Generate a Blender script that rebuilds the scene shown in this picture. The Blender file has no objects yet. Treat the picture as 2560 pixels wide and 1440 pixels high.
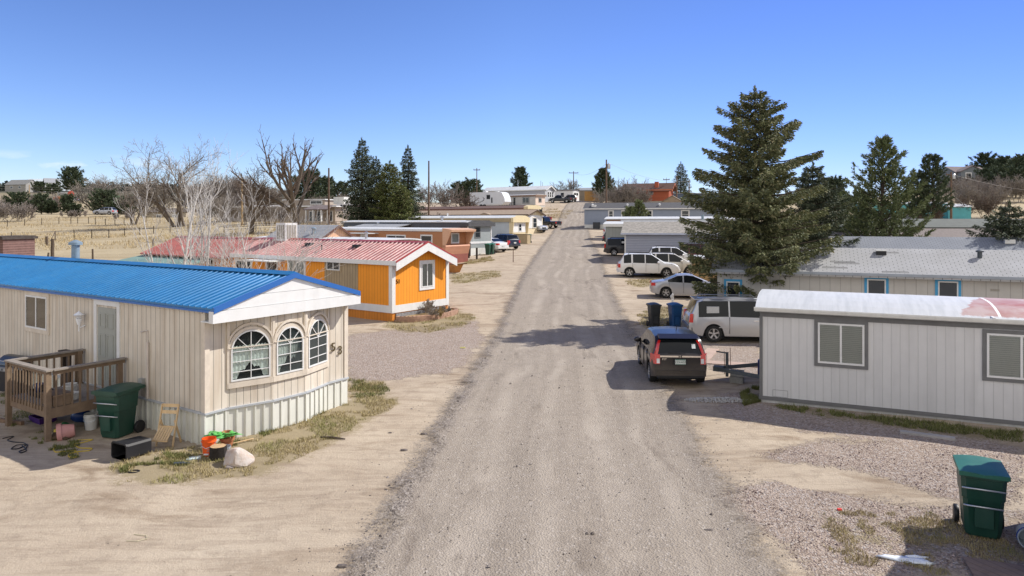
import bpy, bmesh, math, random
from mathutils import Vector, Matrix, noise
R = math.radians
sc = bpy.context.scene
COL = sc.collection
# ------------------------------------------------------------------ camera
F, CX, HY, CZ = 1707.0, 1280.0, 553.0, 5.0        # focal length / centre / eye level (pixels of the 2560 frame), eye height (m)
cam = bpy.data.cameras.new("camera")
cam.sensor_width = 36.0
cam.lens = 24.0
cam.shift_y = -(720.0 - HY) / 2560.0
cam.clip_start, cam.clip_end = 0.1, 9000.0
cam_o = bpy.data.objects.new("camera", cam)
cam_o.location = (0, 0, CZ)
cam_o.rotation_euler = (R(90), 0, 0)
COL.objects.link(cam_o)
sc.camera = cam_o
# ------------------------------------------------------------------ exposure, sky, sun
sc.view_settings.view_transform = 'Standard'
sc.view_settings.look = 'None'
sc.view_settings.exposure = 0.70
sc.view_settings.gamma = 1.0
sc.cycles.max_bounces = 6
sc.cycles.diffuse_bounces = 3
sc.cycles.transparent_max_bounces = 10
SUN_EL = R(42.5)
SUN_AZ = (0.94, 0.34)                              # horizontal direction towards the sun
W = bpy.data.worlds.new("World"); sc.world = W; W.use_nodes = True
nt = W.node_tree; nt.nodes.clear()
def wn(t, **k):
    n = nt.nodes.new(t)
    for a, b in k.items(): setattr(n, a, b)
    return n
sky = wn('ShaderNodeTexSky', sky_type='NISHITA', sun_disc=False, sun_elevation=SUN_EL, sun_rotation=math.atan2(*SUN_AZ),
         altitude=1800.0, air_density=1.25, dust_density=0.04, ozone_density=3.2)
geo = wn('ShaderNodeTexCoord')
sep = wn('ShaderNodeSeparateXYZ'); nt.links.new(geo.outputs['Generated'], sep.inputs[0])
mp = wn('ShaderNodeMapping'); mp.inputs['Scale'].default_value = (13, 13, 46)
nt.links.new(geo.outputs['Generated'], mp.inputs[0])
nz = wn('ShaderNodeTexNoise'); nz.inputs['Scale'].default_value = 1.0; nz.inputs['Detail'].default_value = 5
nt.links.new(mp.outputs[0], nz.inputs['Vector'])
def wmath(op, a, b=None, clamp=False):
    n = wn('ShaderNodeMath', operation=op, use_clamp=clamp)
    for i, v in enumerate((a, b)):
        if v is None: continue
        if isinstance(v, (int, float)): n.inputs[i].default_value = v
        else: nt.links.new(v, n.inputs[i])
    return n.outputs[0]
cl = wmath('MULTIPLY', wmath('SUBTRACT', nz.outputs['Fac'], 0.535), 10.0, True)
zz, xx = sep.outputs['Z'], sep.outputs['X']
band = wmath('MULTIPLY', wmath('MULTIPLY', wmath('SUBTRACT', zz, 0.012), 40.0, True), wmath('MULTIPLY', wmath('SUBTRACT', 0.085, zz), 40.0, True))
side = wmath('MULTIPLY', wmath('SUBTRACT', -0.36, xx), 7.0, True)      # small clouds low in the west only
fac = wmath('MULTIPLY', wmath('MULTIPLY', cl, band), wmath('MULTIPLY', side, 0.85))
mix = wn('ShaderNodeMix', data_type='RGBA'); mix.inputs[7].default_value = (7.6, 8.0, 8.6, 1)
hs = wn('ShaderNodeMix', data_type='RGBA', blend_type='MULTIPLY'); hs.inputs[0].default_value = 1.0; hs.inputs[7].default_value = (0.80, 0.85, 1.17, 1)
nt.links.new(sky.outputs[0], hs.inputs[6])
gm = wn('ShaderNodeGamma'); gm.inputs[1].default_value = 1.25; nt.links.new(hs.outputs[2], gm.inputs[0])
h2 = wn('ShaderNodeMix', data_type='RGBA', blend_type='MULTIPLY'); h2.inputs[0].default_value = 1.0; h2.inputs[7].default_value = (0.82, 0.765, 0.665, 1); nt.links.new(gm.outputs[0], h2.inputs[6])
h3 = wn('ShaderNodeMix', data_type='RGBA', blend_type='MULTIPLY', clamp_factor=True); h3.inputs[7].default_value = (0.60, 0.635, 0.80, 1)   # tone down the pale sunward side
nt.links.new(wmath('MULTIPLY', xx, 1.7, True), h3.inputs[0]); nt.links.new(h2.outputs[2], h3.inputs[6])
# broken bright cloud banks, added unseen behind the viewpoint to fill shaded walls (the open half of the sky in front stays clear)
mp2 = wn('ShaderNodeMapping'); mp2.inputs['Scale'].default_value = (2.2, 2.2, 3.5); nt.links.new(geo.outputs['Generated'], mp2.inputs[0])
nz2 = wn('ShaderNodeTexNoise'); nz2.inputs['Scale'].default_value = 1.3; nz2.inputs['Detail'].default_value = 6; nt.links.new(mp2.outputs[0], nz2.inputs['Vector'])
over = wmath('MULTIPLY', wmath('SUBTRACT', wmath('SUBTRACT', wmath('MULTIPLY', sep.outputs['Y'], -1.2), wmath('MULTIPLY', zz, 0.2)), 0.02), 2.2, True)
cov = wmath('MULTIPLY', over, wmath('MULTIPLY', wmath('SUBTRACT', nz2.outputs['Fac'], 0.28), 5.0, True))
mixc = wn('ShaderNodeMix', data_type='RGBA'); mixc.inputs[7].default_value = (8.9, 8.6, 8.2, 1)
nt.links.new(cov, mixc.inputs[0]); nt.links.new(h3.outputs[2], mixc.inputs[6])
nt.links.new(fac, mix.inputs[0]); nt.links.new(mixc.outputs[2], mix.inputs[6])
bg = wn('ShaderNodeBackground'); bg.inputs['Strength'].default_value = 0.085
nt.links.new(mix.outputs[2], bg.inputs['Color'])
wo = wn('ShaderNodeOutputWorld'); nt.links.new(bg.outputs[0], wo.inputs[0])
sun = bpy.data.lights.new("sun", 'SUN'); sun.energy = 3.9; sun.angle = R(0.5); sun.color = (1.0, 0.955, 0.88)
sun_o = bpy.data.objects.new("sun", sun)
_k = math.hypot(*SUN_AZ)
SD = Vector((SUN_AZ[0] / _k * math.cos(SUN_EL), SUN_AZ[1] / _k * math.cos(SUN_EL), math.sin(SUN_EL)))
sun_o.rotation_euler = (-SD).to_track_quat('-Z', 'Y').to_euler()
sun_o.location = (40, 10, 60)
COL.objects.link(sun_o)
# ------------------------------------------------------------------ object helpers
def tag(o, label=None, cat=None, group=None, kind=None):
    if label: o["label"] = label
    if cat: o["category"] = cat
    if group: o["group"] = group
    if kind: o["kind"] = kind
    return o
def thing(name, label, cat, loc=(0, 0, 0), rz=0.0, group=None):
    o = bpy.data.objects.new(name, None); COL.objects.link(o)
    o.empty_display_size = 0.3
    o.location = loc; o.rotation_euler = (0, 0, R(rz))
    return tag(o, label, cat, group)
def copy_tree(o, parent=None):
    c = o.copy(); COL.objects.link(c); c.parent = parent
    for ch in list(o.children): copy_tree(ch, c)
    return c
class MB:
    """collects shapes and links them as one mesh object"""
    def __init__(s): s.v = []; s.f = []; s.mi = []; s.M = Matrix(); s.m = 0
    def add(s, vs, fs):
        b = len(s.v); M = s.M
        s.v += [tuple(M @ Vector(p)) for p in vs]
        for f in fs: s.f.append([b + i for i in f]); s.mi.append(s.m)
    def box(s, x0, y0, z0, x1, y1, z1):
        s.add([(x0, y0, z0), (x1, y0, z0), (x1, y1, z0), (x0, y1, z0), (x0, y0, z1), (x1, y0, z1), (x1, y1, z1), (x0, y1, z1)],
              [(3, 2, 1, 0), (4, 5, 6, 7), (0, 1, 5, 4), (1, 2, 6, 5), (2, 3, 7, 6), (3, 0, 4, 7)])
        return s
    def obox(s, c, size, rx=0, ry=0, rz=0):
        M = s.M
        s.M = M @ Matrix.Translation(c) @ Matrix.Rotation(R(rz), 4, 'Z') @ Matrix.Rotation(R(ry), 4, 'Y') @ Matrix.Rotation(R(rx), 4, 'X')
        a, b, d = (q / 2 for q in size); s.box(-a, -b, -d, a, b, d); s.M = M
        return s
    def poly(s, pts): s.add(pts, [list(range(len(pts)))]); return s
    def prism(s, pts, vec):
        n = len(pts); w = Vector(vec)
        s.add(list(pts) + [tuple(Vector(p) + w) for p in pts],
              [list(range(n))[::-1], [n + i for i in range(n)]] + [(i, (i + 1) % n, n + (i + 1) % n, n + i) for i in range(n)])
        return s
    def loft(s, rings, caps=True, close=True):
        n = len(rings[0]); vs = [p for r in rings for p in r]; fs = []
        for k in range(len(rings) - 1):
            for i in range(n if close else n - 1):
                j = (i + 1) % n
                fs.append((k * n + i, k * n + j, (k + 1) * n + j, (k + 1) * n + i))
        if caps: fs += [list(range(n))[::-1], [(len(rings) - 1) * n + i for i in range(n)]]
        s.add(vs, fs); return s
    def lathe(s, prof, n=16, c=(0, 0, 0), axis='z', caps=True):
        def pt(r, z, a):
            x, y = r * math.cos(a), r * math.sin(a)
            p = (x, y, z) if axis == 'z' else ((z, x, y) if axis == 'x' else (y, z, x))
            return (p[0] + c[0], p[1] + c[1], p[2] + c[2])
        return s.loft([[pt(r, z, 2 * math.pi * i / n) for i in range(n)] for r, z in prof], caps)
    def tube(s, pts, r, n=6, caps=True):
        pts = [Vector(p) for p in pts]
        rs = r if isinstance(r, (list, tuple)) else [r] * len(pts)
        rings = []
        for i, p in enumerate(pts):
            d = (pts[min(i + 1, len(pts) - 1)] - pts[max(i - 1, 0)])
            if d.length < 1e-9: d = Vector((0, 0, 1))
            d.normalize()
            u = d.orthogonal() if i == 0 else (u - d * u.dot(d))
            if u.length < 1e-6: u = d.orthogonal()
            u.normalize(); w = d.cross(u)
            rings.append([tuple(p + (u * math.cos(2 * math.pi * k / n) + w * math.sin(2 * math.pi * k / n)) * rs[i]) for k in range(n)])
        return s.loft(rings, caps)
    def blob(s, c, rx, ry, rz, rnd, jit=0.15, nu=10, nv=7):
        vs = []; fs = []
        off = rnd.random() * 50
        for j in range(nv + 1):
            t = math.pi * j / nv
            for i in range(nu):
                a = 2 * math.pi * i / nu
                d = Vector((math.sin(t) * math.cos(a), math.sin(t) * math.sin(a), math.cos(t)))
                k = 1 + jit * 2 * noise.noise(d * 1.7 + Vector((off, off, 0)))
                vs.append((c[0] + d.x * rx * k, c[1] + d.y * ry * k, c[2] + d.z * rz * k))
        for j in range(nv):
            for i in range(nu):
                fs.append((j * nu + i, (j + 1) * nu + i, (j + 1) * nu + (i + 1) % nu, j * nu + (i + 1) % nu))
        s.add(vs, fs); return s
    def build(s, name, mats, parent=None, smooth=None):
        me = bpy.data.meshes.new(name)
        me.from_pydata(s.v, [], s.f)
        for m in (mats if isinstance(mats, (list, tuple)) else [mats]): me.materials.append(m)
        if any(s.mi): me.polygons.foreach_set("material_index", s.mi)
        if smooth is not None:
            me.polygons.foreach_set("use_smooth", [True] * len(me.polygons))
            if smooth < 170: me.set_sharp_from_angle(angle=R(smooth))
        me.update()
        o = bpy.data.objects.new(name, me); COL.objects.link(o)
        if parent is not None: o.parent = parent
        return o
# ------------------------------------------------------------------ material helpers
class NT:
    def __init__(s, name):
        s.mat = bpy.data.materials.new(name); s.mat.use_nodes = True
        s.t = s.mat.node_tree; s.t.nodes.clear()
        s.out = s.n('ShaderNodeOutputMaterial'); s.p = s.n('ShaderNodeBsdfPrincipled')
        s.t.links.new(s.p.outputs[0], s.out.inputs[0])
    def n(s, t, **k):
        q = s.t.nodes.new(t)
        for a, b in k.items(): setattr(q, a, b)
        return q
    def set(s, sock, v):
        if isinstance(v, bpy.types.NodeSocket): s.t.links.new(v, sock)
        elif isinstance(v, (tuple, list)): sock.default_value = tuple(v) if len(v) == 4 or sock.type != 'RGBA' else tuple(v) + (1,)
        else: sock.default_value = v
    def math(s, op, a, b=None, c=None, clamp=False):
        q = s.n('ShaderNodeMath', operation=op, use_clamp=clamp)
        for i, v in enumerate((a, b, c)):
            if v is not None: s.set(q.inputs[i], v)
        return q.outputs[0]
    def coord(s, kind='Object'): return s.n('ShaderNodeTexCoord').outputs[kind]
    def pos(s): return s.n('ShaderNodeNewGeometry').outputs['Position']
    def scale(s, v, sc3):
        q = s.n('ShaderNodeMapping'); q.inputs['Scale'].default_value = sc3; s.set(q.inputs[0], v); return q.outputs[0]
    def noise(s, v, sca, det=4, rough=0.6, dist=0.0):
        q = s.n('ShaderNodeTexNoise'); s.set(q.inputs['Vector'], v); q.inputs['Scale'].default_value = sca
        q.inputs['Detail'].default_value = det; q.inputs['Roughness'].default_value = rough; q.inputs['Distortion'].default_value = dist
        return q.outputs['Fac']
    def voro(s, v, sca, out='Distance'):
        q = s.n('ShaderNodeTexVoronoi'); s.set(q.inputs['Vector'], v); q.inputs['Scale'].default_value = sca; return q.outputs[out]
    def xyz(s, v):
        q = s.n('ShaderNodeSeparateXYZ'); s.set(q.inputs[0], v); return q.outputs
    def mix(s, f, a, b, mode='MIX'):
        q = s.n('ShaderNodeMix', data_type='RGBA', blend_type=mode, clamp_factor=True); s.set(q.inputs[0], f); s.set(q.inputs[6], a); s.set(q.inputs[7], b); return q.outputs[2]
    def ramp(s, f, lo, hi):
        q = s.n('ShaderNodeMapRange', clamp=True); s.set(q.inputs[0], f); q.inputs[1].default_value = lo; q.inputs[2].default_value = hi; return q.outputs[0]
    def island(s): return s.n('ShaderNodeNewGeometry').outputs['Random Per Island']
    def bump(s, h, st=0.3, dist=0.02):
        q = s.n('ShaderNodeBump'); q.inputs['Strength'].default_value = st; q.inputs['Distance'].default_value = dist; s.set(q.inputs['Height'], h)
        s.t.links.new(q.outputs[0], s.p.inputs['Normal'])
    def fin(s, col, rough=0.7, metal=0.0, spec=0.3):
        s.set(s.p.inputs['Base Color'], col); s.set(s.p.inputs['Roughness'], rough); s.set(s.p.inputs['Metallic'], metal)
        s.p.inputs['Specular IOR Level'].default_value = spec
        return s.mat
def c3(c, k): return tuple(min(1.0, q * k) for q in c)
_mats = {}
def mat(name, col, rough=0.7, var=0.12, sca=2.0, metal=0.0, spec=0.3, pat=None, streak=0.0, bump=0.0, dirt=None, coat=0.0):
    """plain surface with wear; pat=('v'|'h'|'rib', spacing, line width, line darkness)"""
    if name in _mats: return _mats[name]
    N = NT(name); v = N.coord()
    f = N.noise(v, sca, 5, 0.65)
    c = N.mix(N.ramp(f, 0.3, 0.7), c3(col, 1 - var), c3(col, 1 + var))
    if streak:
        f2 = N.noise(N.scale(v, (3.5, 3.5, 0.35)), 1.3, 4)
        c = N.mix(N.math('MULTIPLY', N.ramp(f2, 0.45, 0.75), streak), c, dirt or c3(col, 0.55))
    hgt = None
    if pat:
        X = N.xyz(v); s_ = pat[1]
        q = X[2] if pat[0] == 'h' else (X[0] if pat[0] == 'x' else N.math('ADD', X[0], X[1]))
        q = N.math('ADD', q, 400.0)
        fr = N.math('MODULO', N.math('DIVIDE', q, s_), 1.0)
        d = N.math('MULTIPLY', N.math('SUBTRACT', 0.5, N.math('ABSOLUTE', N.math('SUBTRACT', fr, 0.5))), s_)
        ln = N.ramp(d, pat[2] * 0.4, pat[2])
        cell = N.math('FLOOR', N.math('DIVIDE', q, s_))
        wn_ = N.n('ShaderNodeTexWhiteNoise', noise_dimensions='1D'); N.set(wn_.inputs['W'], cell)
        c = N.mix(N.math('MULTIPLY', wn_.outputs['Value'], 0.2), c, c3(col, 0.72))
        c = N.mix(ln, c3(col, pat[3]), c)
        hgt = None if pat[0] == 'x' else (ln if pat[0] != 'h' else fr)
    if bump or hgt is not None:
        h2 = N.math('MULTIPLY', N.noise(v, 40, 3), bump * 0.3)
        N.bump(N.math('ADD', hgt, h2) if hgt is not None else h2, 0.5, 0.012)
    N.fin(c, rough, metal, spec)
    if coat: N.p.inputs['Coat Weight'].default_value = coat; N.p.inputs['Coat Roughness'].default_value = 0.04
    _mats[name] = N.mat
    return N.mat
def glass(name, col=(0.02, 0.025, 0.03), rough=0.04, alpha=1.0):
    if name in _mats: return _mats[name]
    N = NT(name); N.fin(col, rough, 0.0, 0.6)
    if alpha < 1:
        tr = N.n('ShaderNodeBsdfTransparent'); tr.inputs[0].default_value = (0.89, 0.92, 0.91, 1)
        fr = N.n('ShaderNodeFresnel'); fr.inputs[0].default_value = 1.6
        mx = N.n('ShaderNodeMixShader'); N.set(mx.inputs[0], N.math('ADD', N.math('MULTIPLY', fr.outputs[0], 1.3), alpha, clamp=True))
        N.t.links.new(tr.outputs[0], mx.inputs[1]); N.t.links.new(N.p.outputs[0], mx.inputs[2]); N.t.links.new(mx.outputs[0], N.out.inputs[0])
    _mats[name] = N.mat
    return N.mat
# ------------------------------------------------------------------ terrain
_YS = [0, 30, 45, 60, 75, 90, 105, 115, 130, 145, 158, 172, 190, 230, 320, 600, 1000, 1500, 2200, 3200]
_RS = [-1.1, -0.75, -0.55, -0.38, -0.15, 0.05, 0.12, 0.25, 0.45, 0.75, 1.1]
_T = {
 -1.1:  [0, 0, .2, .6, 1.2, 2.1, 2.7, 3.2, 4.0, 5.4, 6.4, 6.8, 7.6, 10, 16, 30, 46, 74, 90, 60],
 -.75:  [0, 0, .2, .7, 1.3, 2.2, 2.7, 3.2, 4.1, 5.4, 6.5, 6.8, 7.8, 11, 17, 31, 47, 80, 95, 60],
 -.55:  [0, 0, .2, .7, 1.4, 2.3, 2.8, 3.4, 4.2, 5.5, 6.4, 6.7, 7.6, 10, 15, 29, 46, 82, 98, 60],
 -.38:  [0, 0, .3, .9, 1.6, 2.9, 4.0, 4.4, 5.0, 5.8, 6.3, 6.9, 7.6, 9, 13, 26, 40, 66, 80, 50],
 -.15:  [0, 0, .4, 1.1, 1.8, 2.4, 3.1, 3.7, 5.0, 6.6, 8.0, 9.4, 10, 11, 14, 20, 22, 22, 22, 20],
 .05:   [0, 0, .5, 1.2, 1.85, 2.3, 3.05, 3.8, 5.3, 7.1, 8.6, 10, 10.5, 10.5, 10, 8, 8, 8, 8, 8],
 .12:   [0, 0, .5, 1.2, 1.85, 2.4, 3.3, 4.1, 5.5, 7.3, 8.8, 10, 10.5, 10.7, 10, 8, 8, 8, 8, 8],
 .25:   [0, 0, .4, 1.1, 1.8, 2.6, 3.5, 4.3, 5.8, 7.6, 8.9, 10, 10.6, 11, 11, 10, 8, 8, 8, 8],
 .45:   [0, 0, .3, .9, 1.6, 2.6, 3.5, 4.1, 5.2, 6.6, 7.8, 8.8, 10, 12, 15, 14, 12, 10, 8, 8],
 .75:   [0, 0, .3, .8, 1.5, 2.5, 3.7, 4.6, 5.8, 7.4, 8.8, 10.3, 12.4, 16.5, 23, 24, 22, 20, 20, 20],
 1.1:   [0, 0, .3, .8, 1.5, 2.5, 3.7, 4.6, 5.8, 7.4, 9, 10.6, 13, 18, 26, 28, 26, 24, 22, 20]}
def _ip(xs, ys, x):
    if x <= xs[0]: return ys[0]
    for i in range(1, len(xs)):
        if x <= xs[i]:
            t = (x - xs[i - 1]) / (xs[i] - xs[i - 1]); return ys[i - 1] + (ys[i] - ys[i - 1]) * t
    return ys[-1]
def G(x, y):
    r = x / max(y, 14.0)
    r = max(-1.1, min(1.1, r))
    for i in range(1, len(_RS)):
        if r <= _RS[i]: break
    a, b = _RS[i - 1], _RS[i]; t = (r - a) / (b - a); t = t * t * (3 - 2 * t)
    z = _ip(_YS, _T[a], y) * (1 - t) + _ip(_YS, _T[b], y) * t
    z += 0.035 * noise.noise(Vector((x * 0.5, y * 0.5, 0))) + 0.012 * noise.noise(Vector((x * 2.2, y * 2.2, 3)))
    if y > 180: z += min(6.0, (y - 180) * 0.006) * noise.noise(Vector((x * 0.012, y * 0.012, 7)))
    return z
def at(px, py, d): return Vector(((px - CX) / F * d, d, CZ - (py - HY) / F * d))
def gp(px, py, y0=4.0):
    """ground point seen at a photo pixel"""
    y = y0; st = 0.25
    while y < 3000:
        p = at(px, py, y)
        if G(p.x, p.y) >= p.z:
            lo, hi = y - st, y
            for _ in range(14):
                m = (lo + hi) / 2; p = at(px, py, m)
                if G(p.x, p.y) >= p.z: hi = m
                else: lo = m
            p = at(px, py, hi); return Vector((p.x, p.y, G(p.x, p.y)))
        st = max(0.2, y * 0.01); y += st
    return at(px, py, 3000)
def gd(px, d):
    x = (px - CX) / F * d; return Vector((x, d, G(x, d)))
def inpoly(x, y, P):
    c = False; n = len(P)
    for i in range(n):
        a, b = P[i], P[i - 1]
        if (a[1] > y) != (b[1] > y) and x < (b[0] - a[0]) * (y - a[1]) / (b[1] - a[1]) + a[0]: c = not c
    return c
def edge_d(x, y, P):
    m = 1e9
    for i in range(len(P)):
        a, b = P[i - 1], P[i]; dx, dy = b[0] - a[0], b[1] - a[1]; q = dx * dx + dy * dy or 1e-9
        t = max(0, min(1, ((x - a[0]) * dx + (y - a[1]) * dy) / q)); m = min(m, math.hypot(a[0] + dx * t - x, a[1] + dy * t - y))
    return m
def soft(x, y, P, w):
    d = edge_d(x, y, P); d = d if inpoly(x, y, P) else -d
    return max(0.0, min(1.0, 0.5 + d / (2 * w)))
# ------------------------------------------------------------------ ground sheet
def wp(pts): return [tuple(gp(*p)[:2]) for p in pts]
PINK = [wp([(860, 838), (1000, 822), (1190, 800), (1215, 850), (1150, 925), (1000, 950), (868, 955)]),
        wp([(1760, 1240), (1900, 1205), (2100, 1235), (2300, 1265), (2559, 1275), (2559, 1439), (2030, 1439), (1900, 1330)]),
        wp([(1880, 1135), (2080, 1100), (2559, 1125), (2559, 1262), (2330, 1238), (2180, 1185), (2000, 1160)]),
        wp([(1730, 862), (1905, 850), (1915, 935), (1800, 930), (1720, 905)]),
        wp([(1800, 980), (1905, 985), (2500, 1100), (2500, 1150), (2100, 1090), (1790, 1040)])]
THATCH = [wp([(265, 1165), (300, 1205), (440, 1212), (640, 1195), (860, 1092), (1000, 1010), (960, 955), (870, 945), (862, 1005), (515, 1118), (420, 1120), (350, 1140)]),
          wp([(940, 812), (985, 800), (1140, 770), (1195, 790), (1170, 815), (1060, 835), (985, 828)]),
          wp([(1120, 685), (1250, 676), (1260, 690), (1190, 705), (1128, 712)]),
          wp([(1150, 655), (1225, 640), (1240, 652), (1160, 664)]),
          wp([(1905, 1003), (2040, 1020), (2300, 1050), (2559, 1078), (2559, 1115), (2300, 1085), (2050, 1045), (1930, 1022)]),
          wp([(2030, 1290), (2240, 1255), (2370, 1290), (2559, 1290), (2559, 1439), (2120, 1439), (2050, 1350)]),
          wp([(1590, 790), (1625, 765), (1720, 765), (1715, 815), (1640, 830), (1600, 820)]),
          wp([(1560, 700), (1690, 692), (1690, 712), (1575, 720)]),
          wp([(0, 985), (45, 960), (130, 1060), (120, 1090), (30, 1070), (0, 1040)])]
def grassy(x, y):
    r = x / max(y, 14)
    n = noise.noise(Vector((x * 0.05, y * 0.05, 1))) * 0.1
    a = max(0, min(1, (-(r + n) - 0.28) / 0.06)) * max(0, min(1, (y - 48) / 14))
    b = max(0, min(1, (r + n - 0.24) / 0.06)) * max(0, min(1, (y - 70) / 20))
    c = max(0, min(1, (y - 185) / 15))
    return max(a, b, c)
def grid_axis(lo, hi, d0, k):
    out = [0.0]; q = 0.0
    while q < hi: q += max(d0, k * q); out.append(q)
    neg = []; q = 0.0
    while q > lo: q -= max(d0, k * -q); neg.append(q)
    return neg[::-1] + out
ys = grid_axis(-60, 3200, 0.3, 0.026); xs = grid_axis(-3000, 3000, 0.3, 0.03)
gv = []; gc = []
nx = len(xs)
for y in ys:
    for x in xs:
        gv.append((x, y, G(x, y)))
        pk = th = 0.0
        if 5 < y < 75 and -16 < x < 22:
            pk = max(soft(x, y, P, 0.5) for P in PINK); th = max(soft(x, y, P, 0.45) * k for P, k in zip(THATCH, (1, .9, .75, .75, .8, .5, .85, .75, .6)))
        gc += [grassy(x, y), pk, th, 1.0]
gf = [(j * nx + i, j * nx + i + 1, (j + 1) * nx + i + 1, (j + 1) * nx + i) for j in range(len(ys) - 1) for i in range(nx - 1)]
me = bpy.data.meshes.new("ground"); me.from_pydata(gv, [], gf)
ca = me.color_attributes.new("zone", 'FLOAT_COLOR', 'POINT'); ca.data.foreach_set("color", gc)
me.polygons.foreach_set("use_smooth", [True] * len(gf))
def ground_mat():
    N = NT("ground_dirt"); P = N.pos()
    at_ = N.n('ShaderNodeVertexColor', layer_name="zone"); z = N.n('ShaderNodeSeparateColor'); N.set(z.inputs[0], at_.outputs[0])
    X = N.xyz(P)
    n1 = N.noise(P, 0.35, 6, 0.62); n2 = N.noise(P, 2.2, 6, 0.7); n3 = N.noise(P, 28, 4, 0.75); n4 = N.noise(N.scale(P, (0.5, 2.4, 1)), 0.9, 5, 0.65, 0.4)
    vor = N.voro(P, 30); vc = N.n('ShaderNodeSeparateColor'); N.set(vc.inputs[0], N.voro(P, 26, 'Color'))
    dirt = N.mix(N.ramp(n1, .32, .68), (.465, .378, .278), (.63, .535, .405))
    dirt = N.mix(N.math('MULTIPLY', N.ramp(n4, .54, .74), .8), dirt, (.20, .145, .10))
    dirt = N.mix(N.math('MULTIPLY', N.ramp(n2, .52, .7), .55), dirt, (.215, .172, .13))
    dirt = N.mix(N.math('MULTIPLY', N.ramp(n3, .35, .65), .5), N.mix(0.4, dirt, (.30, .24, .18)), dirt)
    dmp = N.math('MULTIPLY', N.ramp(N.noise(N.scale(P, (.55, 1.3, 1)), .75, 7, .62, .8), .53, .66), N.ramp(N.noise(P, .16, 2), .36, .52))
    dirt = N.mix(N.math('MULTIPLY', dmp, .8), dirt, (.20, .14, .088))
    n5 = N.noise(P, 85, 3, .8); dirt = N.mix(N.math('MULTIPLY', N.ramp(n5, .38, .62), .38), dirt, (.25, .195, .145))
    dirt = N.mix(N.math('MULTIPLY', N.ramp(N.noise(P, 60, 2, .7), .62, .72), .5), dirt, (.55, .48, .39))
    trk = N.noise(N.scale(P, (.35, 3.2, 1)), 1.6, 5, .7, .5); dirt = N.mix(N.math('MULTIPLY', N.ramp(trk, .5, .62), .3), dirt, (.24, .185, .135))
    # scattered dark crumbs
    dirt = N.mix(N.math('MULTIPLY', N.math('LESS_THAN', N.voro(P, 6.5), N.math('MULTIPLY', N.ramp(n2, .5, .7), .16)), .75), dirt, (.12, .095, .075))
    peb = N.mix(vc.outputs[0], (.25, .19, .15), (.60, .50, .42)); peb = N.mix(N.math('GREATER_THAN', vc.outputs[1], .86), peb, (.55, .50, .46))
    peb = N.mix(N.ramp(vor, .0, .55), peb, N.mix(.42, peb, (.13, .095, .08)))
    m = N.ramp(N.math('ADD', z.outputs[1], N.math('ADD', N.math('MULTIPLY', N.math('SUBTRACT', N.noise(P, 1.1, 5, .7), .5), 1.5), N.math('MULTIPLY', N.math('SUBTRACT', N.noise(P, 16, 4, .8), .5), 1.1))), .46, .60)
    col = N.mix(N.math('MULTIPLY', m, .9), dirt, peb)
    th = N.mix(n2, (.20, .165, .085), (.37, .30, .165)); th = N.mix(N.ramp(n3, .3, .7), N.mix(.6, th, (.15, .12, .07)), th)
    m2 = N.ramp(N.math('ADD', z.outputs[2], N.math('ADD', N.math('MULTIPLY', N.math('SUBTRACT', N.noise(P, 1.8, 6, .72), .5), 1.7), N.math('MULTIPLY', N.math('SUBTRACT', N.noise(P, 20, 4, .8), .5), 1.2))), .48, .64)
    col = N.mix(N.math('MULTIPLY', m2, .7), col, th)
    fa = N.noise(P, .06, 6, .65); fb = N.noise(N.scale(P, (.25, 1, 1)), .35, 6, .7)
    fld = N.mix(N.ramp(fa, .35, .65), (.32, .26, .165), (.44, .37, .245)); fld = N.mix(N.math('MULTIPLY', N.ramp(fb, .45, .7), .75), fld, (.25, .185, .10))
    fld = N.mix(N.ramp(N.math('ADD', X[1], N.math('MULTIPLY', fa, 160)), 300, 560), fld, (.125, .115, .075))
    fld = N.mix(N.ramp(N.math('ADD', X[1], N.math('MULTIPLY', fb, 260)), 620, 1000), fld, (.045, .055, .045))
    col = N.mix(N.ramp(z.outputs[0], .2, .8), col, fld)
    h = N.math('ADD', N.math('MULTIPLY', n2, .9), N.math('ADD', N.math('ADD', N.math('MULTIPLY', n3, .45), N.math('MULTIPLY', n5, .2)), N.math('MULTIPLY', N.math('MULTIPLY', vor, m), .8)))
    N.bump(h, .75, .05)
    return N.fin(col, .95, 0, .1)
me.materials.append(ground_mat())
ground = bpy.data.objects.new("ground", me); COL.objects.link(ground)
tag(ground, "dusty beige dirt ground with pink gravel pads and dry grass fields", "ground", kind="structure")
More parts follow.
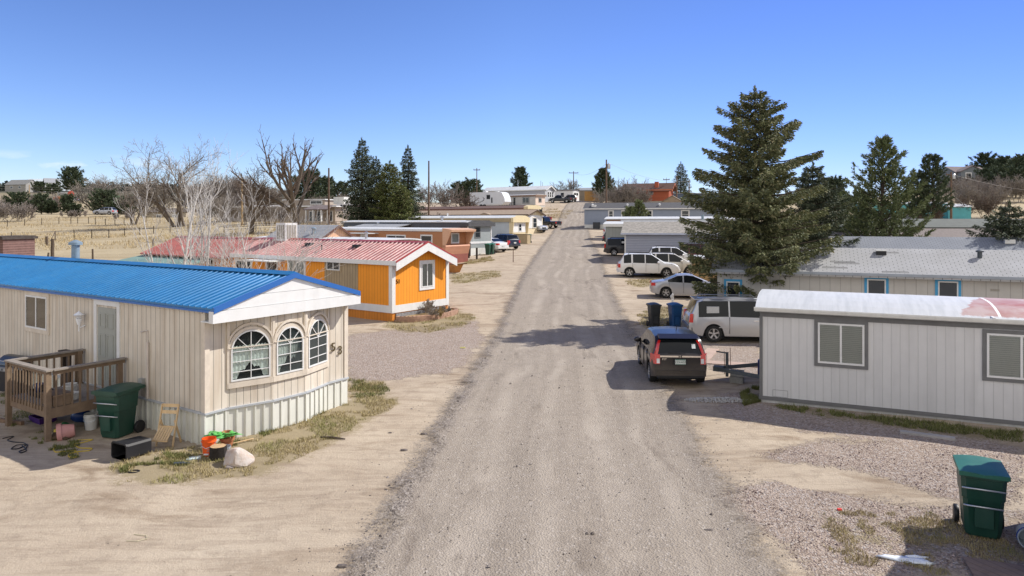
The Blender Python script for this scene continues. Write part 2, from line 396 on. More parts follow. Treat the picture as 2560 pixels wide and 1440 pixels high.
# ------------------------------------------------------------------ road: a worn strip laid over the ground
RC = [(-40, -2.5, 3.0), (0, 0.0, 3.1), (9.6, .75, 3.1), (19, 1.45, 3.15), (28.7, 2.2, 3.1), (50, 3.8, 3.3), (67, 5.5, 3.3), (90, 7.5, 3.1), (107, 9.2, 2.9), (125, 11, 2.7), (145, 13.2, 2.5), (160, 15.3, 2.5), (168, 16.8, 2.5)]
def road_c(y): return _ip([q[0] for q in RC], [q[1] for q in RC], y), _ip([q[0] for q in RC], [q[2] for q in RC], y)
line = []
y = -40.0
while y < 168: line.append((road_c(y)[0], y, road_c(y)[1])); y += max(0.3, abs(y) * 0.012)
line += [(18.4, 172, 2.6), (21, 175.5, 2.8), (25, 178.5, 2.8), (31, 181, 2.8), (40, 183, 2.8), (60, 186, 2.8)]
rv = []; rf = []; ruv = []
NU = 25
for k, (x, y, w) in enumerate(line):
    a = line[min(k + 1, len(line) - 1)]; b = line[max(k - 1, 0)]
    t = Vector((a[0] - b[0], a[1] - b[1])).normalized(); nrm = Vector((t.y, -t.x))
    for i in range(NU):
        u = (i / (NU - 1) * 2 - 1) * (1 + .9 / w)
        px, py = x + nrm.x * u * w, y + nrm.y * u * w
        berm = .07 * math.exp(-((u + .98) / .09) ** 2) * (1 if y < 40 else .4) + .035 * math.exp(-((u - 1.0) / .1) ** 2)
        rut = -.02 * (math.exp(-((u + .45) / .14) ** 2) + math.exp(-((u - .3) / .14) ** 2))
        rv.append((px, py, G(px, py) + .034 + (max(.0, .012 * (y - 40) / 40)) + berm + rut)); ruv.append((u, y))
for k in range(len(line) - 1):
    for i in range(NU - 1): rf.append((k * NU + i, k * NU + i + 1, (k + 1) * NU + i + 1, (k + 1) * NU + i))
me = bpy.data.meshes.new("road"); me.from_pydata(rv, [], rf)
uvl = me.uv_layers.new(name="UVMap")
for lp in me.loops: uvl.data[lp.index].uv = ruv[lp.vertex_index]
me.polygons.foreach_set("use_smooth", [True] * len(rf))
def road_mat():
    N = NT("road_gravel"); P = N.pos(); U = N.xyz(N.coord('UV')); u = U[0]
    n1 = N.noise(P, .4, 6, .65); n2 = N.noise(P, 3.0, 6, .7); n3 = N.noise(P, 34, 4, .75)
    st = N.n('ShaderNodeCombineXYZ'); N.set(st.inputs[0], N.math('MULTIPLY', u, 9)); N.set(st.inputs[1], N.math('MULTIPLY', U[1], .07))
    sn = N.noise(st.outputs[0], 1.0, 5, .7)
    vor = N.voro(P, 30); vc = N.n('ShaderNodeSeparateColor'); N.set(vc.inputs[0], N.voro(P, 30, 'Color'))
    c = N.mix(N.ramp(n1, .32, .68), (.205, .172, .138), (.275, .236, .194))
    c = N.mix(N.ramp(sn, .36, .64), N.mix(.55, c, (.165, .137, .112)), N.mix(.5, c, (.325, .28, .228)))
    c = N.mix(N.math('MULTIPLY', N.ramp(n2, .47, .68), .62), c, (.145, .12, .098))
    c = N.mix(N.math('MULTIPLY', N.math('GREATER_THAN', vc.outputs[0], .83), .55), c, N.mix(vc.outputs[1], (.10, .085, .075), (.5, .46, .42)))
    c = N.mix(N.math('MULTIPLY', N.ramp(n3, .42, .66), .5), c, N.mix(.5, c, (.12, .10, .085)))
    c = N.mix(N.math('MULTIPLY', N.ramp(N.noise(P, 80, 3, .8), .4, .62), .4), c, N.mix(.5, c, (.10, .085, .07)))
    c = N.mix(.24, c, (.54, .465, .375))
    # wheel tracks: packed pale bands that wander, and washboard patches
    uw = N.math('ADD', u, N.math('MULTIPLY', N.math('SUBTRACT', N.noise(N.scale(P, (.05, .09, 1)), 1.0, 3), .5), .7))
    for cc, ww in ((-.48, .13), (-.08, .08), (.30, .14), (.62, .07)):
        tk = N.math('SUBTRACT', 1.0, N.ramp(N.math('ABSOLUTE', N.math('SUBTRACT', uw, cc)), ww * .3, ww)); c = N.mix(N.math('MULTIPLY', N.math('MULTIPLY', tk, N.ramp(N.noise(P, .35, 4), .38, .62)), .5), c, (.43, .375, .31))
    c = N.mix(N.math('MULTIPLY', N.ramp(N.noise(N.scale(P, (1.2, .35, 1)), .9, 6, .7, .6), .56, .68), .55), c, (.15, .122, .098))
    # loose dark gravel thrown to the edges
    eL = N.math('ADD', u, N.math('MULTIPLY', N.math('SUBTRACT', N.noise(P, .6, 4), .5), .3))
    berm = N.math('ADD', N.math('SUBTRACT', 1.0, N.ramp(N.math('ABSOLUTE', N.math('ADD', eL, .95)), .01, .13)), N.math('MULTIPLY', N.math('SUBTRACT', 1.0, N.ramp(N.math('ABSOLUTE', N.math('SUBTRACT', eL, .95)), .02, .15)), .22))
    grv = N.mix(vc.outputs[0], (.085, .07, .062), (.34, .30, .27))
    c = N.mix(N.math('MULTIPLY', N.math('MULTIPLY', berm, N.ramp(N.noise(P, 1.3, 5, .7), .28, .6)), .85), c, grv)
    h = N.math('ADD', N.math('MULTIPLY', n2, .5), N.math('ADD', N.math('MULTIPLY', n3, .4), N.math('MULTIPLY', vor, .5)))
    N.bump(h, .7, .045)
    N.fin(c, .95, 0, .1)
    e = N.math('ADD', N.math('ADD', N.math('ABSOLUTE', u), N.math('MULTIPLY', N.math('SUBTRACT', N.noise(P, .9, 7, .75), .5), .5)), N.math('MULTIPLY', N.math('SUBTRACT', N.noise(P, 14, 5, .8), .5), .55))
    mx = N.n('ShaderNodeMixShader'); tr = N.n('ShaderNodeBsdfTransparent')
    N.set(mx.inputs[0], N.math('SUBTRACT', 1.0, N.ramp(e, .88, 1.04)))
    N.t.links.new(tr.outputs[0], mx.inputs[1]); N.t.links.new(N.p.outputs[0], mx.inputs[2]); N.t.links.new(mx.outputs[0], N.out.inputs[0])
    return N.mat
me.materials.append(road_mat())
road = bpy.data.objects.new("road", me); COL.objects.link(road)
tag(road, "rutted grey brown gravel road climbing straight to the crest", "road", kind="structure")
# ------------------------------------------------------------------ shared materials
WHITE = mat("white_paint", (.66, .66, .65), .6, .05, 3, streak=.25, dirt=(.5, .48, .44))
OFFWHITE = mat("off_white_metal", (.66, .66, .63), .5, .08, 1.5, streak=.4, dirt=(.42, .40, .36))
TRIMGREY = mat("grey_trim", (.15, .15, .15), .7, .12, 3)
GLASS = glass("window_glass_dark")
GLASSC = glass("window_glass_clear", (.03, .04, .04), .03, .03)
ROOM = mat("dark_room", (.022, .024, .024), .9, .3, 3)
BLIND = mat("blind_slats", (.76, .74, .70), .6, .05, 3)
ROOFW = mat("white_roof_coat", (.56, .57, .575), .55, .08, .9, streak=.35, dirt=(.40, .40, .40))
METAL = mat("galvanised_metal", (.45, .47, .49), .35, .1, 4, metal=.8)
BLACKP = mat("black_plastic", (.018, .018, .02), .45, .2, 3)
RUBBER = mat("tyre_rubber", (.02, .02, .02), .85, .2, 6)
RIBGLARE = mat("painted_glare_ribs", (.45, .29, .265), .45, .25, 1.2, streak=.8, dirt=(.32, .10, .09))  # sun glare on the red roof ribs, painted as a pale colour
WOODW = mat("weathered_wood", (.20, .13, .085), .85, .25, 6, streak=.5, dirt=(.10, .07, .05))
POLE = mat("pole_wood", (.15, .10, .07), .9, .25, 3, streak=.6, dirt=(.07, .05, .04))
PIPE = mat("vent_pipe_grey", (.22, .29, .34), .5, .12, 5, metal=.3)
SHADOWGAP = mat("dark_recess", (.03, .03, .03), .9)
END = lambda x: Matrix.Translation((x, 0, 0)) @ Matrix.Rotation(R(90), 4, 'Z')
ID = Matrix()
def facet(a, b, z=0.0):
    d = Vector((b[0] - a[0], b[1] - a[1], 0)); l = d.length; d.normalize()
    M = Matrix(((d.x, -d.y, 0, a[0]), (d.y, d.x, 0, a[1]), (0, 0, 1, z), (0, 0, 0, 1)))
    return M, l
def text(parent, name, s, size, M, m, depth=.01, align='CENTER', sx=1.0):
    cu = bpy.data.curves.new(name, 'FONT'); cu.body = s; cu.size = size; cu.extrude = depth; cu.align_x = align; cu.align_y = 'CENTER'; cu.resolution_u = 3
    t = bpy.data.objects.new(name + "_curve", cu)
    me = bpy.data.meshes.new_from_object(t); bpy.data.objects.remove(t); bpy.data.curves.remove(cu)
    me.transform(M @ Matrix.Rotation(R(90), 4, 'X') @ Matrix.Diagonal((sx, 1, 1, 1))); me.name = name
    me.materials.clear(); me.materials.append(m)
    o = bpy.data.objects.new(name, me); COL.objects.link(o); o.parent = parent
    return o
def ring4(b, a0, z0, a1, z1, t, y0, y1, tb=None):
    tb = t if tb is None else tb
    b.box(a0, y0, z0, a1, y1, z0 + tb); b.box(a0, y0, z1 - t, a1, y1, z1)
    b.box(a0, y0, z0 + tb, a0 + t, y1, z1 - t); b.box(a1 - t, y0, z0 + tb, a1, y1, z1 - t)
def window(P, M, a0, z0, a1, z1, st='slide', trim=None, tw=.1, fm=None, blind=False, glassm=None, td=.03, ft=.05, name="window", half=None):
    """trim (the window part) > frame, pane, blind; a along the wall, z up, -y outwards"""
    fm = fm or WHITE
    b = MB(); b.M = M
    if trim: ring4(b, a0, z0, a1, z1, tw, -td, .02)
    else: tw = 0.0
    i0, j0, i1, j1 = a0 + tw, z0 + tw, a1 - tw, z1 - tw
    b.m = 1; b.box(i0 + .002, -.006, j0 + .002, i1 - .002, .02, j1 - .002)
    w = b.build(name, [trim or ROOM, ROOM], P)
    f = MB(); f.M = M; y0 = -td - .012
    ring4(f, i0 + .003, j0 + .003, i1 - .003, j1 - .003, ft, y0, .012)
    ca, cz = (i0 + i1) / 2, (j0 + j1) / 2
    if st == 'slide': f.box(ca - ft * .5, y0 + .004, j0 + ft, ca + ft * .5, .012, j1 - ft)
    elif st == 'hung': f.box(i0 + ft, y0 + .004, cz - ft * .4, i1 - ft, .012, cz + ft * .4)
    elif st == 'grid':
        f.box(ca - .015, y0 + .004, j0 + ft, ca + .015, .012, j1 - ft)
        for q in (1, 2): zq = j0 + (j1 - j0) * q / 3; f.box(i0 + ft, y0 + .008, zq - .012, i1 - ft, .012, zq + .012)
    f.build("frame", fm, w)
    if blind:
        s = MB(); s.M = M; z = j1 - ft - .03; k = 0
        lim = j0 + ft + (half or 0) * (j1 - j0)
        while z > lim:
            s.obox((ca, -.0125, z), (i1 - i0 - 2 * ft, .003, .046), rx=-14); z -= .05
        s.build("blind", BLIND, w)
    p = MB(); p.M = M; p.poly([(i0 + ft, -.024, j0 + ft), (i1 - ft, -.024, j0 + ft), (i1 - ft, -.024, j1 - ft), (i0 + ft, -.024, j1 - ft)])
    p.build("pane", glassm or (GLASSC if blind else GLASS), w)
    return w
def door(P, M, a0, z0, a1, z1, dm, trim=None, tw=.1, panel=True, pane=False):
    b = MB(); b.M = M
    b.box(a0 + tw, -.02, z0, a1 - tw, .02, z1 - tw)
    if panel:
        w = (a1 - a0 - 2 * tw)
        for i in (0, 1):
            for u, v in ((.08, .30), (.36, .66), (.72, .92)):
                x0 = a0 + tw + w * (.12 + .42 * i); ring4(b, x0, z0 + (z1 - z0) * u, x0 + w * .34, z0 + (z1 - z0) * v * .98, .03, -.032, -.01)
    d = b.build("door", dm, P)
    if trim:
        t = MB(); t.M = M
        t.box(a0, -.035, z0, a0 + tw, .02, z1); t.box(a1 - tw, -.035, z0, a1, .02, z1); t.box(a0 + tw, -.035, z1 - tw, a1 - tw, .02, z1)
        t.build("frame", trim, d)
    k = MB(); k.M = M; k.lathe([(.0, 0), (.03, .0), (.03, .05), (0, .06)], 8, (a0 + tw + .09, -.03, z0 + (z1 - z0) * .45), 'y'); k.build("handle", METAL, d, 40)
    if pane:
        g = MB(); g.M = M; g.box(a0 + tw + .15, -.03, z0 + 1.0, a1 - tw - .15, -.021, z1 - tw - .2); g.build("pane", GLASS, d)
    return d
def roof_mesh(b, kind, x0, x1, Wd, h, rise, ohy, th=.08, ribs=None, n=10):
    if kind == 'gable':
        s = rise / (Wd / 2)
        lo = [(-ohy, h - s * ohy), (Wd / 2, h + rise), (Wd + ohy, h - s * ohy)]
        up = [(y, z + th) for y, z in lo]
    elif kind == 'shed':
        lo = [(-ohy, h), (Wd + ohy, h + rise)]; up = [(y, z + th) for y, z in lo]
    else:
        lo = []; up = []
        for i in range(n + 1):
            t = i / n; y = -ohy + (Wd + 2 * ohy) * t; k = 1 - abs(2 * t - 1) ** 2.6
            lo.append((y, h + rise * k * .9 - (0 if 0 < i < n else .0))); up.append((y, h + th + rise * k))
    for q in range(len(lo) - 1):
        sec = [lo[q], lo[q + 1], up[q + 1], up[q]]
        b.loft([[(x0, y, z) for y, z in sec], [(x1, y, z) for y, z in sec]])
    if ribs:
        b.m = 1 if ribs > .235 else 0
        x = x0 + .06
        while x < x1 - .03:
            for q in range(len(up) - 1):
                a, c = Vector((0, *up[q])), Vector((0, *up[q + 1])); nn = Vector((1, 0, 0)).cross(c - a).normalized() * (.026 if ribs < .235 else .042)
                if nn.z < 0: nn = -nn
                w0, w1 = (.024, .010) if ribs < .235 else (.066, .036)
                b.loft([[(x - w0, *e.yz), (x + w0, *e.yz), (x + w1, *(e + nn).yz), (x - w1, *(e + nn).yz)] for e in (a - nn * .02, c - nn * .02)])
            x += ribs
        b.m = 0
    return lo, up
def home(name, label, cat, o, rz, x0, x1, Wd, h, roof, wall, skirt=None, belt=None, corner=None, fascia=None, z=None, group="homes in the park", wpart=True):
    """long wall on y=0 facing -y, right end at x1; roof=(kind, rise, material, oh0, oh1, ohy, ribs)"""
    T = thing(name, label, cat, (o[0], o[1], G(o[0], o[1]) if z is None else z), rz, group)
    kind, rise, rm, oh0, oh1, ohy, ribs = roof
    b = MB(); sk = skirt[0] if skirt else -.8
    if kind == 'gable': sec = [(0, sk), (Wd, sk), (Wd, h - .004), (Wd / 2, h + rise - .004), (0, h - .004)]
    elif kind == 'shed': sec = [(0, sk), (Wd, sk), (Wd, h + rise - .004), (0, h - .004)]
    else: sec = [(0, sk), (Wd, sk), (Wd, h + .03), (Wd * .8, h + rise * .55), (Wd * .2, h + rise * .55), (0, h + .03)]
    b.loft([[(x0, y, q) for y, q in sec], [(x1, y, q) for y, q in sec]])
    if wpart: b.build("wall", wall, T)
    if skirt:
        s = MB(); s.box(x0 + .02, .02, -1.2, x1 - .02, Wd - .02, sk - .002); s.build("skirt", skirt[1], T)
    r = MB(); roof_mesh(r, kind, x0 - oh0, x1 + oh1, Wd, h, rise, ohy, .07 if kind != 'bow' else .09, ribs)
    if kind == 'gable' and ribs:
        s = rise / (Wd / 2); r.loft([[(x, Wd / 2 - .2, h + rise + .11 - s * .2), (x, Wd / 2, h + rise + .125), (x, Wd / 2 + .2, h + rise + .11 - s * .2), (x, Wd / 2, h + rise + .07)] for x in (x0 - oh0, x1 + oh1)])
    T_roof = r.build("roof", [rm, RIBGLARE], T)
    if belt:
        zb, bh, bm = belt; q = MB(); q.box(x0 - .02, -.025, zb, x1 + .025, .01, zb + bh); q.box(x1 - .01, .01, zb, x1 + .025, Wd + .02, zb + bh); q.build("belt_trim", bm, T)
    if corner:
        cw, cm = corner; q = MB(); q.box(x1 - cw, -.03, sk, x1 + .03, .008, h - .01); q.box(x1 - .008, .006, sk, x1 + .03, cw, h - .01); q.build("corner_trim", cm, T); q = MB(); q.box(x1 - .008, Wd - cw, sk, x1 + .03, Wd + .02, h - .01); q.build("corner_trim", cm, T)
    if fascia:
        fh, fm = fascia[:2]; q = MB(); q.box(x0 - oh0 + .01, -ohy - .02, h - (fascia[2] if len(fascia) > 2 else fh), x1 + oh1 - .01, -ohy + .015, h + .05)
        e = x1 + oh1
        if kind == 'gable':
            s = rise / (Wd / 2); A, B_, C_ = (-ohy - .02, h - s * ohy), (Wd / 2, h + rise), (Wd + ohy + .02, h - s * ohy)
            for p0, p1 in ((A, B_), (B_, C_)):
                q.prism([(e - .02, p0[0], p0[1] + .05), (e - .02, p1[0], p1[1] + .05), (e - .02, p1[0], p1[1] - fh), (e - .02, p0[0], p0[1] - fh)], (.045, 0, 0))
        else: q.box(e - .02, -ohy, h - fh, e + .025, Wd + ohy, h + .05 + (rise * .5 if kind == 'bow' else 0))
        q.build("fascia", fm, T)
    T["roof_top"] = h + rise
    return T
def vent(T, x, y, z, m=None, r=.08, hgt=.4, cap=True, name="roof_vent"):
    b = MB(); pr = [(r, 0), (r, hgt)] + ([(r * 1.7, hgt), (r * 1.7, hgt + r * .7), (r * .3, hgt + r * 1.4)] if cap else [(r * .6, hgt)])
    b.lathe(pr, 10, (x, y, z)); return b.build(name, m or METAL, T, 40)
# ================================================================== HOME 53 (blue roof, bay windows)
TAN = mat("tan_siding", (.615, .555, .465), .8, .10, 1.2, pat=('v', .2, .014, .5), streak=.7, dirt=(.40, .31, .22), bump=.4)
TANT = mat("tan_trim", (.60, .53, .44), .75, .12, 4, streak=.4, dirt=(.36, .30, .23))
SKIRT = mat("ribbed_white_skirt", (.64, .64, .58), .45, .06, 1.5, streak=.45, dirt=(.42, .40, .33))
BLUE = mat("blue_metal_roof", (.018, .15, .34), .28, .14, .6, metal=.1, spec=.5, streak=.45, dirt=(.06, .20, .35), pat=('x', .912, .006, .7))
BLUED = mat("blue_metal_trim", (.03, .13, .40), .4, .05, .6, metal=.15, spec=.5)
H53 = home("mobile_home", "tan mobile home with bright blue ribbed metal roof and three arched bay windows", "mobile home", (-6.82, 15.18), -33, -19, 0, 4.2, 3.03,
           ('gable', .62, BLUE, .3, .40, .06, .228), TAN, (.71, TAN), z=0.0, group="homes along the gravel road")
[o for o in H53.children if o.name.startswith("skirt")][0].data.materials[0] = SKIRT
BAY = [(0.0, .55), (.30, 1.55), (.335, 2.5), (.03, 3.5)]
b = MB(); b.prism([(-.05, .55, .70)] + [(x, y, .70) for x, y in BAY] + [(-.05, 3.5, .70)], (0, 0, 2.04)); b.build("bay_wall", TAN, H53)
# skirt: ribbed sheet that follows the bay
b = MB()
path = [(0.005, -.02), (.005, .5)] + [(x + .01, y) for x, y in BAY] + [(.012, 4.22)]
pts = []
for (a, c) in zip(path[:-1], path[1:]):
    l = math.hypot(c[0] - a[0], c[1] - a[1]); n = max(1, round(l / .23))
    for i in range(n): pts.append((a, c, i / n))
b.prism([(-.06, -.02, -.2)] + [(x, y, -.2) for x, y in path] + [(-.06, 4.22, -.2)], (0, 0, .9))
for a, c, t in pts:
    x, y = a[0] + (c[0] - a[0]) * t, a[1] + (c[1] - a[1]) * t; M, l = facet(a, c)
    b.M = Matrix.Translation((x, y, 0)) @ Matrix.Rotation(math.atan2(c[1] - a[1], c[0] - a[0]), 4, 'Z'); b.box(-.02, -.028, -.2, .02, .01, .69); b.M = ID
x = -18.9
while x < -.05: b.box(x - .02, -.028, -.2, x + .02, .03, .69); x += .23
b.build("ribbed_skirt", SKIRT, H53)
b = MB()
for a, c in zip(path[:-1], path[1:]):
    M, l = facet(a, c); b.M = M; b.box(-.01, -.045, .69, l + .01, .015, .735)
b.M = ID; b.box(-19, -.045, .69, .03, .015, .735); b.build("belt_trim", mat("grey_flashing", (.40, .42, .44), .5, .1, 3), H53)
# gable boards and fascia
b = MB()
b.prism([(.28, -.1, 2.76), (.28, 4.3, 2.76), (.28, 4.3, 3.02), (.28, -.1, 3.02)], (.155, 0, 0))
b.prism([(.28, -.08, 3.028), (.28, 4.28, 3.028), (.28, 3.3, 3.30), (.28, .92, 3.30)], (.135, 0, 0))
b.prism([(.28, .93, 3.308), (.28, 3.27, 3.308), (.28, 2.1, 3.62)], (.125, 0, 0))
b.box(-.02, -.1, 2.765, .28, 4.3, 2.79); b.build("gable_board", WHITE, H53)
b = MB()
for s in (0, 1):
    p0, p1 = ((-.08, 3.03), (2.1, 3.665)) if s == 0 else ((2.1, 3.665), (4.28, 3.03))
    b.prism([(.40, p0[0], p0[1] + .075), (.40, p1[0], p1[1] + .075), (.40, p1[0], p1[1] - .05), (.40, p0[0], p0[1] - .05)], (.055, 0, 0))
b.box(-19.3, -.09, 2.985, .40, -.055, 3.03); b.build("roof_trim", BLUED, H53)
for q in ((-.10, -.03, .735, .028, .09, 2.76), (-.02, 4.1, .735, .028, 4.23, 2.76)): b = MB(); b.box(*q); b.build("corner_trim", TANT, H53)
b = MB(); b.box(-19, -.025, 2.94, -.1, .02, 2.985); b.build("eave_trim", TAN, H53)
vent(H53, -11.5, 2.55, 3.4, PIPE, .125, .78)
CURT = mat("lace_curtain", (.60, .66, .60), .9, .25, 14)
def arch_pts(c, r, z0, zs, n=12):
    return [(c - r, z0), (c + r, z0)] + [(c + r * math.cos(math.pi * i / n), zs + r * math.sin(math.pi * i / n)) for i in range(n + 1)]
def arch_ring(b, po, pi, y0, y1):
    n = len(po)
    fr = [(a, y0, z) for a, z in po]; fi = [(a, y0, z) for a, z in pi]; bo = [(a, y1, z) for a, z in po]; bi = [(a, y1, z) for a, z in pi]
    fs = []
    for i in range(n):
        j = (i + 1) % n; fs += [(i, j, n + j, n + i), (i, 2 * n + i, 2 * n + j, j), (n + i, n + j, 3 * n + j, 3 * n + i)]
    b.add(fr + fi + bo + bi, fs)
rnd = random.Random(4)
for k in range(3):
    M, l = facet(BAY[k], BAY[k + 1]); c = l / 2; r = l / 2 - .065 - (.02 if k else .0); z0, zs = 1.31, 2.04 - (.0 if k else .03)
    t = MB(); t.M = M
    arch_ring(t, arch_pts(c, r + .055, z0 - .02, zs + .02), arch_pts(c, r, z0 - .001, zs), -.035, .01)
    t.box(.005, -.045, z0 - .15, l - .005, .01, z0 - .02); t.box(-.02, -.04, z0 - .15, .045, .01, 2.72); t.box(l - .045, -.037, z0 - .15, l + .02, .01, 2.72)
    t.m = 1; t.poly([(a, -.004, z) for a, z in arch_pts(c, r, z0, zs)][::-1])
    w = t.build("window", [TANT, ROOM], H53)
    f = MB(); f.M = M; arch_ring(f, arch_pts(c, r - .002, z0 + .002, zs), arch_pts(c, r - .034, z0 + .034, zs), -.055, -.002)
    m_ = .0075
    f.box(c - m_, -.052, z0 + .04, c + m_, -.03, zs + r - .03)
    for q in range(3): zq = zs - .02 - q * (zs - z0) / 3; f.box(c - r + .04, -.051, zq - m_, c + r - .04, -.031, zq + m_)
    for s in (-1, 1):
        p0 = Vector((c, 0, zs - .02)); p1 = Vector((c + s * r * .68, 0, zs + r * .66)); d = (p1 - p0); f.obox(((p0 + p1) / 2) + Vector((0, -.041, 0)), (2 * m_, .02, d.length), ry=math.degrees(math.atan2(d.x, d.z)))
    f.build("frame", WHITE, w)
    q = MB(); q.M = M; n = 46; top = []; bot = []
    for i in range(n + 1):
        u = i / n; a = c - r + .05 + u * (2 * r - .1); s = abs(2 * u - 1)
        zt = zs + .10 + .012 * math.sin(u * 70); ln = .46 + .40 * max(0, (s - .25) / .75) ** 1.1 + .05 * math.sin(u * 23 + k) + (.22 if k == 2 else 0)
        yy = -.014 + .006 * math.sin(u * 60 + k)
        lim = zs + math.sqrt(max(0, (r - .05) ** 2 - (a - c) ** 2)); top.append((a, yy, min(zt, lim))); bot.append((a, yy, max(z0 + .05, zt - ln)))
    q.add(top + bot, [(i, i + 1, n + 2 + i, n + 1 + i) for i in range(n)]); q.build("curtain", CURT, w, 180)
    p = MB(); p.M = M; p.poly([(a, -.028, z) for a, z in arch_pts(c, r - .04, z0 + .04, zs)][::-1]); p.build("pane", GLASSC, w)
    h_ = MB(); h_.M = M; arch_ring(h_, arch_pts(c, r + .085, zs + .08, zs + .09), arch_pts(c, r + .06, zs + .06, zs + .06), -.06, .01); h_.build("arch_casing", TANT, w)
BRASS = mat("dull_brass", (.16, .12, .06), .4, .2, 6, metal=.6)
text(H53, "house_number", "5", .33, END(.02) @ Matrix.Translation((3.70, -.012, 1.62)), BRASS, .012)
text(H53, "house_number", "3", .33, END(.02) @ Matrix.Translation((3.94, -.012, 1.50)), BRASS, .012)
window(H53, ID, -8.92, 1.80, -7.36, 2.97, 'slide', TANT, .11, WHITE, glassm=glass("window_glass_tan", (.05, .042, .028), .06))
d_ = door(H53, ID, -4.72, .76, -3.72, 2.84, mat("grey_green_door", (.30, .31, .28), .5, .08, 3), None, .06)
b = MB(); b.box(-4.86, -.03, .76, -4.72, .01, 2.98); b.box(-3.72, -.03, .76, -3.58, .01, 2.98); b.box(-4.72, -.03, 2.84, -3.72, .01, 2.98); b.build("frame", WHITE, d_)
# wall light, pipe, outlet
b = MB(); b.lathe([(.05, 0), (.11, .07), (.13, .09), (.02, .17), (.0, .2)], 10, (-5.35, -.16, 2.45)); b.lathe([(.04, 0), (.085, .16), (.0, .165)], 8, (-5.35, -.16, 2.28)); b.tube([(-5.35, -.16, 2.28), (-5.35, -.12, 2.2), (-5.35, -.02, 2.24)], .018); b.tube([(-5.35, -.16, 2.28), (-5.35, -.16, 2.1)], .014)
b.build("wall_lamp", mat("white_enamel", (.75, .77, .8), .25, .05), H53, 40)
b = MB(); b.tube([(-2.62, -.03, 2.31), (-2.3, -.03, 2.37), (-2.28, -.03, 2.05)], .012, 5); b.tube([(-2.28, -.035, 2.1), (-2.28, -.035, .74)], .03, 8); b.build("pipe", mat("painted_pipe", (.52, .47, .43), .6), H53, 40)
b = MB(); b.box(-2.6, -.09, 1.02, -2.44, .01, 1.2); b.build("outlet_box", mat("grey_box", (.35, .35, .33), .5), H53)
# ------------------------------------------------------------------ deck at the door of 53
def hl(H, x, y, z=0.0): return H.matrix_basis @ Vector((x, y, z))
HM53 = Matrix.Translation((-6.82, 15.18, 0)) @ Matrix.Rotation(R(-33), 4, 'Z')
dk = thing("porch_deck", "small raised wooden deck with baluster railing at the door of the tan home", "deck", HM53 @ Vector((-5.35, -1.68, 0)), -33)
DW, DL, DH = 2.0, 1.66, .74
DECK = mat("deck_wood", (.185, .132, .088), .85, .2, 5, streak=.5, dirt=(.15, .10, .07)); DECKG = mat("deck_rail_grey", (.235, .205, .175), .85, .15, 6, streak=.4, dirt=(.13, .12, .11))
b = MB(); y = .0
while y < DL - .12: b.box(.0, y, DH - .035, DW, y + .135, DH); y += .142
b.build("floor", DECKG, dk)
for x0, y0, x1, y1 in ((-.02, -.05, DW + .02, -.008), (-.05, -.05, -.01, DL), (DW + .01, -.0, DW + .05, DL)):
    q = MB(); q.box(x0, y0, DH - .24, x1, y1, DH - .005); q.build("rim_joist", DECK, dk)
for x0, y0, zt in ((DW, -.06, 1.58), (-.04, -.06, 1.58), (-.04, DL - .12, 1.58), (DW - .0, DL - .13, 1.58)):
    q = MB(); q.box(x0 - .05, y0 - .05, -.15, x0 + .06, y0 + .06, zt if y0 < 0.5 or x0 < 0 else zt); q.build("post", DECK, dk)
for x0, y0, x1, y1 in ((-.1, -.13, DW + .1, .03), (-.12, .03, .03, DL), (DW - .03, .03, DW + .12, DL)):
    q = MB(); q.box(x0, y0, 1.58, x1, y1, 1.618); q.build("handrail", DECKG, dk)
    q = MB(); cx, cy = (x0 + x1) / 2, (y0 + y1) / 2
    if x1 - x0 > y1 - y0: q.box(x0 + .1, cy - .02, 1.49, x1 - .1, cy + .02, 1.578)
    else: q.box(cx - .02, y0, 1.49, cx + .02, y1 - .02, 1.578)
    q.build("rail", DECK, dk)
for i in range(12):
    x = .14 + i * (DW - .28) / 11
    q = MB(); q.box(x - .02, -.075, DH - .1, x + .02, -.055, 1.56); q.build("baluster", DECK, dk)
for sx in (-.055, DW + .03):
    for i in range(9):
        y = .1 + i * (DL - .3) / 8
        if sx > 0 and i > 7: continue
        q = MB(); q.box(sx, y - .02, DH - .1, sx + .022, y + .02, 1.56); q.build("baluster", DECK, dk)
# stub of the stair rail by the wall
b = MB(); b.box(-.5, DL - .35, -.1, -.41, DL - .26, 1.55); b.box(-.22, DL - .35, -.1, -.13, DL - .26, 1.55); b.box(-.56, DL - .4, 1.55, -.06, DL - .2, 1.59)
b.build("stair_rail", mat("dark_wood_stain", (.07, .055, .045), .8, .2, 5), dk)
# ================================================================== HOME 51 (orange)
ORANGE = mat("orange_siding", (.80, .295, .026), .75, .05, 1.5, pat=('v', .2, .012, .55), streak=.2, dirt=(.60, .22, .03), bump=.3)
ORD = mat("orange_siding_dark", (.60, .22, .035), .8, .12, 1.5, pat=('v', .2, .012, .5), streak=.3, bump=.3)
KHAKI = mat("khaki_panel", (.36, .28, .175), .8, .1, 1.5, pat=('v', .2, .016, .35), streak=.3, bump=.3)
REDR = mat("faded_red_metal_roof", (.30, .052, .046), .35, .2, 1.1, spec=.4, streak=.55, dirt=(.40, .16, .14), pat=('x', .9, .006, .7))
REDT = mat("red_metal_trim", (.33, .05, .05), .45, .1, 2)
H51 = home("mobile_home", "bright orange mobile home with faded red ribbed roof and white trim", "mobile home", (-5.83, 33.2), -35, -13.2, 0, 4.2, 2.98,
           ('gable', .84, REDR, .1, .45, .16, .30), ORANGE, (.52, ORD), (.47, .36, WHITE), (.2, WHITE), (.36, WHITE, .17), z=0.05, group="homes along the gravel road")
b = MB()
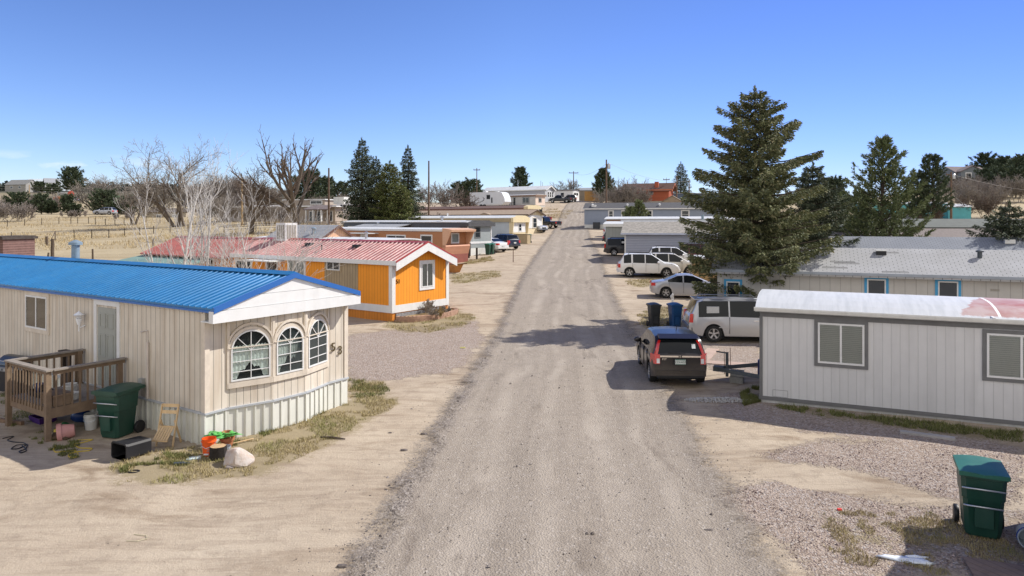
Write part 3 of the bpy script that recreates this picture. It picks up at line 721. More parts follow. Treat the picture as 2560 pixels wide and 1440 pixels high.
for s in (0, 1):
    sl = .84 / 2.1; p0, p1 = ((-.2, 2.98 - .2 * sl), (2.1, 3.82)) if s == 0 else ((2.1, 3.82), (4.4, 2.98 - .2 * sl))
    b.prism([(.44, p0[0], p0[1] + .115), (.44, p1[0], p1[1] + .115), (.44, p1[0], p1[1] + .045), (.44, p0[0], p0[1] + .045)], (.045, 0, 0))
b.build("roof_trim", REDT, H51)
b = MB(); b.box(-4.95, -.012, .84, -2.4, .01, 2.9); b.build("siding_panel", KHAKI, H51)
window(H51, ID, -4.85, 2.30, -3.65, 3.02, 'slide', KHAKI, .09, WHITE, td=.035)
window(H51, ID, -8.05, 1.3, -6.5, 2.9, 'slide', WHITE, .08, WHITE, blind=True)
window(H51, ID, -13.0, 1.2, -11.3, 2.75, 'slide', TANT, .1, OFFWHITE)
door(H51, ID, -10.0, .55, -8.9, 2.75, mat("brown_door", (.12, .07, .04), .6), WHITE, .1, pane=True)
b = MB(); b.box(-10.7, -1.0, 2.72, -8.3, .01, 2.78); b.build("door_awning", OFFWHITE, H51)
window(H51, END(0), 1.92, 1.42, 3.08, 2.94, 'slide', WHITE, .14, WHITE, blind=True, td=.04)
text(H51, "house_number", "51", .3, END(0) @ Matrix.Translation((.40, -.012, 1.98)), mat("dark_bronze", (.04, .025, .01), .4, metal=.5), .012)
b = MB(); b.box(-.01, .25, .05, .025, 3.9, .42); b.build("liner_sheet", mat("grey_plastic_sheet", (.22, .22, .23), .35, .4, 9), H51)
for x, y in ((-3.9, 1.3), (-7.9, 1.35)):
    b = MB(); z = 2.98 + .84 * y / 2.1 + .08; b.box(x - .22, y - .16, z - .05, x + .22, y + .16, z + .12); b.build("roof_vent", BLACKP, H51)
vent(H51, -6.1, .75, 3.32, BLACKP, .03, .3)
b = MB(); b.box(-11.5, 1.8, 3.55, -10.65, 2.6, 3.75); b.build("cooler_stand", METAL, H51)
b = MB(); b.box(-11.52, 1.75, 3.75, -10.6, 2.6, 4.85); k = b.build("swamp_cooler", WHITE, H51)
b = MB()
for i in range(4): b.box(-11.4 + i * .19, 1.73, 3.9, -11.28 + i * .19, 1.76, 4.72)
for i in range(4): b.box(-10.61, 1.85 + i * .18, 3.9, -10.58, 1.97 + i * .18, 4.72)
b.build("louvre", mat("louvre_grey", (.3, .28, .24), .7, .2, 8), k)
# back wing of 51 and its lower green roofed addition
REDM = mat("dull_red_metal_roof", (.30, .085, .07), .5, .2, .8, spec=.4, streak=.4, dirt=(.38, .15, .12))
HW = home("house_wing", "rear wing of the orange home under dull red metal with hip end", "house", (-5.83, 33.2), -35, -23.2, -13.35, 4.6, 2.75,
          ('gable', .95, REDM, .3, .05, .35, .23), ORD, None, z=0.15, group="homes along the gravel road")
window(HW, ID, -17.2, 1.2, -15.2, 2.6, 'grid', TANT, .1, OFFWHITE)
GREENR = mat("green_roll_roof", (.16, .25, .215), .8, .15, .7, streak=.4, dirt=(.26, .33, .30))
AD = home("lean_to", "orange lean-to with a patchy green roll roof and white edge", "shed", tuple((Matrix.Translation((-5.83, 33.2, 0)) @ Matrix.Rotation(R(-35), 4, 'Z') @ Vector((-23.5, -3.9, 0))).xy), -35, 0, 7.9, 3.8, 1.75,
          ('shed', .75, GREENR, .3, .3, .25, None), ORANGE, None, None, None, (.16, OFFWHITE), z=0.15, group="outbuildings")
# white roofed trailer, gable shed behind 51
HWT = home("mobile_home", "mobile home with flat white metal roof, mostly hidden behind the orange home", "mobile home", (-8.7, 46.5), -33, -14, 0, 3.6, 3.05,
           ('bow', .12, ROOFW, .1, .15, .1, None), mat("beige_metal", (.42, .36, .28), .6, .1, 1.5, pat=('v', .3, .02, .6)), None, z=.55, group="homes along the gravel road")
vent(HWT, -2.2, .5, 3.15, METAL, .09, .45)
PEACH = mat("peach_siding", (.62, .36, .22), .75, .06, 2, pat=('v', .2, .02, .65))
SHING = mat("grey_shingle", (.30, .31, .325), .9, .16, 5, pat=('h', .11, .02, .6))
GSH = home("garage_shed", "small gabled outbuilding with grey shingles and peach gable, behind the red roof", "shed", (-14.3, 50.6), -28, -5.2, 0, 3.7, 3.0,
           ('gable', .95, SHING, .3, .25, .25, None), PEACH, None, fascia=(.12, mat("brown_fascia", (.10, .045, .03), .7)), z=.7, group="outbuildings")
vent(GSH, -1.1, .6, 3.2, PIPE, .12, .5)
# ================================================================== left row up the road
OTAN = mat("terracotta_metal", (.43, .20, .095), .55, .06, 1.2, pat=('h', .09, .02, .7)); OLIGHT = mat("peach_metal", (.66, .40, .26), .55, .06, 1.2, pat=('h', .09, .02, .75))
def hat(px, d): p = gd(px, d); return (p.x, p.y)
HO = home("mobile_home", "terracotta vintage trailer with a slanted peach front and white roof edge", "mobile home", hat(1106, 60.5), -37, -16, 0, 3.3, 3.05,
          ('bow', .12, ROOFW, .1, 0.0, .08, None), OTAN, None, None, None, (.1, WHITE), group="homes along the gravel road")
b = MB()    # raked front hood, lower nose
for y0, y1 in ((-.0, .14), (3.16, 3.3)): b.prism([(0, y0, 1.6), (.25, y0, 1.6), (1.05, y0, 3.1), (0, y0, 3.1)], (0, y1 - y0, 0))
b.prism([(.0, -.02, 2.92), (1.08, -.02, 2.92), (1.12, -.02, 3.12), (.0, -.02, 3.24)], (0, 3.34, 0)); b.build("front_hood", OLIGHT, HO)
b = MB(); b.prism([(.0, 0, .9), (.2, 0, .9), (.42, 0, 1.62), (.36, 0, 1.72), (0, 0, 1.72)], (0, 3.3, 0)); b.build("front_nose", mat("salmon_siding", (.60, .30, .19), .6, .06, 2, pat=('h', .12, .025, .65)), HO)
b = MB(); b.prism([(.0, .02, -.6), (.12, .02, -.6), (.2, .02, .9), (0, .02, .9)], (0, 3.26, 0)); b.build("front_skirt", mat("brick_red_siding", (.30, .105, .08), .7, .1, 2, pat=('h', .12, .025, .6)), HO)
window(HO, END(.02), 1.1, 1.85, 2.2, 2.8, 'single', WHITE, .07, WHITE, blind=True)
window(HO, ID, -2.7, 1.5, -1.2, 2.65, 'hung', WHITE, .07, WHITE); window(HO, ID, -7.2, 1.7, -4.6, 2.6, 'slide', WHITE, .07, WHITE)
door(HO, ID, -10.9, .7, -9.8, 2.6, WHITE, WHITE, .08, pane=True)
b = MB(); b.box(-11.6, -1.5, 2.66, -8.3, .02, 2.74); b.build("door_awning", ROOFW, HO)
b = MB(); b.box(-8.5, -1.45, .0, -8.42, -1.37, 2.66); b.build("post", WHITE, HO)
GREYD = mat("charcoal_siding", (.085, .095, .11), .7, .12, 1.5, pat=('v', .3, .02, .6)); GREYG = mat("grey_green_boards", (.30, .33, .33), .75, .1, 2, pat=('v', .2, .02, .55))
HG = home("mobile_home", "charcoal mobile home with a grey board front and dark shingled front awning", "mobile home", hat(1169, 68.5), -39, -20, 0, 3.6, 3.35,
          ('bow', .14, ROOFW, .1, .0, .1, None), GREYD, None, group="homes along the gravel road")
b = MB(); b.box(.0, .05, -.7, .03, 3.55, 3.3); b.build("front_panel", GREYG, HG)
b = MB(); b.box(-.02, -.03, -.7, .06, .09, 3.3); b.box(-.02, 3.5, -.7, .06, 3.62, 3.3); b.box(.028, .09, 1.2, .06, 3.5, 1.42); b.build("front_trim", WHITE, HG)
b = MB(); b.box(.028, .09, -.7, .05, 3.5, .75); b.build("skirt", OFFWHITE, HG)
b = MB(); b.prism([(-.9, y, z) for y, z in ((-.25, 2.95), (3.9, 2.95), (3.9, 3.3), (2.9, 3.58), (.8, 3.58), (-.25, 3.3))], (1.25, 0, 0)); b.build("front_awning", mat("dark_shingle", (.10, .10, .105), .9, .2, 4, pat=('h', .13, .03, .45)), HG)
window(HG, END(.03), 1.0, 1.75, 1.9, 2.95, 'hung', TRIMGREY, .06, TRIMGREY)
window(HG, ID, -12.5, 1.8, -11, 2.7, 'slide', WHITE, .07, WHITE); window(HG, ID, -7.2, 1.8, -5.6, 2.7, 'slide', OFFWHITE, .07); window(HG, ID, -19.2, 1.7, -17.3, 2.9, 'slide', WHITE, .1)
b = MB(); b.prism([(-15.9, -2.2, 2.75), (-8.4, -2.2, 2.75), (-8.2, .02, 3.15), (-15.9, .02, 3.15)], (0, 0, .08)); b.build("porch_roof", SHING, HG)
b = MB(); b.box(-10.6, -2.3, 2.62, -8.3, -2.2, 2.85); b.build("porch_fascia", WHITE, HG)
window(HG, ID, -10.4, 1.7, -9.0, 2.5, 'slide', OFFWHITE, .07); vent(HG, -4.0, .4, 3.4, METAL, .12, .45); vent(HG, -12.8, -.8, 2.95, METAL, .1, .3)
CREAM = mat("cream_panel", (.66, .55, .34), .65, .06, 1.5, pat=('v', .3, .02, .7)); PALEB = mat("pale_blue_grey_panel", (.40, .44, .475), .6, .1, .7)
HC = home("mobile_home", "cream fronted mobile home with pale blue grey side and long beige eave", "mobile home", hat(1278, 90.5), -33, -22, 0, 3.9, 3.0,
          ('bow', .35, ROOFW, .1, .3, .12, None), PALEB, None, group="homes along the gravel road")
b = MB(); b.box(-22, -.22, 2.55, .0, -.1, 3.05); b.build("eave_band", mat("beige_band", (.34, .28, .18), .7, .08), HC)
b = MB(); b.box(.0, .0, -.6, .04, 3.9, 3.0); b.build("front_panel", CREAM, HC)
b = MB(); b.prism([(.02, y, z) for y, z in ((-.15, 2.5), (4.05, 2.5), (4.05, 3.1), (2.9, 3.42), (1, 3.42), (-.15, 3.1))], (.4, 0, 0)); b.build("front_hood", CREAM, HC)
b = MB(); b.box(.035, .45, 1.15, .06, 3.5, 2.5); b.build("white_panel", WHITE, HC)
b = MB(); b.prism([(.04, -.02, .9), (.2, -.02, .9), (.42, -.02, 2.55), (.04, -.02, 2.55)], (0, .12, 0)); b.prism([(.04, 3.8, .9), (.2, 3.8, .9), (.42, 3.8, 2.55), (.04, 3.8, 2.55)], (0, .12, 0)); b.box(-.3, -.02, -.6, .06, .1, 2.5); b.build("wing_wall", CREAM, HC)
window(HC, END(.06), 1.7, 1.25, 2.5, 2.35, 'hung', OFFWHITE, .06, WHITE)
b = MB(); b.box(.03, .1, -.6, .07, 3.8, .45); b.build("skirt", OFFWHITE, HC)
vent(HC, -12, 1.6, 3.3, WHITE, .1, .5, False); vent(HC, -19.5, 1.2, 3.3, METAL, .12, .7)
TROOF = mat("tan_shingle", (.33, .255, .19), .9, .14, 3)
HT = home("mobile_home", "cream mobile home with tan shingle roof and a white gabled front", "mobile home", hat(1318, 104), -36, -24, 0, 4.2, 3.0,
          ('gable', .75, TROOF, .3, .5, .35, None), mat("cream_siding", (.62, .53, .36), .7, .08), None, None, (.15, mat("cream_trim", (.66, .58, .44), .6)), (.12, mat("dark_brown_fascia", (.07, .045, .03), .8)), group="homes along the gravel road")
b = MB(); b.box(.005, .2, .9, .04, 4.0, 2.9); b.build("front_panel", WHITE, HT)
window(HT, END(.04), 1.4, .9, 2.6, 2.6, 'hung', mat("cream_trim", None or (.66, .58, .44), .6), .08, WHITE)
b = MB(); b.prism([(-9.5, -.4, 2.95), (-6.5, -.4, 2.95), (-8, -.4, 3.35)], (0, 2, 0)); b.build("porch_gable", TROOF, HT)
BRN = mat("brown_roof", (.115, .07, .055), .85, .2, 2)
HB = home("mobile_home", "mauve brown mobile home with dark flat roof and cream front canopy", "mobile home", hat(1311, 121), -36, -32, 0, 3.9, 2.9,
          ('shed', .55, BRN, .2, .1, .1, None), mat("mauve_siding", (.235, .135, .115), .75, .1), None, group="homes along the gravel road")
b = MB(); b.prism([(.0, y, z) for y, z in ((-.2, 2.75), (4.1, 2.75), (4.1, 3.2), (3, 3.45), (.8, 3.45), (-.2, 3.2))], (.9, 0, 0)); b.build("front_hood", CREAM, HB)
b = MB(); b.box(0, -.02, .3, .05, 3.9, 2.75); b.build("front_panel", CREAM, HB)
window(HB, END(.05), .6, 1.4, 3.3, 2.6, 'slide', WHITE, .1, WHITE); window(HB, ID, -8.5, 1.6, -7.2, 2.7, 'single', TRIMGREY, .08, TRIMGREY); window(HB, ID, -13, 1.7, -10.5, 2.6, 'slide', TRIMGREY, .08, TRIMGREY)
# ================================================================== crest of the hill
LG_ = mat("light_grey_panel", (.46, .45, .42), .7, .1, .8)
HM = home("mobile_home", "pale grey mobile home with brown trim and small porch near the hilltop", "mobile home", hat(1338, 152), -38, -15, 0, 3.8, 2.95,
          ('bow', .15, ROOFW, .2, .25, .2, None), LG_, None, fascia=(.3, mat("rust_brown_trim", (.22, .15, .11), .8)), group="homes at the crest")
b = MB(); b.box(-15, -.03, .2, .02, .0, .75); b.build("belt_trim", mat("rust_brown_trim", (.22, .15, .11), .8), HM)
b = MB(); b.box(.0, .1, .7, .04, 3.7, 2.7); b.build("front_panel", mat("pale_peach_panel", (.66, .54, .45), .7), HM)
for a in (-11.2, -3.6): window(HM, ID, a, 1.1, a + 2.0, 2.55, 'slide', TRIMGREY, .1, OFFWHITE)
for a in (-8.4, -6.2): window(HM, ID, a, .6, a + .7, 2.6, 'single', TRIMGREY, .08, OFFWHITE, name="door")
window(HM, END(.04), 1.2, 1.3, 2.4, 2.4, 'slide', TRIMGREY, .08, OFFWHITE)
b = MB(); b.box(-9.2, -1.4, .2, -5, -.05, .5)
for i in range(9): b.box(-9.2 + i * .5, -1.4, .5, -9.12 + i * .5, -1.34, 1.3)
b.box(-9.2, -1.42, 1.3, -5, -1.32, 1.38); b.build("porch", mat("dark_wood_stain", (.07, .055, .045), .8), HM)
HGB = home("mobile_home", "grey gabled home with white trim and triple front window at the hilltop", "mobile home", hat(1364, 170), -32, -19, 0, 4.6, 3.0,
           ('gable', 1.0, ROOFW, .3, .4, .25, None), mat("cool_grey_siding", (.36, .37, .40), .7, .08), None, None, (.2, WHITE), (.2, WHITE), z=9.9, group="homes at the crest")
for a in (.9, 1.95, 3.0): window(HGB, END(0), a, 1.0, a + .95, 2.6, 'hung', WHITE, .12, WHITE)
for x, h in ((-5, .9), (-2.2, .9), (-9.5, 1.9)): vent(HGB, x, 2.3, 3.95, METAL, .06, h, x > -6)
HP = home("mobile_home", "white fronted home with dark flat roof and bay window at the top of the road", "mobile home", hat(1432, 178), -30, -10, 0, 4.0, 3.0,
          ('bow', .35, mat("dark_metal_roof", (.10, .095, .09), .7), .2, .3, .2, None), WHITE, None, z=10.0, group="homes at the crest")
window(HP, END(0), .4, 1.4, 3.6, 2.8, 'slide', OFFWHITE, .15, WHITE, ft=.2); window(HP, ID, -3.6, 1.2, -2.4, 2.6, 'single', OFFWHITE, .1)
HK = home("mobile_home", "long taupe mobile home with grey roof behind the cedar fence", "mobile home", hat(1452, 188), -22, -1, 17, 4, 2.5,
          ('gable', .7, SHING, .3, .3, .2, None), mat("taupe_siding", (.25, .21, .16), .8), None, z=11.0, group="homes at the crest")
window(HK, ID, 3.6, 1.2, 5.0, 2.3, 'single', WHITE, .15)
def fence_run(name, label, pts, hgt, mats, kind='board', n_rail=2, every=2.4):
    T = thing(name, label, "fence", (pts[0][0], pts[0][1], G(*pts[0])))
    o = Vector(T.location)
    dist = 0; posts = []; bd = MB(); rl = MB()
    for (a, c) in zip(pts[:-1], pts[1:]):
        L = math.hypot(c[0] - a[0], c[1] - a[1]); n = max(1, round(L / every))
        for i in range(n + 1):
            t = i / n; x, y = a[0] + (c[0] - a[0]) * t, a[1] + (c[1] - a[1]) * t; posts.append((x, y, G(x, y)))
        ang = math.atan2(c[1] - a[1], c[0] - a[0])
        if kind == 'board':
            m = int(L / .15)
            for i in range(m):
                t = (i + .5) / m; x, y = a[0] + (c[0] - a[0]) * t, a[1] + (c[1] - a[1]) * t
                bd.M = Matrix.Translation((x - o.x, y - o.y, G(x, y) - o.z)) @ Matrix.Rotation(ang, 4, 'Z'); bd.box(-.07, -.012, 0, .07, .012, hgt + .03 * math.sin(i * 1.7))
    if kind == 'board': bd.build("board_panel", mats[0], T)
    for x, y, z in posts:
        q = MB(); q.tube([(x - o.x, y - o.y, z - o.z - .3), (x - o.x, y - o.y, z - o.z + hgt * (1 if kind != 'board' else .95))], .06 if kind != 'board' else .05, 5); q.build("post", mats[-1], T)
    if kind in ('rail', 'wire'):
        for k in range(n_rail):
            zz = hgt * (.95 - .8 * k / n_rail)
            for p, q in zip(posts[:-1], posts[1:]):
                rl.tube([(p[0] - o.x, p[1] - o.y, p[2] - o.z + zz), (q[0] - o.x, q[1] - o.y, q[2] - o.z + zz)], .045 if kind == 'rail' else .008, 4)
        rl.build("rail" if kind == 'rail' else "wire", mats[0], T)
    return T
CEDAR = mat("cedar_boards", (.50, .28, .10), .8, .15, 3, streak=.3)
fence_run("board_fence", "yellow cedar board fence at the top of the road", [tuple(gd(1462, 172).xy), tuple(gd(1500, 174).xy)], 2.5, [CEDAR, CEDAR])
# ================================================================== right side: grey trailer close by
RGREY = mat("pale_grey_siding", (.60, .595, .59), .75, .05, 1.2, pat=('v', .2, .009, .78), streak=.22, bump=.3)
def rt_roof():
    N = NT("coated_trailer_roof"); v = N.coord(); X = N.xyz(v)
    n = N.noise(v, 1.3, 5, .6); s = N.noise(N.scale(v, (5, .5, 1)), 1.5, 4)
    w = N.mix(N.ramp(s, .4, .7), (.52, .53, .535), (.43, .445, .45)); w = N.mix(N.math('MULTIPLY', N.ramp(N.noise(v, 3.5, 5, .7), .66, .75), .6), w, (.34, .33, .30))
    r = N.mix(N.ramp(n, .35, .62), (.32, .11, .09), (.42, .31, .285))
    edge = N.math('ADD', X[0], N.math('ADD', N.math('MULTIPLY', N.math('SUBTRACT', X[1], 1), -.35), N.math('MULTIPLY', N.math('SUBTRACT', N.noise(v, 2.6, 4), .5), .5)))
    m = N.math('MULTIPLY', N.ramp(edge, 5.05, 5.1), N.ramp(N.math('ADD', X[1], N.math('MULTIPLY', N.math('SUBTRACT', N.noise(v, 9, 3), .5), .25)), .02, .08))
    seam = N.math('LESS_THAN', N.math('ABSOLUTE', N.math('SUBTRACT', N.math('MODULO', N.math('ADD', X[0], .05), 1.25), .6)), .03)
    c = N.mix(m, w, N.mix(seam, r, (.75, .74, .72)))
    fr = N.math('MODULO', N.math('ADD', X[0], 50), .3); N.bump(N.math('ADD', N.math('LESS_THAN', fr, .02), N.math('MULTIPLY', n, .6)), .25, .03)
    return N.fin(c, .5, 0, .35)
RT = home("mobile_home", "pale grey trailer with white coated roof patched red and dark grey trim", "mobile home", (6.89, 18.97), -24.3, 0, 15, 3.7, 2.50,
          ('bow', .31, rt_roof(), .12, .1, .12, None), RGREY, (.10, WHITE), z=0.0, group="homes along the gravel road")
[o for o in RT.children if o.name.startswith("skirt")][0].data.materials[0] = mat("dirty_white_skirt", (.5, .5, .49), .7, .2, 4)
b = MB(); b.box(-.0, -.025, 2.36, 15, .01, 2.52); b.box(-.0, -.02, .06, 15, .01, .16); b.box(-.012, -.03, .16, .07, .01, 2.36); b.box(-.03, -.03, .06, -.003, 3.7, .16); b.build("trim_board", TRIMGREY, RT)
b = MB()
prof = [(-.12, 2.53), (-.21, 2.53), (-.235, 2.6), (-.235, 2.635), (-.215, 2.635), (-.2, 2.56), (-.12, 2.56)]
b.loft([[(x, y, z) for y, z in prof] for x in (-.14, 15)]); b.build("gutter", OFFWHITE, RT)
for x in (5.35, 8):
    b = MB(); b.box(x, -.24, 2.6, x + .05, .12, 2.66); b.build("gutter_strap", WHITE, RT)
window(RT, ID, 1.38, 1.11, 2.67, 2.37, 'slide', TRIMGREY, .085, WHITE, blind=True, td=.03, ft=.05)
window(RT, ID, 5.17, 1.08, 6.75, 2.34, 'slide', TRIMGREY, .085, WHITE, blind=True, td=.03, ft=.05)
b = MB(); ring4(b, .33, .17, .72, .36, .008, -.006, .005); b.build("access_hatch", mat("hatch_line", (.2, .2, .2), .8), RT)
# blue trimmed home behind
BTW = mat("putty_siding", (.47, .455, .425), .75, .05, 1.5, pat=('v', .41, .014, .62), streak=.15)
def shingle_mat(name, a, bcol, worn=True, sx=.33, sz=.14):
    N = NT(name); v = N.coord(); X = N.xyz(v)
    row = N.math('FLOOR', N.math('DIVIDE', X[1], sz)); xo = N.math('ADD', X[0], N.math('MULTIPLY', row, sx * .5))
    fx = N.math('MODULO', N.math('DIVIDE', N.math('ADD', xo, 80), sx), 1.0); fy = N.math('MODULO', N.math('DIVIDE', N.math('ADD', X[1], 80), sz), 1.0)
    cmb = N.n('ShaderNodeCombineXYZ'); N.set(cmb.inputs[0], N.math('FLOOR', N.math('DIVIDE', N.math('ADD', xo, 80), sx * 3))); N.set(cmb.inputs[1], row)
    wn_ = N.n('ShaderNodeTexWhiteNoise', noise_dimensions='2D'); N.set(wn_.inputs[0], cmb.outputs[0])
    n = N.noise(v, .9, 5)
    c = N.mix(N.ramp(n, .3, .7), a, bcol)
    gap = N.math('MULTIPLY', N.math('LESS_THAN', fx, .085), N.math('GREATER_THAN', fy, .35))
    c = N.mix(N.math('MULTIPLY', gap, .8), c, c3(a, .25)); c = N.mix(N.math('MULTIPLY', N.math('LESS_THAN', fy, .08), .45), c, c3(a, .4))
    if worn: c = N.mix(N.math('MULTIPLY', N.math('GREATER_THAN', wn_.outputs['Value'], .972), N.math('LESS_THAN', fy, .75)), c, c3(a, .42))
    N.bump(N.math('ADD', fy, N.noise(v, 30, 2)), .3, .01)
    return N.fin(c, .85, 0, .2)
BT = home("mobile_home", "putty coloured home with worn pale shingle roof and bright blue window trim", "mobile home", (13.8, 30.0), -23, -4.6, 18, 4.6, 2.62,
          ('gable', .95, shingle_mat("pale_worn_shingle", (.31, .31, .305), (.37, .37, .375)), .3, .3, .35, None), BTW, None, None, None, (.07, mat("grey_gutter", (.28, .31, .35), .5)), z=.12, group="homes along the gravel road")
BTRIM = mat("bright_blue_trim", (.06, .29, .52), .6, .06, 4)
for a in (1.5, 4.12): window(BT, ID, a, 1.0, a + .92, 2.5, 'hung', BTRIM, .1, WHITE, td=.03)
window(BT, ID, -4.3, .6, -3.5, 2.2, 'hung', BTRIM, .1, WHITE)
b = MB(); b.box(6.05, -.02, 2.05, 6.35, .01, 2.14); b.build("name_plate", mat("plate_tan", (.32, .30, .26), .6), BT)
for x, y in ((2.3, 1.75),): b = MB(); z = 2.62 + .95 * y / 2.3; b.box(x - .2, y - .15, z + .02, x + .2, y + .15, z + .2); b.build("roof_vent", BLACKP, BT); b = MB(); b.box(x - .22, y - .17, z + .2, x + .22, y + .2, z + .24); b.build("vent_cap", OFFWHITE, BT)
vent(BT, 6.0, 1.55, 3.3, mat("dark_pipe", (.07, .08, .09), .5), .09, .26)
# roofs further right
HR1 = home("mobile_home", "home with blue grey shingle roof behind the pale shingle roof", "mobile home", (24.5, 43.5), -20, -4, 16, 4.6, 2.6,
           ('gable', .95, shingle_mat("blue_grey_shingle", (.185, .20, .225), (.23, .245, .27), False), .3, .3, .3, None), mat("grey_siding", (.3, .3, .3), .8), None, z=.35, group="homes on the right")
b = MB(); b.box(6.2, 1.3, 3.25, 6.75, 1.6, 3.5); b.build("roof_vent", OFFWHITE, HR1)
HR2 = home("mobile_home", "long home with brown and olive shingle roof below the dry grass bank", "mobile home", (29.5, 53.5), -18, -7, 18, 5.0, 2.7,
           ('gable', .8, mat("brown_grey_shingle", (.21, .18, .165), .9, .15, 5), .3, .3, .4, None), mat("dark_eave_wall", (.16, .14, .13), .9), None, None, None, (.14, mat("black_fascia", (.03, .03, .03), .8)), z=.9, group="homes on the right")
b = MB(); b.prism([(-7.3, 2.4, 3.57), (18.3, 2.4, 3.57), (18.3, 4.9, 4.25), (-7.3, 4.9, 4.25)], (0, 0, .05)); b.build("upper_roof", mat("olive_roll_roof", (.135, .145, .13), .9, .12, 2), HR2)
TURQ = mat("turquoise_panel", (.10, .36, .40), .7, .1, 1)
HTQ = home("house", "turquoise flat roofed house with grey base on the dry bank", "house", hat(2352, 128), -8, -14, 1.2, 4, 3.0, ('shed', .4, ROOFW, .3, .3, .3, None), TURQ, (.95, mat("slate_base", (.14, .15, .17), .8)), group="houses on the right hill", z=5.3)
HTS = home("shed", "small turquoise shed with white roof beside the turquoise house", "shed", hat(2362, 126), -8, .6, 4.5, 3, 2.0, ('shed', .6, ROOFW, .2, .4, .2, None), TURQ, None, group="outbuildings", z=5.6)
HHL = home("house", "grey gabled house on the wooded hill beyond the utility pole", "house", hat(2412, 215), 8, -3, 8.5, 8, 4.6, ('gable', 2.0, mat("brown_hill_roof", (.16, .13, .125), .9), .4, .4, .4, None), mat("slate_grey_siding", (.17, .19, .21), .8), None, group="houses on the right hill", z=G(*hat(2412, 215)) + 1.5)
b = MB(); b.prism([(-2.5, -1.4, -2), (5.6, -1.4, -2), (5.6, -1.4, 4.6), (1.5, -1.4, 6.3), (-2.5, -1.4, 4.6)], (0, 2, 0)); b.build("gable_wing", mat("slate_grey_siding", (.17, .19, .21), .8), HHL)
b = MB(); b.prism([(-2.9, -1.7, 4.5), (1.5, -1.7, 6.4), (1.5, -1.7, 6.65), (-2.9, -1.7, 4.75)], (0, 3, 0)); b.prism([(1.5, -1.7, 6.4), (6.0, -1.7, 4.5), (6.0, -1.7, 4.75), (1.5, -1.7, 6.65)], (0, 3, 0)); b.build("wing_roof", mat("brown_hill_roof", (.16, .13, .125), .9), HHL)
window(HHL, Matrix.Translation((0, -1.4, 0)), -1, 2.4, 1.2, 4.4, 'grid', WHITE, .25, WHITE)
HHR = home("house", "pale beige house at the edge of the right hilltop", "house", hat(2545, 250), 20, -4, 14, 9, 4.5, ('gable', 2.5, SHING, .4, .4, .4, None), mat("pale_beige_wall", (.42, .38, .35), .8), None, group="houses on the right hill", z=G(*hat(2545, 250)) + 3.6)
# ================================================================== right row up the road
LAV = mat("lavender_lap_siding", (.335, .36, .44), .65, .05, 2, pat=('h', .15, .022, .55))
LG = home("garage", "lavender lap sided garage with white corner trim and mixed shingle roof", "garage", hat(1562, 62), -14, 0, 9, 6, 2.62,
          ('gable', 1.0, mat("mottled_shingle", (.27, .25, .22), .9, .35, 4), .35, .3, .35, None), LAV, None, group="outbuildings", fascia=(.1, mat("pale_blue_fascia", (.42, .46, .56), .6)))
b = MB(); b.box(-.02, -.03, -.5, .1, .0, 2.55); b.build("corner_trim", WHITE, LG)
GT = home("mobile_home", "grey green trailer with thick white roof behind the lavender garage", "mobile home", hat(1514, 80), -22, 0, 18, 3.8, 2.55,
          ('bow', .3, ROOFW, .25, .3, .2, None), mat("grey_green_panel", (.27, .285, .27), .7, .08, 1, pat=('v', .4, .03, .8)), None, fascia=(.24, OFFWHITE), group="homes along the gravel road")
b = MB(); b.box(1.5, 1.3, 2.9, 16, 3.3, 3.12); b.build("raised_roof", ROOFW, GT)
BR = home("mobile_home", "brown sided trailer with white roof between grey trailers", "mobile home", hat(1516, 92), -22, 0, 18, 3.8, 2.7,
          ('bow', .3, ROOFW, .25, .3, .15, None), mat("brown_panel", (.23, .15, .105), .7, .08, 1), None, group="homes along the gravel road")
vent(BR, 12.6, -.3, 2.2, PIPE, .16, 1.1, False)
BGREY = mat("slate_blue_siding", (.235, .27, .345), .65, .05, 1.5)
GB = home("mobile_home", "slate blue home with charcoal roof and white windows near the hilltop", "mobile home", hat(1461, 112), -16, 0, 22, 4.4, 3.2,
          ('gable', .95, mat("charcoal_shingle", (.095, .095, .10), .9, .15, 3), .25, .3, .3, None), BGREY, (.62, WHITE), None, (.1, WHITE), (.12, WHITE), group="homes along the gravel road")
for a, w in ((3.9, .9), (6.0, 1.0), (10.0, 1.0), (15.4, 1.3)): window(GB, ID, a, 1.55, a + w, 2.95, 'hung', WHITE, .12, WHITE)
for x in (1.2, 6.9, 12): vent(GB, x, .9, 3.65, WHITE, .12, .2)
b = MB(); b.box(1.1, .5, 3.5, 1.8, 1.0, 3.85); b.build("roof_vent", WHITE, GB)
b = MB(); b.box(1.55, -.8, -.1, 2.6, -.15, 1.0); b.build("ac_unit", mat("dark_grey_unit", (.06, .065, .075), .6, pat=('v', .12, .03, .4)), GB)
WR = home("mobile_home", "home showing only its bright white roof above the charcoal roof", "mobile home", hat(1532, 122), -14, 0, 16, 4, 2.8, ('shed', .75, ROOFW, .2, .2, .2, None), LG_, None, group="homes along the gravel road", z=4.6)
REDC = mat("rust_red_boards", (.36, .095, .045), .75, .1, 1, pat=('h', .3, .05, .7)); CBR = mat("cabin_brown_roof", (.13, .075, .06), .85, .15, 2)
RCAB = home("cabin", "rust red boarded cabin with brown gable roof on the hill", "cabin", hat(1672, 150), -26, -10.5, 0, 4.2, 3.4, ('gable', 1.5, CBR, .4, .9, .5, None), REDC, (.9, mat("concrete_base", (.36, .32, .26), .8)), None, None, (.2, mat("orange_rake", (.42, .14, .07), .7)), group="homes at the crest", z=G(*hat(1672, 150)) + .5)
window(RCAB, ID, -4.4, 2.2, -3.5, 3.0, 'single', TRIMGREY, .1, TRIMGREY); b = MB(); b.box(-3.3, .6, 3.6, -2.5, 1.3, 5.2); b.build("chimney", REDC, RCAB)
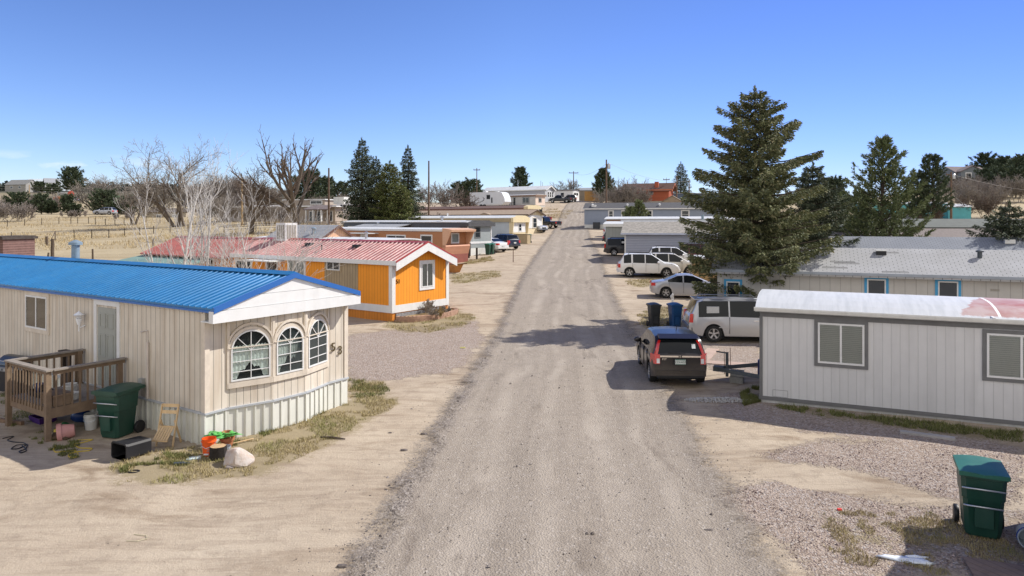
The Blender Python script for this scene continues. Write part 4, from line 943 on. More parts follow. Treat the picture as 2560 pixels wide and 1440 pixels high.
BB = home("mobile_home", "long slate blue building with white roof line beside the red cabin", "mobile home", hat(1684, 158), -10, 0, 16, 5, 3.4, ('shed', .2, ROOFW, .2, .3, .2, None), mat("deep_slate_siding", (.10, .135, .19), .7, .1, 1, pat=('v', 1.2, .05, .7)), None, group="homes at the crest", z=8.0)
TS = home("shed", "tan gabled shed in front of the slate blue building", "shed", hat(1712, 138), 70, -2.5, 0, 4.4, 2.2, ('gable', 1.3, mat("tan_roof", (.21, .17, .13), .9), .2, .2, .2, None), mat("tan_shed_wall", (.27, .21, .15), .8), None, group="outbuildings", z=6.6)
YS = home("shed", "plywood tan shed at the nose of the white vehicles", "shed", hat(1731, 46.5), -14, 0, 3.2, 3, 1.95, ('bow', .1, ROOFW, .06, .1, .05, None), mat("plywood_tan", (.42, .27, .12), .75, .06, 2, pat=('h', .62, .02, .7)), None, group="outbuildings")
# trailer just outside the right edge: it throws the shadow in the lower right corner
OFF = home("mobile_home", "trailer beside the near green bin, only its shadow reaching the gravel", "mobile home", (9.35, 12.0), -26, .1, 13, 3.4, 3.30, ('bow', .04, ROOFW, .0, .1, .1, None), RGREY, None, z=-.0, group="homes along the gravel road")
OFF.location = (Matrix.Rotation(R(-43), 4, 'Z') @ Vector((-.05, -3.4, 0))) + Vector((9.5, 11.75, 0))
OFF.rotation_euler[2] = R(-43)
# ================================================================== left background
COT = home("house", "stucco ranch house with flat white eave behind the big bare tree", "house", hat(838, 122), -20, -26, 0, 8, 3.2, ('shed', .5, mat("grey_gravel_roof", (.36, .34, .32), .9), .4, .6, .6, None), mat("stucco_tan", (.36, .30, .245), .85, .1, 1), None, group="far houses on the left", fascia=(.12, WHITE))
b = MB(); b.prism([(-5.2, -2.4, 2.5), (.2, -2.4, 2.5), (-.5, .05, 3.3), (-4.4, .05, 3.3)], (0, 0, .15)); b.build("porch_roof", mat("brown_hill_roof", (.16, .13, .125), .9), COT)
for x in (-4.6, -3.1, -1.4, .0):
    b = MB(); b.box(x - .12, -2.3, -.5, x + .12, -2.1, 2.5); b.build("porch_post", WHITE, COT)
b = MB(); b.box(-4.6, -2.25, -.5, 0, -2.15, .5); b.build("porch_wall", mat("pale_stucco", (.50, .43, .36), .8), COT)
for a in (-5.6, -3.9, -1.8): window(COT, ID, a, .4, a + 1.3, 2.4, 'slide', WHITE, .1, WHITE)
window(COT, ID, -13.2, 1.0, -10.8, 2.5, 'slide', WHITE, .15, WHITE)
b = MB(); b.box(-13, 2.5, 3.3, -4, 6.5, 4.45); b.build("upper_storey", mat("stucco_tan", (.36, .30, .245)), COT)
b = MB(); b.box(-13.3, 2.2, 4.45, -3.7, 6.8, 4.6); b.build("upper_roof", WHITE, COT)
window(COT, Matrix.Translation((0, 2.5, 0)), -7.2, 3.6, -4.5, 4.4, 'slide', WHITE, .12, WHITE)
b = MB(); b.box(-1.2, 1.2, 3.6, 1.0, 3.2, 4.9); b.build("cooler", OFFWHITE, COT)
def simple_house(name, label, px, d, w, dp, h, rise, rz, wm, rm, group, dz=0):
    H = home(name, label, "house", hat(px, d), rz, 0, w, dp, h, ('gable', rise, rm, .4, .4, .4, None), wm, None, group=group, z=G(*hat(px, d)) + dz)
    for a in (.25, .65): window(H, ID, w * a, h * .35, w * a + w * .13, h * .75, 'single', WHITE, .12, WHITE)
    return H
fg = "far houses on the left"
simple_house("house", "grey gabled house among brush at the far left", 12, 420, 16, 9, 4, 3, -14, mat("grey_hill_wall", (.28, .27, .25), .8), mat("grey_hill_roof", (.22, .22, .21), .9), fg, 1)
simple_house("house", "low brown roofed house beside the far grey gable", 52, 425, 16, 9, 3, 2, -8, mat("dark_hill_wall", (.14, .12, .11), .8), mat("brown_grey_roof", (.15, .14, .135), .9), fg, 2)
simple_house("house", "long pale metal roofed barn above the far left houses", 58, 560, 30, 14, 6, 3, 0, mat("pale_barn_wall", (.46, .50, .52), .7), mat("pale_barn_roof", (.50, .55, .57), .6), fg, 2)
simple_house("house", "small white gabled house by the dark far tree", 112, 400, 7, 7, 5, 2.5, 40, WHITE, SHING, fg, 2)
GH = home("house", "green metal shed with two dark windows past the parked car", "shed", hat(275, 225), -8, 0, 5.2, 5, 3.6, ('shed', .1, mat("green_metal", (.10, .27, .12), .6), .1, .1, .1, None), mat("green_metal", (.10, .27, .12), .6, pat=('v', .4, .04, .7)), None, group="outbuildings", z=G(*hat(275, 225)) + .3)
for a in (.7, 3.2): window(GH, ID, a, 1.5, a + 1.1, 2.8, 'single', None, 0, TRIMGREY)
simple_house("house", "beige low building behind the cottonwoods", 366, 150, 9, 6, 2.2, .8, -4, mat("beige_barn_wall", (.36, .31, .24), .8), mat("dark_barn_roof", (.10, .08, .06), .9), fg, -1)
simple_house("house", "white roofed trailer deep in the bare brush", 560, 190, 14, 6, 3, .8, -6, OFFWHITE, ROOFW, fg)
simple_house("house", "mauve roofed house behind the bushes left of the crest", 1126, 185, 9, 7, 2.6, 1.8, -20, mat("beige_hill_wall", (.38, .32, .27), .8), mat("mauve_roof", (.15, .09, .085), .9), fg, -1.6)
# brick ruin
BRK = mat("ruin_block", (.145, .085, .075), .9, .25, 3, pat=('h', .22, .02, 1.9))
ru = thing("block_ruin", "roofless dark block outbuilding with openings at the edge of the field", "ruin", tuple(gd(-112, 60)), -10)
b = MB(); b.box(0, 0, -1, .35, 3, 2.7); b.box(3.55, 0, -1, 4.9, .3, 2.75); b.box(4.6, .3, -1, 4.9, 3.2, 2.75); b.box(2.55, 0, -1, 3.0, .3, 2.6); b.box(0, 3, -1, 4.6, 3.3, 2.5); b.build("wall", BRK, ru)
b = MB(); b.box(-.2, -.2, 2.72, 5.05, 3.4, 2.95); b.box(3.1, -.25, 2.95, 4.9, 3.3, 3.02); b.build("roof_slab", mat("tar_slab", (.06, .05, .045), .95, .3, 3), ru)
b = MB(); b.tube([(.4, -.1, 2.6), (2.6, -.1, 1.6)], .05, 5); b.build("fallen_pole", WOODW, ru)
# ================================================================== vehicles
def paint(name, col, flake=0.0, rough=.28):
    N = NT(name); v = N.coord(); X = N.xyz(v)
    dust = N.math('MULTIPLY', N.ramp(N.math('ADD', X[2], N.math('MULTIPLY', N.noise(v, 3, 4), .5)), 1.0, .35), .32)
    c = N.mix(dust, col, (.30, .25, .2)); N.fin(c, N.math('ADD', rough, N.math('MULTIPLY', dust, .4)), flake, .5)
    N.p.inputs['Coat Weight'].default_value = .6 if sum(col) > .6 else .25; N.p.inputs['Coat Roughness'].default_value = .06
    return N.mat
CGLASS = glass("car_glass", (.008, .01, .012), .05)
CGLASSL = glass("car_glass_light", (.09, .10, .10), .05)
for _m in (CGLASS, CGLASSL): _m.node_tree.nodes['Principled BSDF'].inputs['Specular IOR Level'].default_value = .28
CHROME = mat("chrome", (.75, .75, .76), .12, .03, metal=1.0)
ALLOY = mat("alloy_rim", (.50, .50, .51), .3, .06, 6, metal=.85)
REDL = mat("red_lens", (.55, .015, .012), .12, .08, 8, spec=.6, coat=.6)
CLEARL = mat("clear_lens", (.62, .63, .63), .12, .06, 8, spec=.6, coat=.6)
DARKTRIM = mat("dark_trim", (.02, .02, .022), .55, .2, 5)
PLATE = mat("plate_white", (.62, .64, .62), .5, .05)
PLATEG = mat("plate_green", (.03, .12, .07), .5)
def wheel(P, x, y, r, w, rim=ALLOY, ns=5):
    s = 1 if y > 0 else -1
    b = MB()
    b.lathe([(r * .62, -w / 2), (r * .93, -w / 2), (r, -w * .34), (r, w * .34), (r * .93, w / 2), (r * .62, w / 2), (r * .6, w * .3), (r * .6, -w * .3), (r * .62, -w / 2)], 22, (y, 0, 0), 'y' if False else 'x', False)
    # lathe axis x -> rotate so the axle is y
    b.v = [(x + q[1], q[0], r + q[2]) for q in b.v]
    t = b.build("wheel", RUBBER, P, 40)
    k = MB(); yo = y + s * w * .30
    def ringp(rr, yy): return [(x + rr * math.cos(2 * math.pi * i / 20), yy, r + rr * math.sin(2 * math.pi * i / 20)) for i in range(20)]
    k.loft([ringp(r * .66, yo + s * w * .2), ringp(r * .60, yo + s * w * .2), ringp(r * .58, yo)], False)
    for i in range(ns):
        a = 2 * math.pi * (i + .25) / ns; hw = .19 if ns <= 6 else .1
        pts = []
        for rr, d in ((r * .12, hw * 1.6), (r * .62, hw)):
            for da in (-d, d): pts.append((x + rr * math.cos(a + da * (1 if rr > r * .3 else 2)), yo + s * w * (.16 if rr > r * .3 else .1), r + rr * math.sin(a + da * (1 if rr > r * .3 else 2))))
        k.loft([[(p[0], p[1], p[2]) for p in (pts[0], pts[1], pts[3], pts[2])], [(p[0], p[1] - s * .03, p[2]) for p in (pts[0], pts[1], pts[3], pts[2])]])
    k.lathe([(r * .17, 0), (r * .17, .03), (.0, .04)], 10, (0, 0, 0), 'z')
    n = len(k.v) - 30
    k.v[n:] = [(x + q[0], yo + s * (w * .12 + q[2]), r + q[1]) for q in k.v[n:]]
    k.build("rim", rim, t, 40)
    d = MB(); d.poly([(x + r * .6 * math.cos(2 * math.pi * i / 16), yo - s * .01, r + r * .6 * math.sin(2 * math.pi * i / 16)) for i in range(16)]); d.build("brake_disc", DARKTRIM, t)
    return t
def lp(pts, x): return _ip([p[0] for p in pts], [p[1] for p in pts], x)
def car(name, label, cat, loc, rz, S, group="parked vehicles"):
    """x from tail (0) to nose (L); S: profile lists in metres"""
    L, Wd = S['L'], S['W']; hw0 = Wd / 2; xr, xf = S['axles']; wr = S['wr']; pm = S['paint']
    T = thing(name, label, cat, loc, rz, group)
    ox = -L / 2
    top, belt = S['top'], S['belt']
    keys = {0, L} | {p[0] for p in top} | {p[0] for p in belt} | {q for a in S['side'] for q in a} | set(S['ws']) | set(S.get('rw', ()))
    x = 0.0; xs = set(keys)
    while x < L: xs.add(round(x, 3)); x += .09
    xs = sorted(xs); xs = [q for i, q in enumerate(xs) if i == 0 or q - xs[i - 1] > .012 or q in keys]
    ra = wr + S.get('gap', .05)
    tum = S.get('tumble', .27)
    def ring(x):
        e = min(x, L - x); k = 1 - S.get('endtaper', .14) * max(0, 1 - e / .38) ** 2.2
        hw = hw0 * k
        tz = lp(top, x); bz = min(lp(belt, x), tz)
        zb = S['floor'] + (.10 * max(0, 1 - e / .5))
        for a in (xr, xf):
            if abs(x - a) < ra: zb = max(zb, wr + math.sqrt(ra * ra - (x - a) ** 2))
        zb = min(zb, bz - .12)
        h = tz - bz; c = min(1, h / .12)
        ys = hw * .955 - h * tum if h > .01 else hw * .93
        low = bz - zb
        r = [(0, zb + .04), (hw * .88, zb + .03), (hw * .975, zb + min(.02, low * .1)), (hw * 1.0, zb + low * .5), (hw * .992, zb + low * .8), (hw * .965, bz - .005),
             (ys, tz - .06 * c - .01 * (1 - c)), (ys - .10 * c - .12 * (1 - c), tz - .008), (0, tz + .025)]
        return r
    NR = 9
    groups = {}
    def put(kind, q): groups.setdefault(kind, []).append(q)
    V = []
    lean = S.get('lean', 0.0)
    for x in xs:
        r = ring(x)
        row = []
        for i, (y, z) in enumerate(r):
            dx = 0
            if x < .45: dx = lean * max(0, z - .6) * (1 - x / .45)
            if L - x < .4: dx = -S.get('nose', .12) * abs(z - .52) * (1 - (L - x) / .4)
            row.append((x + ox + dx, y, z))
        V.append(row)
    for k in range(len(xs) - 1):
        xm = (xs[k] + xs[k + 1]) / 2
        for i in range(NR - 1):
            kind = 'body'
            if i == 5 and any(a < xm < b for a, b in S['side']):
                for n, (a, b) in enumerate(S['side']):
                    if a < xm < b: kind = 'side%d' % n
            if i in (7,) and S['ws'][0] < xm < S['ws'][1]: kind = 'ws'
            if i in (7,) and 'rw' in S and S['rw'][0] < xm < S['rw'][1]: kind = 'rw'
            if i == 1 and kind == 'body': kind = 'sill'
            put(kind, (k, i))
    def emit(kinds, nm, m, off=0.0, smooth=32, sides=(1, -1), parent=T):
        b = MB(); idx = {}
        def vid(k, i, s):
            y = V[k][i][1]
            key = (k, i, s if abs(y) > 1e-6 else 0)
            if key not in idx: idx[key] = len(b.v); p = V[k][i]; b.v.append((p[0], p[1] * s, p[2]))
            return idx[key]
        for kd in kinds:
            for k, i in groups.get(kd, []):
                for s in sides:
                    q = [vid(k, i, s), vid(k + 1, i, s), vid(k + 1, i + 1, s), vid(k, i + 1, s)]
                    if s < 0: q = q[::-1]
                    q2 = []
                    for a in q:
                        if a not in q2: q2.append(a)
                    if len(q2) > 2: b.f.append(q2); b.mi.append(0)
        if 'body' in kinds:
            for k in (0, len(xs) - 1):
                pr = [vid(k, i, 1) for i in range(NR)]; pl = [vid(k, i, -1) for i in range(1, NR - 1)][::-1]
                b.f.append((pr + pl) if k else (pr + pl)[::-1]); b.mi.append(0)
        return b.build(nm, m, parent, smooth)
    emit(['body', 'sill'], "body", pm)
    ns = len(S['side'])
    gm = S.get('glass', CGLASS)
    for n in range(ns):
        for s in (1, -1): emit(['side%d' % n], "side_window", gm, sides=(s,))
    emit(['ws'], "windshield", gm)
    if 'rw' in S: emit(['rw'], "rear_window", gm)
    u = MB(); u.box(ox + .25, -hw0 + .26, S['floor'] - .02, ox + L - .25, hw0 - .26, .75); u.build("chassis", DARKTRIM, T)
    for xx in (xr, xf):
        for s in (1, -1): wheel(T, xx + ox, s * (hw0 - .125), wr, .21, S.get('rim', ALLOY), S.get('spokes', 5))
    # mirrors, handles, lights, bumpers
    mx = S['ws'][0] + S.get('mirror', .42); mz = lp(belt, mx) + .08
    for s in (1, -1):
        b = MB(); b.blob((mx + ox, s * (hw0 + .10), mz), .08, .13, .09, random.Random(1), .05); b.tube([(mx + ox, s * (hw0 - .03), mz - .06), (mx + ox, s * (hw0 + .06), mz - .03)], .03, 5); b.build("mirror", S.get('mirrorm', pm), T, 60)
        for hx in S.get('handles', ()):
            b = MB(); z = lp(belt, hx) - .13; b.obox((hx + ox, s * (hw0 * .998), z), (.2, .05, .035)); b.build("door_handle", S.get('handlem', pm), T)
        for dx in S.get('seams', ()):
            b = MB(); z0, z1 = S['floor'] + .12, lp(belt, dx) - .02
            b.obox((dx + ox, s * (hw0 * .985), (z0 + z1) / 2), (.012, .05, z1 - z0)); b.build("door_seam", DARKTRIM, T)
    tl = S['tail']   # (z0, z1, depth along side, inset)
    for s in (1, -1):
        b = MB(); z0, z1, dl, yi = tl; y1 = hw0 * .985
        y1a = hw0 * (1 - S.get('endtaper', .14)) + .012
        b.loft([[(ox - .012 + lean * max(0, z - .6), s * yi, z), (ox - .018 + lean * max(0, z - .6), s * y1a, z), (ox + dl, s * (y1 + .012), z), (ox + dl, s * (y1 - .06), z), (ox + .05 + lean * max(0, z - .6), s * yi, z)] for z in (z0, (z0 + z1) / 2, z1)]); b.build("tail_light", REDL, T, 40)
        hz0, hz1 = S['head']; b = MB()
        b.loft([[(ox + L + .01 - S.get('nose', .12) * abs(z - .52), s * hw0 * .42, z), (ox + L + .005 - S.get('nose', .12) * abs(z - .52), s * (hw0 * (1 - S.get('endtaper', .14)) + .005), z), (ox + L - .32, s * (hw0 * .992 + .006), z + .02), (ox + L - .32, s * hw0 * .8, z + .02), (ox + L - .1, s * hw0 * .45, z)] for z in (hz0, hz1)]); b.build("headlight", CLEARL, T, 40)
    b = MB(); b.box(ox - .045, -hw0 * .84, .36, ox + .1, hw0 * .84, .52); b.build("rear_bumper", S.get('bump', pm), T)
    b = MB(); b.box(ox + L - .12, -hw0 * .8, .3, ox + L + .03, hw0 * .8, .46); b.box(ox + L - .12, -hw0 * .4, .56, ox + L + .012, hw0 * .4, S['head'][1]); b.build("grille", DARKTRIM, T)
    if S.get('rails'):
        for s in (1, -1):
            a, c = S['rails']; b = MB(); y = hw0 * .955 - (lp(top, (a + c) / 2) - lp(belt, (a + c) / 2)) * tum - .06
            b.tube([(a + ox, s * y, lp(top, a)), (a + .12 + ox, s * y, lp(top, a + .12) + .06), (c - .12 + ox, s * y, lp(top, c - .12) + .06), (c + ox, s * y, lp(top, c))], .022, 6); b.build("roof_rail", S.get('railm', DARKTRIM), T, 60)
    if S.get('plate'):
        z = S['plate']; b = MB(); b.box(ox - .06, -.16, z - .08, ox - .03, .16, z + .08); b.build("license_plate", PLATE, T)
    T["car_ox"] = ox
    return T
def park(px, py, rz, L): p = gp(px, py); return p
SUV_TOP = lambda H: [(0, 1.04), (.06, 1.10), (.52, H - .07), (.85, H - .01), (1.9, H), (2.55, H - .05), (3.5, 1.13), (4.2, 1.03), (4.52, .88), (4.66, .70)]
SUV_BELT = [(0, 1.04), (1.2, 1.09), (3.5, 1.04), (4.2, .98), (4.52, .83), (4.66, .66)]
def suv(pm, H=1.78, L=4.66, **k):
    q = L / 4.66
    S = dict(L=L, W=1.86, axles=(.88 * q, 3.62 * q), wr=.36, floor=.30, paint=pm, top=[(x * q, z) for x, z in SUV_TOP(H)], belt=[(x * q, z) for x, z in SUV_BELT],
             side=[(.46 * q, 1.02 * q), (1.14 * q, 2.02 * q), (2.09 * q, 3.08 * q)], ws=(2.58 * q, 3.46 * q), rw=(.09, .5 * q), tail=(.72, 1.0, .2, .62), head=(.66, .82), handles=(1.25 * q, 2.25 * q), seams=(2.1 * q, 3.05 * q, 1.12 * q), lean=.16, tumble=.34, endtaper=.18, rails=(.8 * q, 2.5 * q), plate=.74)
    S.update(k); return S
PSILV = paint("silver_paint", (.40, .405, .42), .4); PWHITE = paint("white_car_paint", (.72, .72, .71)); PBLACK = paint("black_car_paint", (.012, .014, .018))
PBROWN = paint("dark_brown_car_paint", (.018, .015, .0155), .2); PBLUE = paint("dark_blue_car_paint", (.012, .016, .026), .2); PBEIGE = paint("ivory_car_paint", (.60, .57, .50)); PMAR = paint("maroon_car_paint", (.10, .012, .018), .2); PSB = paint("silver_blue_paint", (.40, .415, .45), .45)
# dark hatchback seen from behind
FIT = dict(L=4.06, W=1.70, axles=(.72, 3.25), wr=.31, floor=.21, paint=PBROWN, tumble=.26, endtaper=.13,
           top=[(0, .93), (.03, .98), (.36, 1.40), (.55, 1.49), (1.4, 1.525), (2.2, 1.48), (3.15, 1.03), (3.8, .88), (4.0, .74), (4.06, .62)], belt=[(0, .93), (.9, .97), (2.4, .92), (3.15, .93), (3.8, .82), (4.06, .58)],
           side=[(.62, .98), (1.06, 1.75), (1.83, 2.55)], ws=(2.2, 3.12), rw=(.05, .36), tail=(.70, .98, .30, .60), head=(.62, .80), handles=(1.1, 1.95), seams=(1.02, 1.8, 2.72), lean=.10, bump=PBROWN, spokes=8, mirror=.35)
fp = (gp(1625, 957) + gp(1745, 957)) / 2; fit = None
FD = Vector((.06, 1.0)).normalized(); fc = Vector((fp.x, fp.y)) + FD * (2.03 - .72) + Vector((.06, 0))
fit = car("hatchback_car", "dark brown hatchback with tall red tail lights parked beside the gravel road", "car", (fc.x, fc.y, G(fc.x, fc.y) + .02), math.degrees(math.atan2(FD.y, FD.x)), FIT)
fx = fit["car_ox"]
def rear(y, z): return fx + .10 * max(0, z - .6)
for s in (1, -1):
    b = MB(); b.loft([[(fx + .02 + dx, s * (y - .075), z), (fx - .0 + dx, s * y, z), (fx + .16 + dx, s * (y + .035), z), (fx + .16 + dx, s * (y - .05), z)] for dx, y, z in ((.035, .735, .97), (.09, .70, 1.08), (.22, .655, 1.24), (.335, .60, 1.36))]); b.build("tail_light", REDL, fit, 40)
    b = MB(); b.loft([[(fx - .022 + .1 * max(0, z - .6), s * a, z) for a in (.61, .70)] + [(fx - .0, s * .70, z), (fx - .0, s * .61, z)] for z in (.72, .86)]); b.build("reverse_light", CLEARL, fit)
b = MB(); b.box(fx - .016, -.60, .905, fx + .05, .60, .955); b.build("chrome_garnish", CHROME, fit)
EM = lambda y, z, e=-.03: Matrix.Translation((fx + e, y, z)) @ Matrix.Rotation(R(-90), 4, 'Z')
em = MB(); em.M = EM(0, .93, -.02)
for s in (-1, 1): em.prism([(s * .028, 0, -.035), (s * .045, 0, -.035), (s * .052, 0, .035), (s * .032, 0, .035)], (0, -.012, 0))
em.box(-.028, -.012, -.008, .028, 0, .006); em.build("emblem", BLACKP, fit)
b = MB(); b.box(fx - .02, -.20, .68, fx + .05, .20, .86); b.build("plate_recess", DARKTRIM, fit)
b = MB(); b.box(fx - .034, -.155, .69, fx - .015, .155, .85); pl = b.build("license_plate", PLATE, fit)
b = MB(); b.M = EM(0, .77); b.box(-.15, -.007, .052, .15, 0, .078); b.box(-.15, -.0065, -.078, .15, 0, -.064); b.build("plate_band", PLATEG, pl)
text(pl, "lettering", "CZX-W57", .085, EM(0, .762, -.036), PLATEG, .003, sx=.82)
text(fit, "lettering", "FIT", .085, EM(-.47 * -1, .845, -.022), CHROME, .004, sx=1.25)
b = MB(); b.box(fx - .03, -.70, .30, fx + .1, .70, .44); b.build("bumper_insert", DARKTRIM, fit)
b = MB(); b.box(fx - .052, -.66, .435, fx + .05, .66, .46); b.build("bumper_crease", PBROWN, fit)
b = MB(); b.loft([[(fx + .30, y, 1.425), (fx + .22, y * .98, 1.43), (fx + .52, y, 1.525), (fx + .55, y, 1.46)] for y in (-.60, .60)]); b.build("spoiler", PBROWN, fit)
b = MB(); b.tube([(fx + .06, -.02, 1.0), (fx + .075, .14, 1.02), (fx + .08, .35, 1.015)], .014, 5); b.tube([(fx + .07, -.18, .985), (fx + .08, .02, 1.02)], .012, 5); b.build("wiper", DARKTRIM, fit)
b = MB(); b.tube([(fx + 1.0, -.05, 1.52), (fx + .85, -.05, 1.72)], .01, 5); b.build("antenna", DARKTRIM, fit)
b = MB(); b.M = EM(-.43, 1.20, .20); b.obox((.0, 0, 0), (.11, .008, .15), rx=-38); b.build("sticker", PLATE, fit)
# silver minivan
VAN = dict(L=5.14, W=1.95, axles=(1.0, 4.08), wr=.345, floor=.24, paint=PSILV, tumble=.20, endtaper=.10,
           top=[(0, 1.02), (.04, 1.08), (.30, 1.66), (.55, 1.73), (2.6, 1.75), (3.3, 1.68), (4.25, 1.10), (4.85, .95), (5.14, .68)], belt=[(0, 1.02), (1.5, 1.06), (3.6, 1.02), (4.25, 1.02), (4.85, .90), (5.14, .62)],
           side=[(.38, 1.60), (1.66, 2.85), (2.93, 3.75)], ws=(3.3, 4.22), rw=(.06, .30), tail=(.80, 1.16, .16, .72), head=(.66, .86), handles=(2.68, 3.05), handlem=CHROME, seams=(1.63, 2.9, 3.9), lean=.14, rails=(.6, 3.0), railm=METAL, plate=.86, spokes=5)
q = gp(1785, 858); vd = Vector((1, -.10)).normalized(); qc = Vector((q.x, q.y)) + vd * (2.57 - 1.0) + Vector((.1, .97))
van = car("minivan", "silver minivan with damaged rear bumper parked behind the grey trailer", "minivan", (qc.x, qc.y, G(qc.x, qc.y)), math.degrees(math.atan2(vd.y, vd.x)), VAN)
vx = van["car_ox"]
b = MB(); b.box(vx + .72, -.905, 1.17, vx + 1.22, -.85, 1.46); b.M = Matrix(); b.build("window_sheet", mat("foil_sheet", (.42, .43, .43), .6, .1, 20), van)
van.children[-1].location = (0, .0, 0)
b = MB(); b.box(vx - .05, -.80, .34, vx + .12, .80, .66)
b.box(vx + .1, -.93, .42, vx + .5, -.88, .60); b.build("bumper_damage", mat("torn_bumper", (.16, .16, .165), .45, .5, 14, metal=.4), van)
b = MB(); b.tube([(vx - .05, 0, .42), (vx - .22, 0, .42)], .03, 6); b.blob((vx - .24, 0, .46), .05, .05, .05, random.Random(2), 0); b.build("tow_hitch", DARKTRIM, van)
b = MB(); b.box(vx + 1.2, -.985, .60, vx + 4.0, -.955, .635); b.build("side_molding", PSILV, van)
b = MB(); b.box(vx + .28, -.62, 1.70, vx + .6, .62, 1.735); b.build("spoiler", PSILV, van)
# silver sedan
SED = dict(L=4.55, W=1.78, axles=(.86, 3.53), wr=.325, floor=.2, paint=PSB, tumble=.33, endtaper=.16,
           top=[(0, .80), (.06, .96), (.55, 1.03), (.75, 1.06), (1.55, 1.40), (2.1, 1.44), (2.5, 1.40), (3.5, .98), (4.2, .82), (4.5, .66), (4.55, .6)], belt=[(0, .80), (.6, .99), (1.0, .985), (3.4, .90), (4.2, .78), (4.55, .56)],
           side=[(.98, 1.85), (1.93, 3.05)], ws=(2.5, 3.46), rw=(.78, 1.5), tail=(.74, .92, .22, .55), head=(.60, .74), handles=(1.35, 2.25), seams=(1.05, 1.9, 2.98), lean=.0, plate=.62, spokes=5, mirror=.55)
a, c = gp(1665, 746), gp(1782, 750); d = Vector((1, -.14)).normalized(); m = (Vector((a.x, a.y)) + Vector((c.x, c.y))) / 2 + Vector((.1, .9)) + d * .07
sed = car("sedan_car", "silver four door sedan with its nose under the spruce branches", "car", (m.x, m.y, G(m.x, m.y) + .02), math.degrees(math.atan2(d.y, d.x)), SED)
# white vehicles
a = gp(1620, 696); d = Vector((1, -.12)).normalized()
su1 = car("suv_car", "white boxy SUV with rust gap under its hood, nearest of the white vehicles", "SUV", (a.x + .2, a.y + .95, G(a.x, a.y + .95)), math.degrees(math.atan2(d.y, d.x)), suv(PWHITE, spokes=5))
b = MB(); b.tube([(su1["car_ox"] + 3.45, -.86, 1.06), (su1["car_ox"] + 4.0, -.9, 1.0), (su1["car_ox"] + 4.5, -.82, .82)], .014, 5); b.build("hood_gap", DARKTRIM, su1)
a = at(1678, 684, 53.5); su2 = car("suv_car", "ivory SUV half hidden by the tan plywood shed", "SUV", (a.x, a.y, G(a.x, a.y)), -7, suv(PBEIGE, 1.72, spokes=6))
a = at(1684, 668, 58.0); su3 = car("suv_car", "white SUV with dark roof bars behind the ivory SUV", "SUV", (a.x, a.y, G(a.x, a.y) + .05), -7, suv(PWHITE, 1.78))
a = at(1728, 660, 60.5); su4 = car("pickup_truck", "maroon vehicle mostly hidden behind the spruce", "car", (a.x + 1, a.y, G(a.x, a.y)), -7, suv(PMAR, 1.85))
# black minivan at the garage
V2 = dict(VAN); V2.update(paint=PBLACK, handlem=PBLACK, seams=(), railm=DARKTRIM)
a = gd(1536, 68.5); bv = car("minivan", "black minivan backed out beside the lavender garage", "minivan", (a.x + 1.55, a.y, G(a.x, a.y)), -8, V2)
b = MB(); b.box(bv["car_ox"] + 1.75, -.925, 1.25, bv["car_ox"] + 2.05, -.89, 1.45); b.build("window_sticker", PLATE, bv)
a = gd(1509, 84); cx1 = car("suv_car", "dark SUV tail sticking out by the grey green trailer", "SUV", (a.x + 2.2, a.y, G(a.x, a.y)), -8, suv(PBLACK))
a = gd(1509, 97); cx2 = car("suv_car", "white SUV tail sticking out by the brown trailer", "SUV", (a.x + 2.3, a.y, G(a.x, a.y)), -8, suv(PWHITE))
# left side
a = gd(1256, 76.5); dl = car("suv_car", "dark blue SUV seen from behind between the charcoal and cream homes", "SUV", (a.x, a.y, G(a.x, a.y)), 128, suv(PBLUE, 1.66, 4.5, lean=.25))
a = gd(1238, 73.5); dw = car("sedan_car", "white sedan trunk peeking out beside the charcoal home", "car", (a.x - .6, a.y, G(a.x, a.y)), 132, dict(SED, paint=PWHITE, seams=(), handles=()))
a = gd(1346, 108); s5 = car("suv_car", "silver SUV parked nose out beside the tan shingled home", "SUV", (a.x - .6, a.y, G(a.x, a.y)), -52, suv(PSILV, 1.8))
PU = lambda pm: dict(L=5.6, W=1.95, axles=(1.15, 4.6), wr=.39, floor=.4, paint=pm, tumble=.22, endtaper=.06, top=[(0, 1.05), (.02, 1.1), (2.15, 1.1), (2.2, 1.12), (2.35, 1.78), (3.3, 1.86), (3.6, 1.82), (4.3, 1.2), (5.2, 1.08), (5.6, .75)], belt=[(0, 1.04), (2.2, 1.08), (4.3, 1.1), (5.2, 1.02), (5.6, .7)],
        side=[(2.4, 2.95), (3.02, 3.95)], ws=(3.58, 4.28), rw=(2.18, 2.34), tail=(.72, 1.0, .1, .8), head=(.8, 1.0), lean=0, bump=CHROME)
a = gd(1359, 116); p1 = car("pickup_truck", "dark blue pickup truck with its bed toward the road", "pickup truck", (a.x + .2, a.y, G(a.x, a.y)), 145, PU(PBLUE))
a = gd(1351, 124); p2 = car("pickup_truck", "maroon pickup truck beside the mauve home", "pickup truck", (a.x - .8, a.y, G(a.x, a.y)), 145, PU(PMAR))
a = gd(1338, 130); p3 = car("suv_car", "white car beyond the maroon pickup", "car", (a.x, a.y, G(a.x, a.y)), -40, dict(SED, paint=PWHITE, seams=(), handles=()))
a = gd(1400, 167); p4 = car("pickup_truck", "black pickup truck parked at the top of the road", "pickup truck", (a.x, a.y, G(a.x, a.y)), 172, PU(PBLACK))
a = gd(1424, 169); p5 = car("suv_car", "black SUV beside the black pickup at the top of the road", "SUV", (a.x, a.y, G(a.x, a.y)), 110, suv(PBLACK))
a = gd(263, 152); p6 = car("suv_car", "silver crossover parked alone beyond the far field fence", "SUV", (a.x, a.y, G(a.x, a.y) + .4), 178, suv(PSB, 1.68, 4.7, spokes=5))
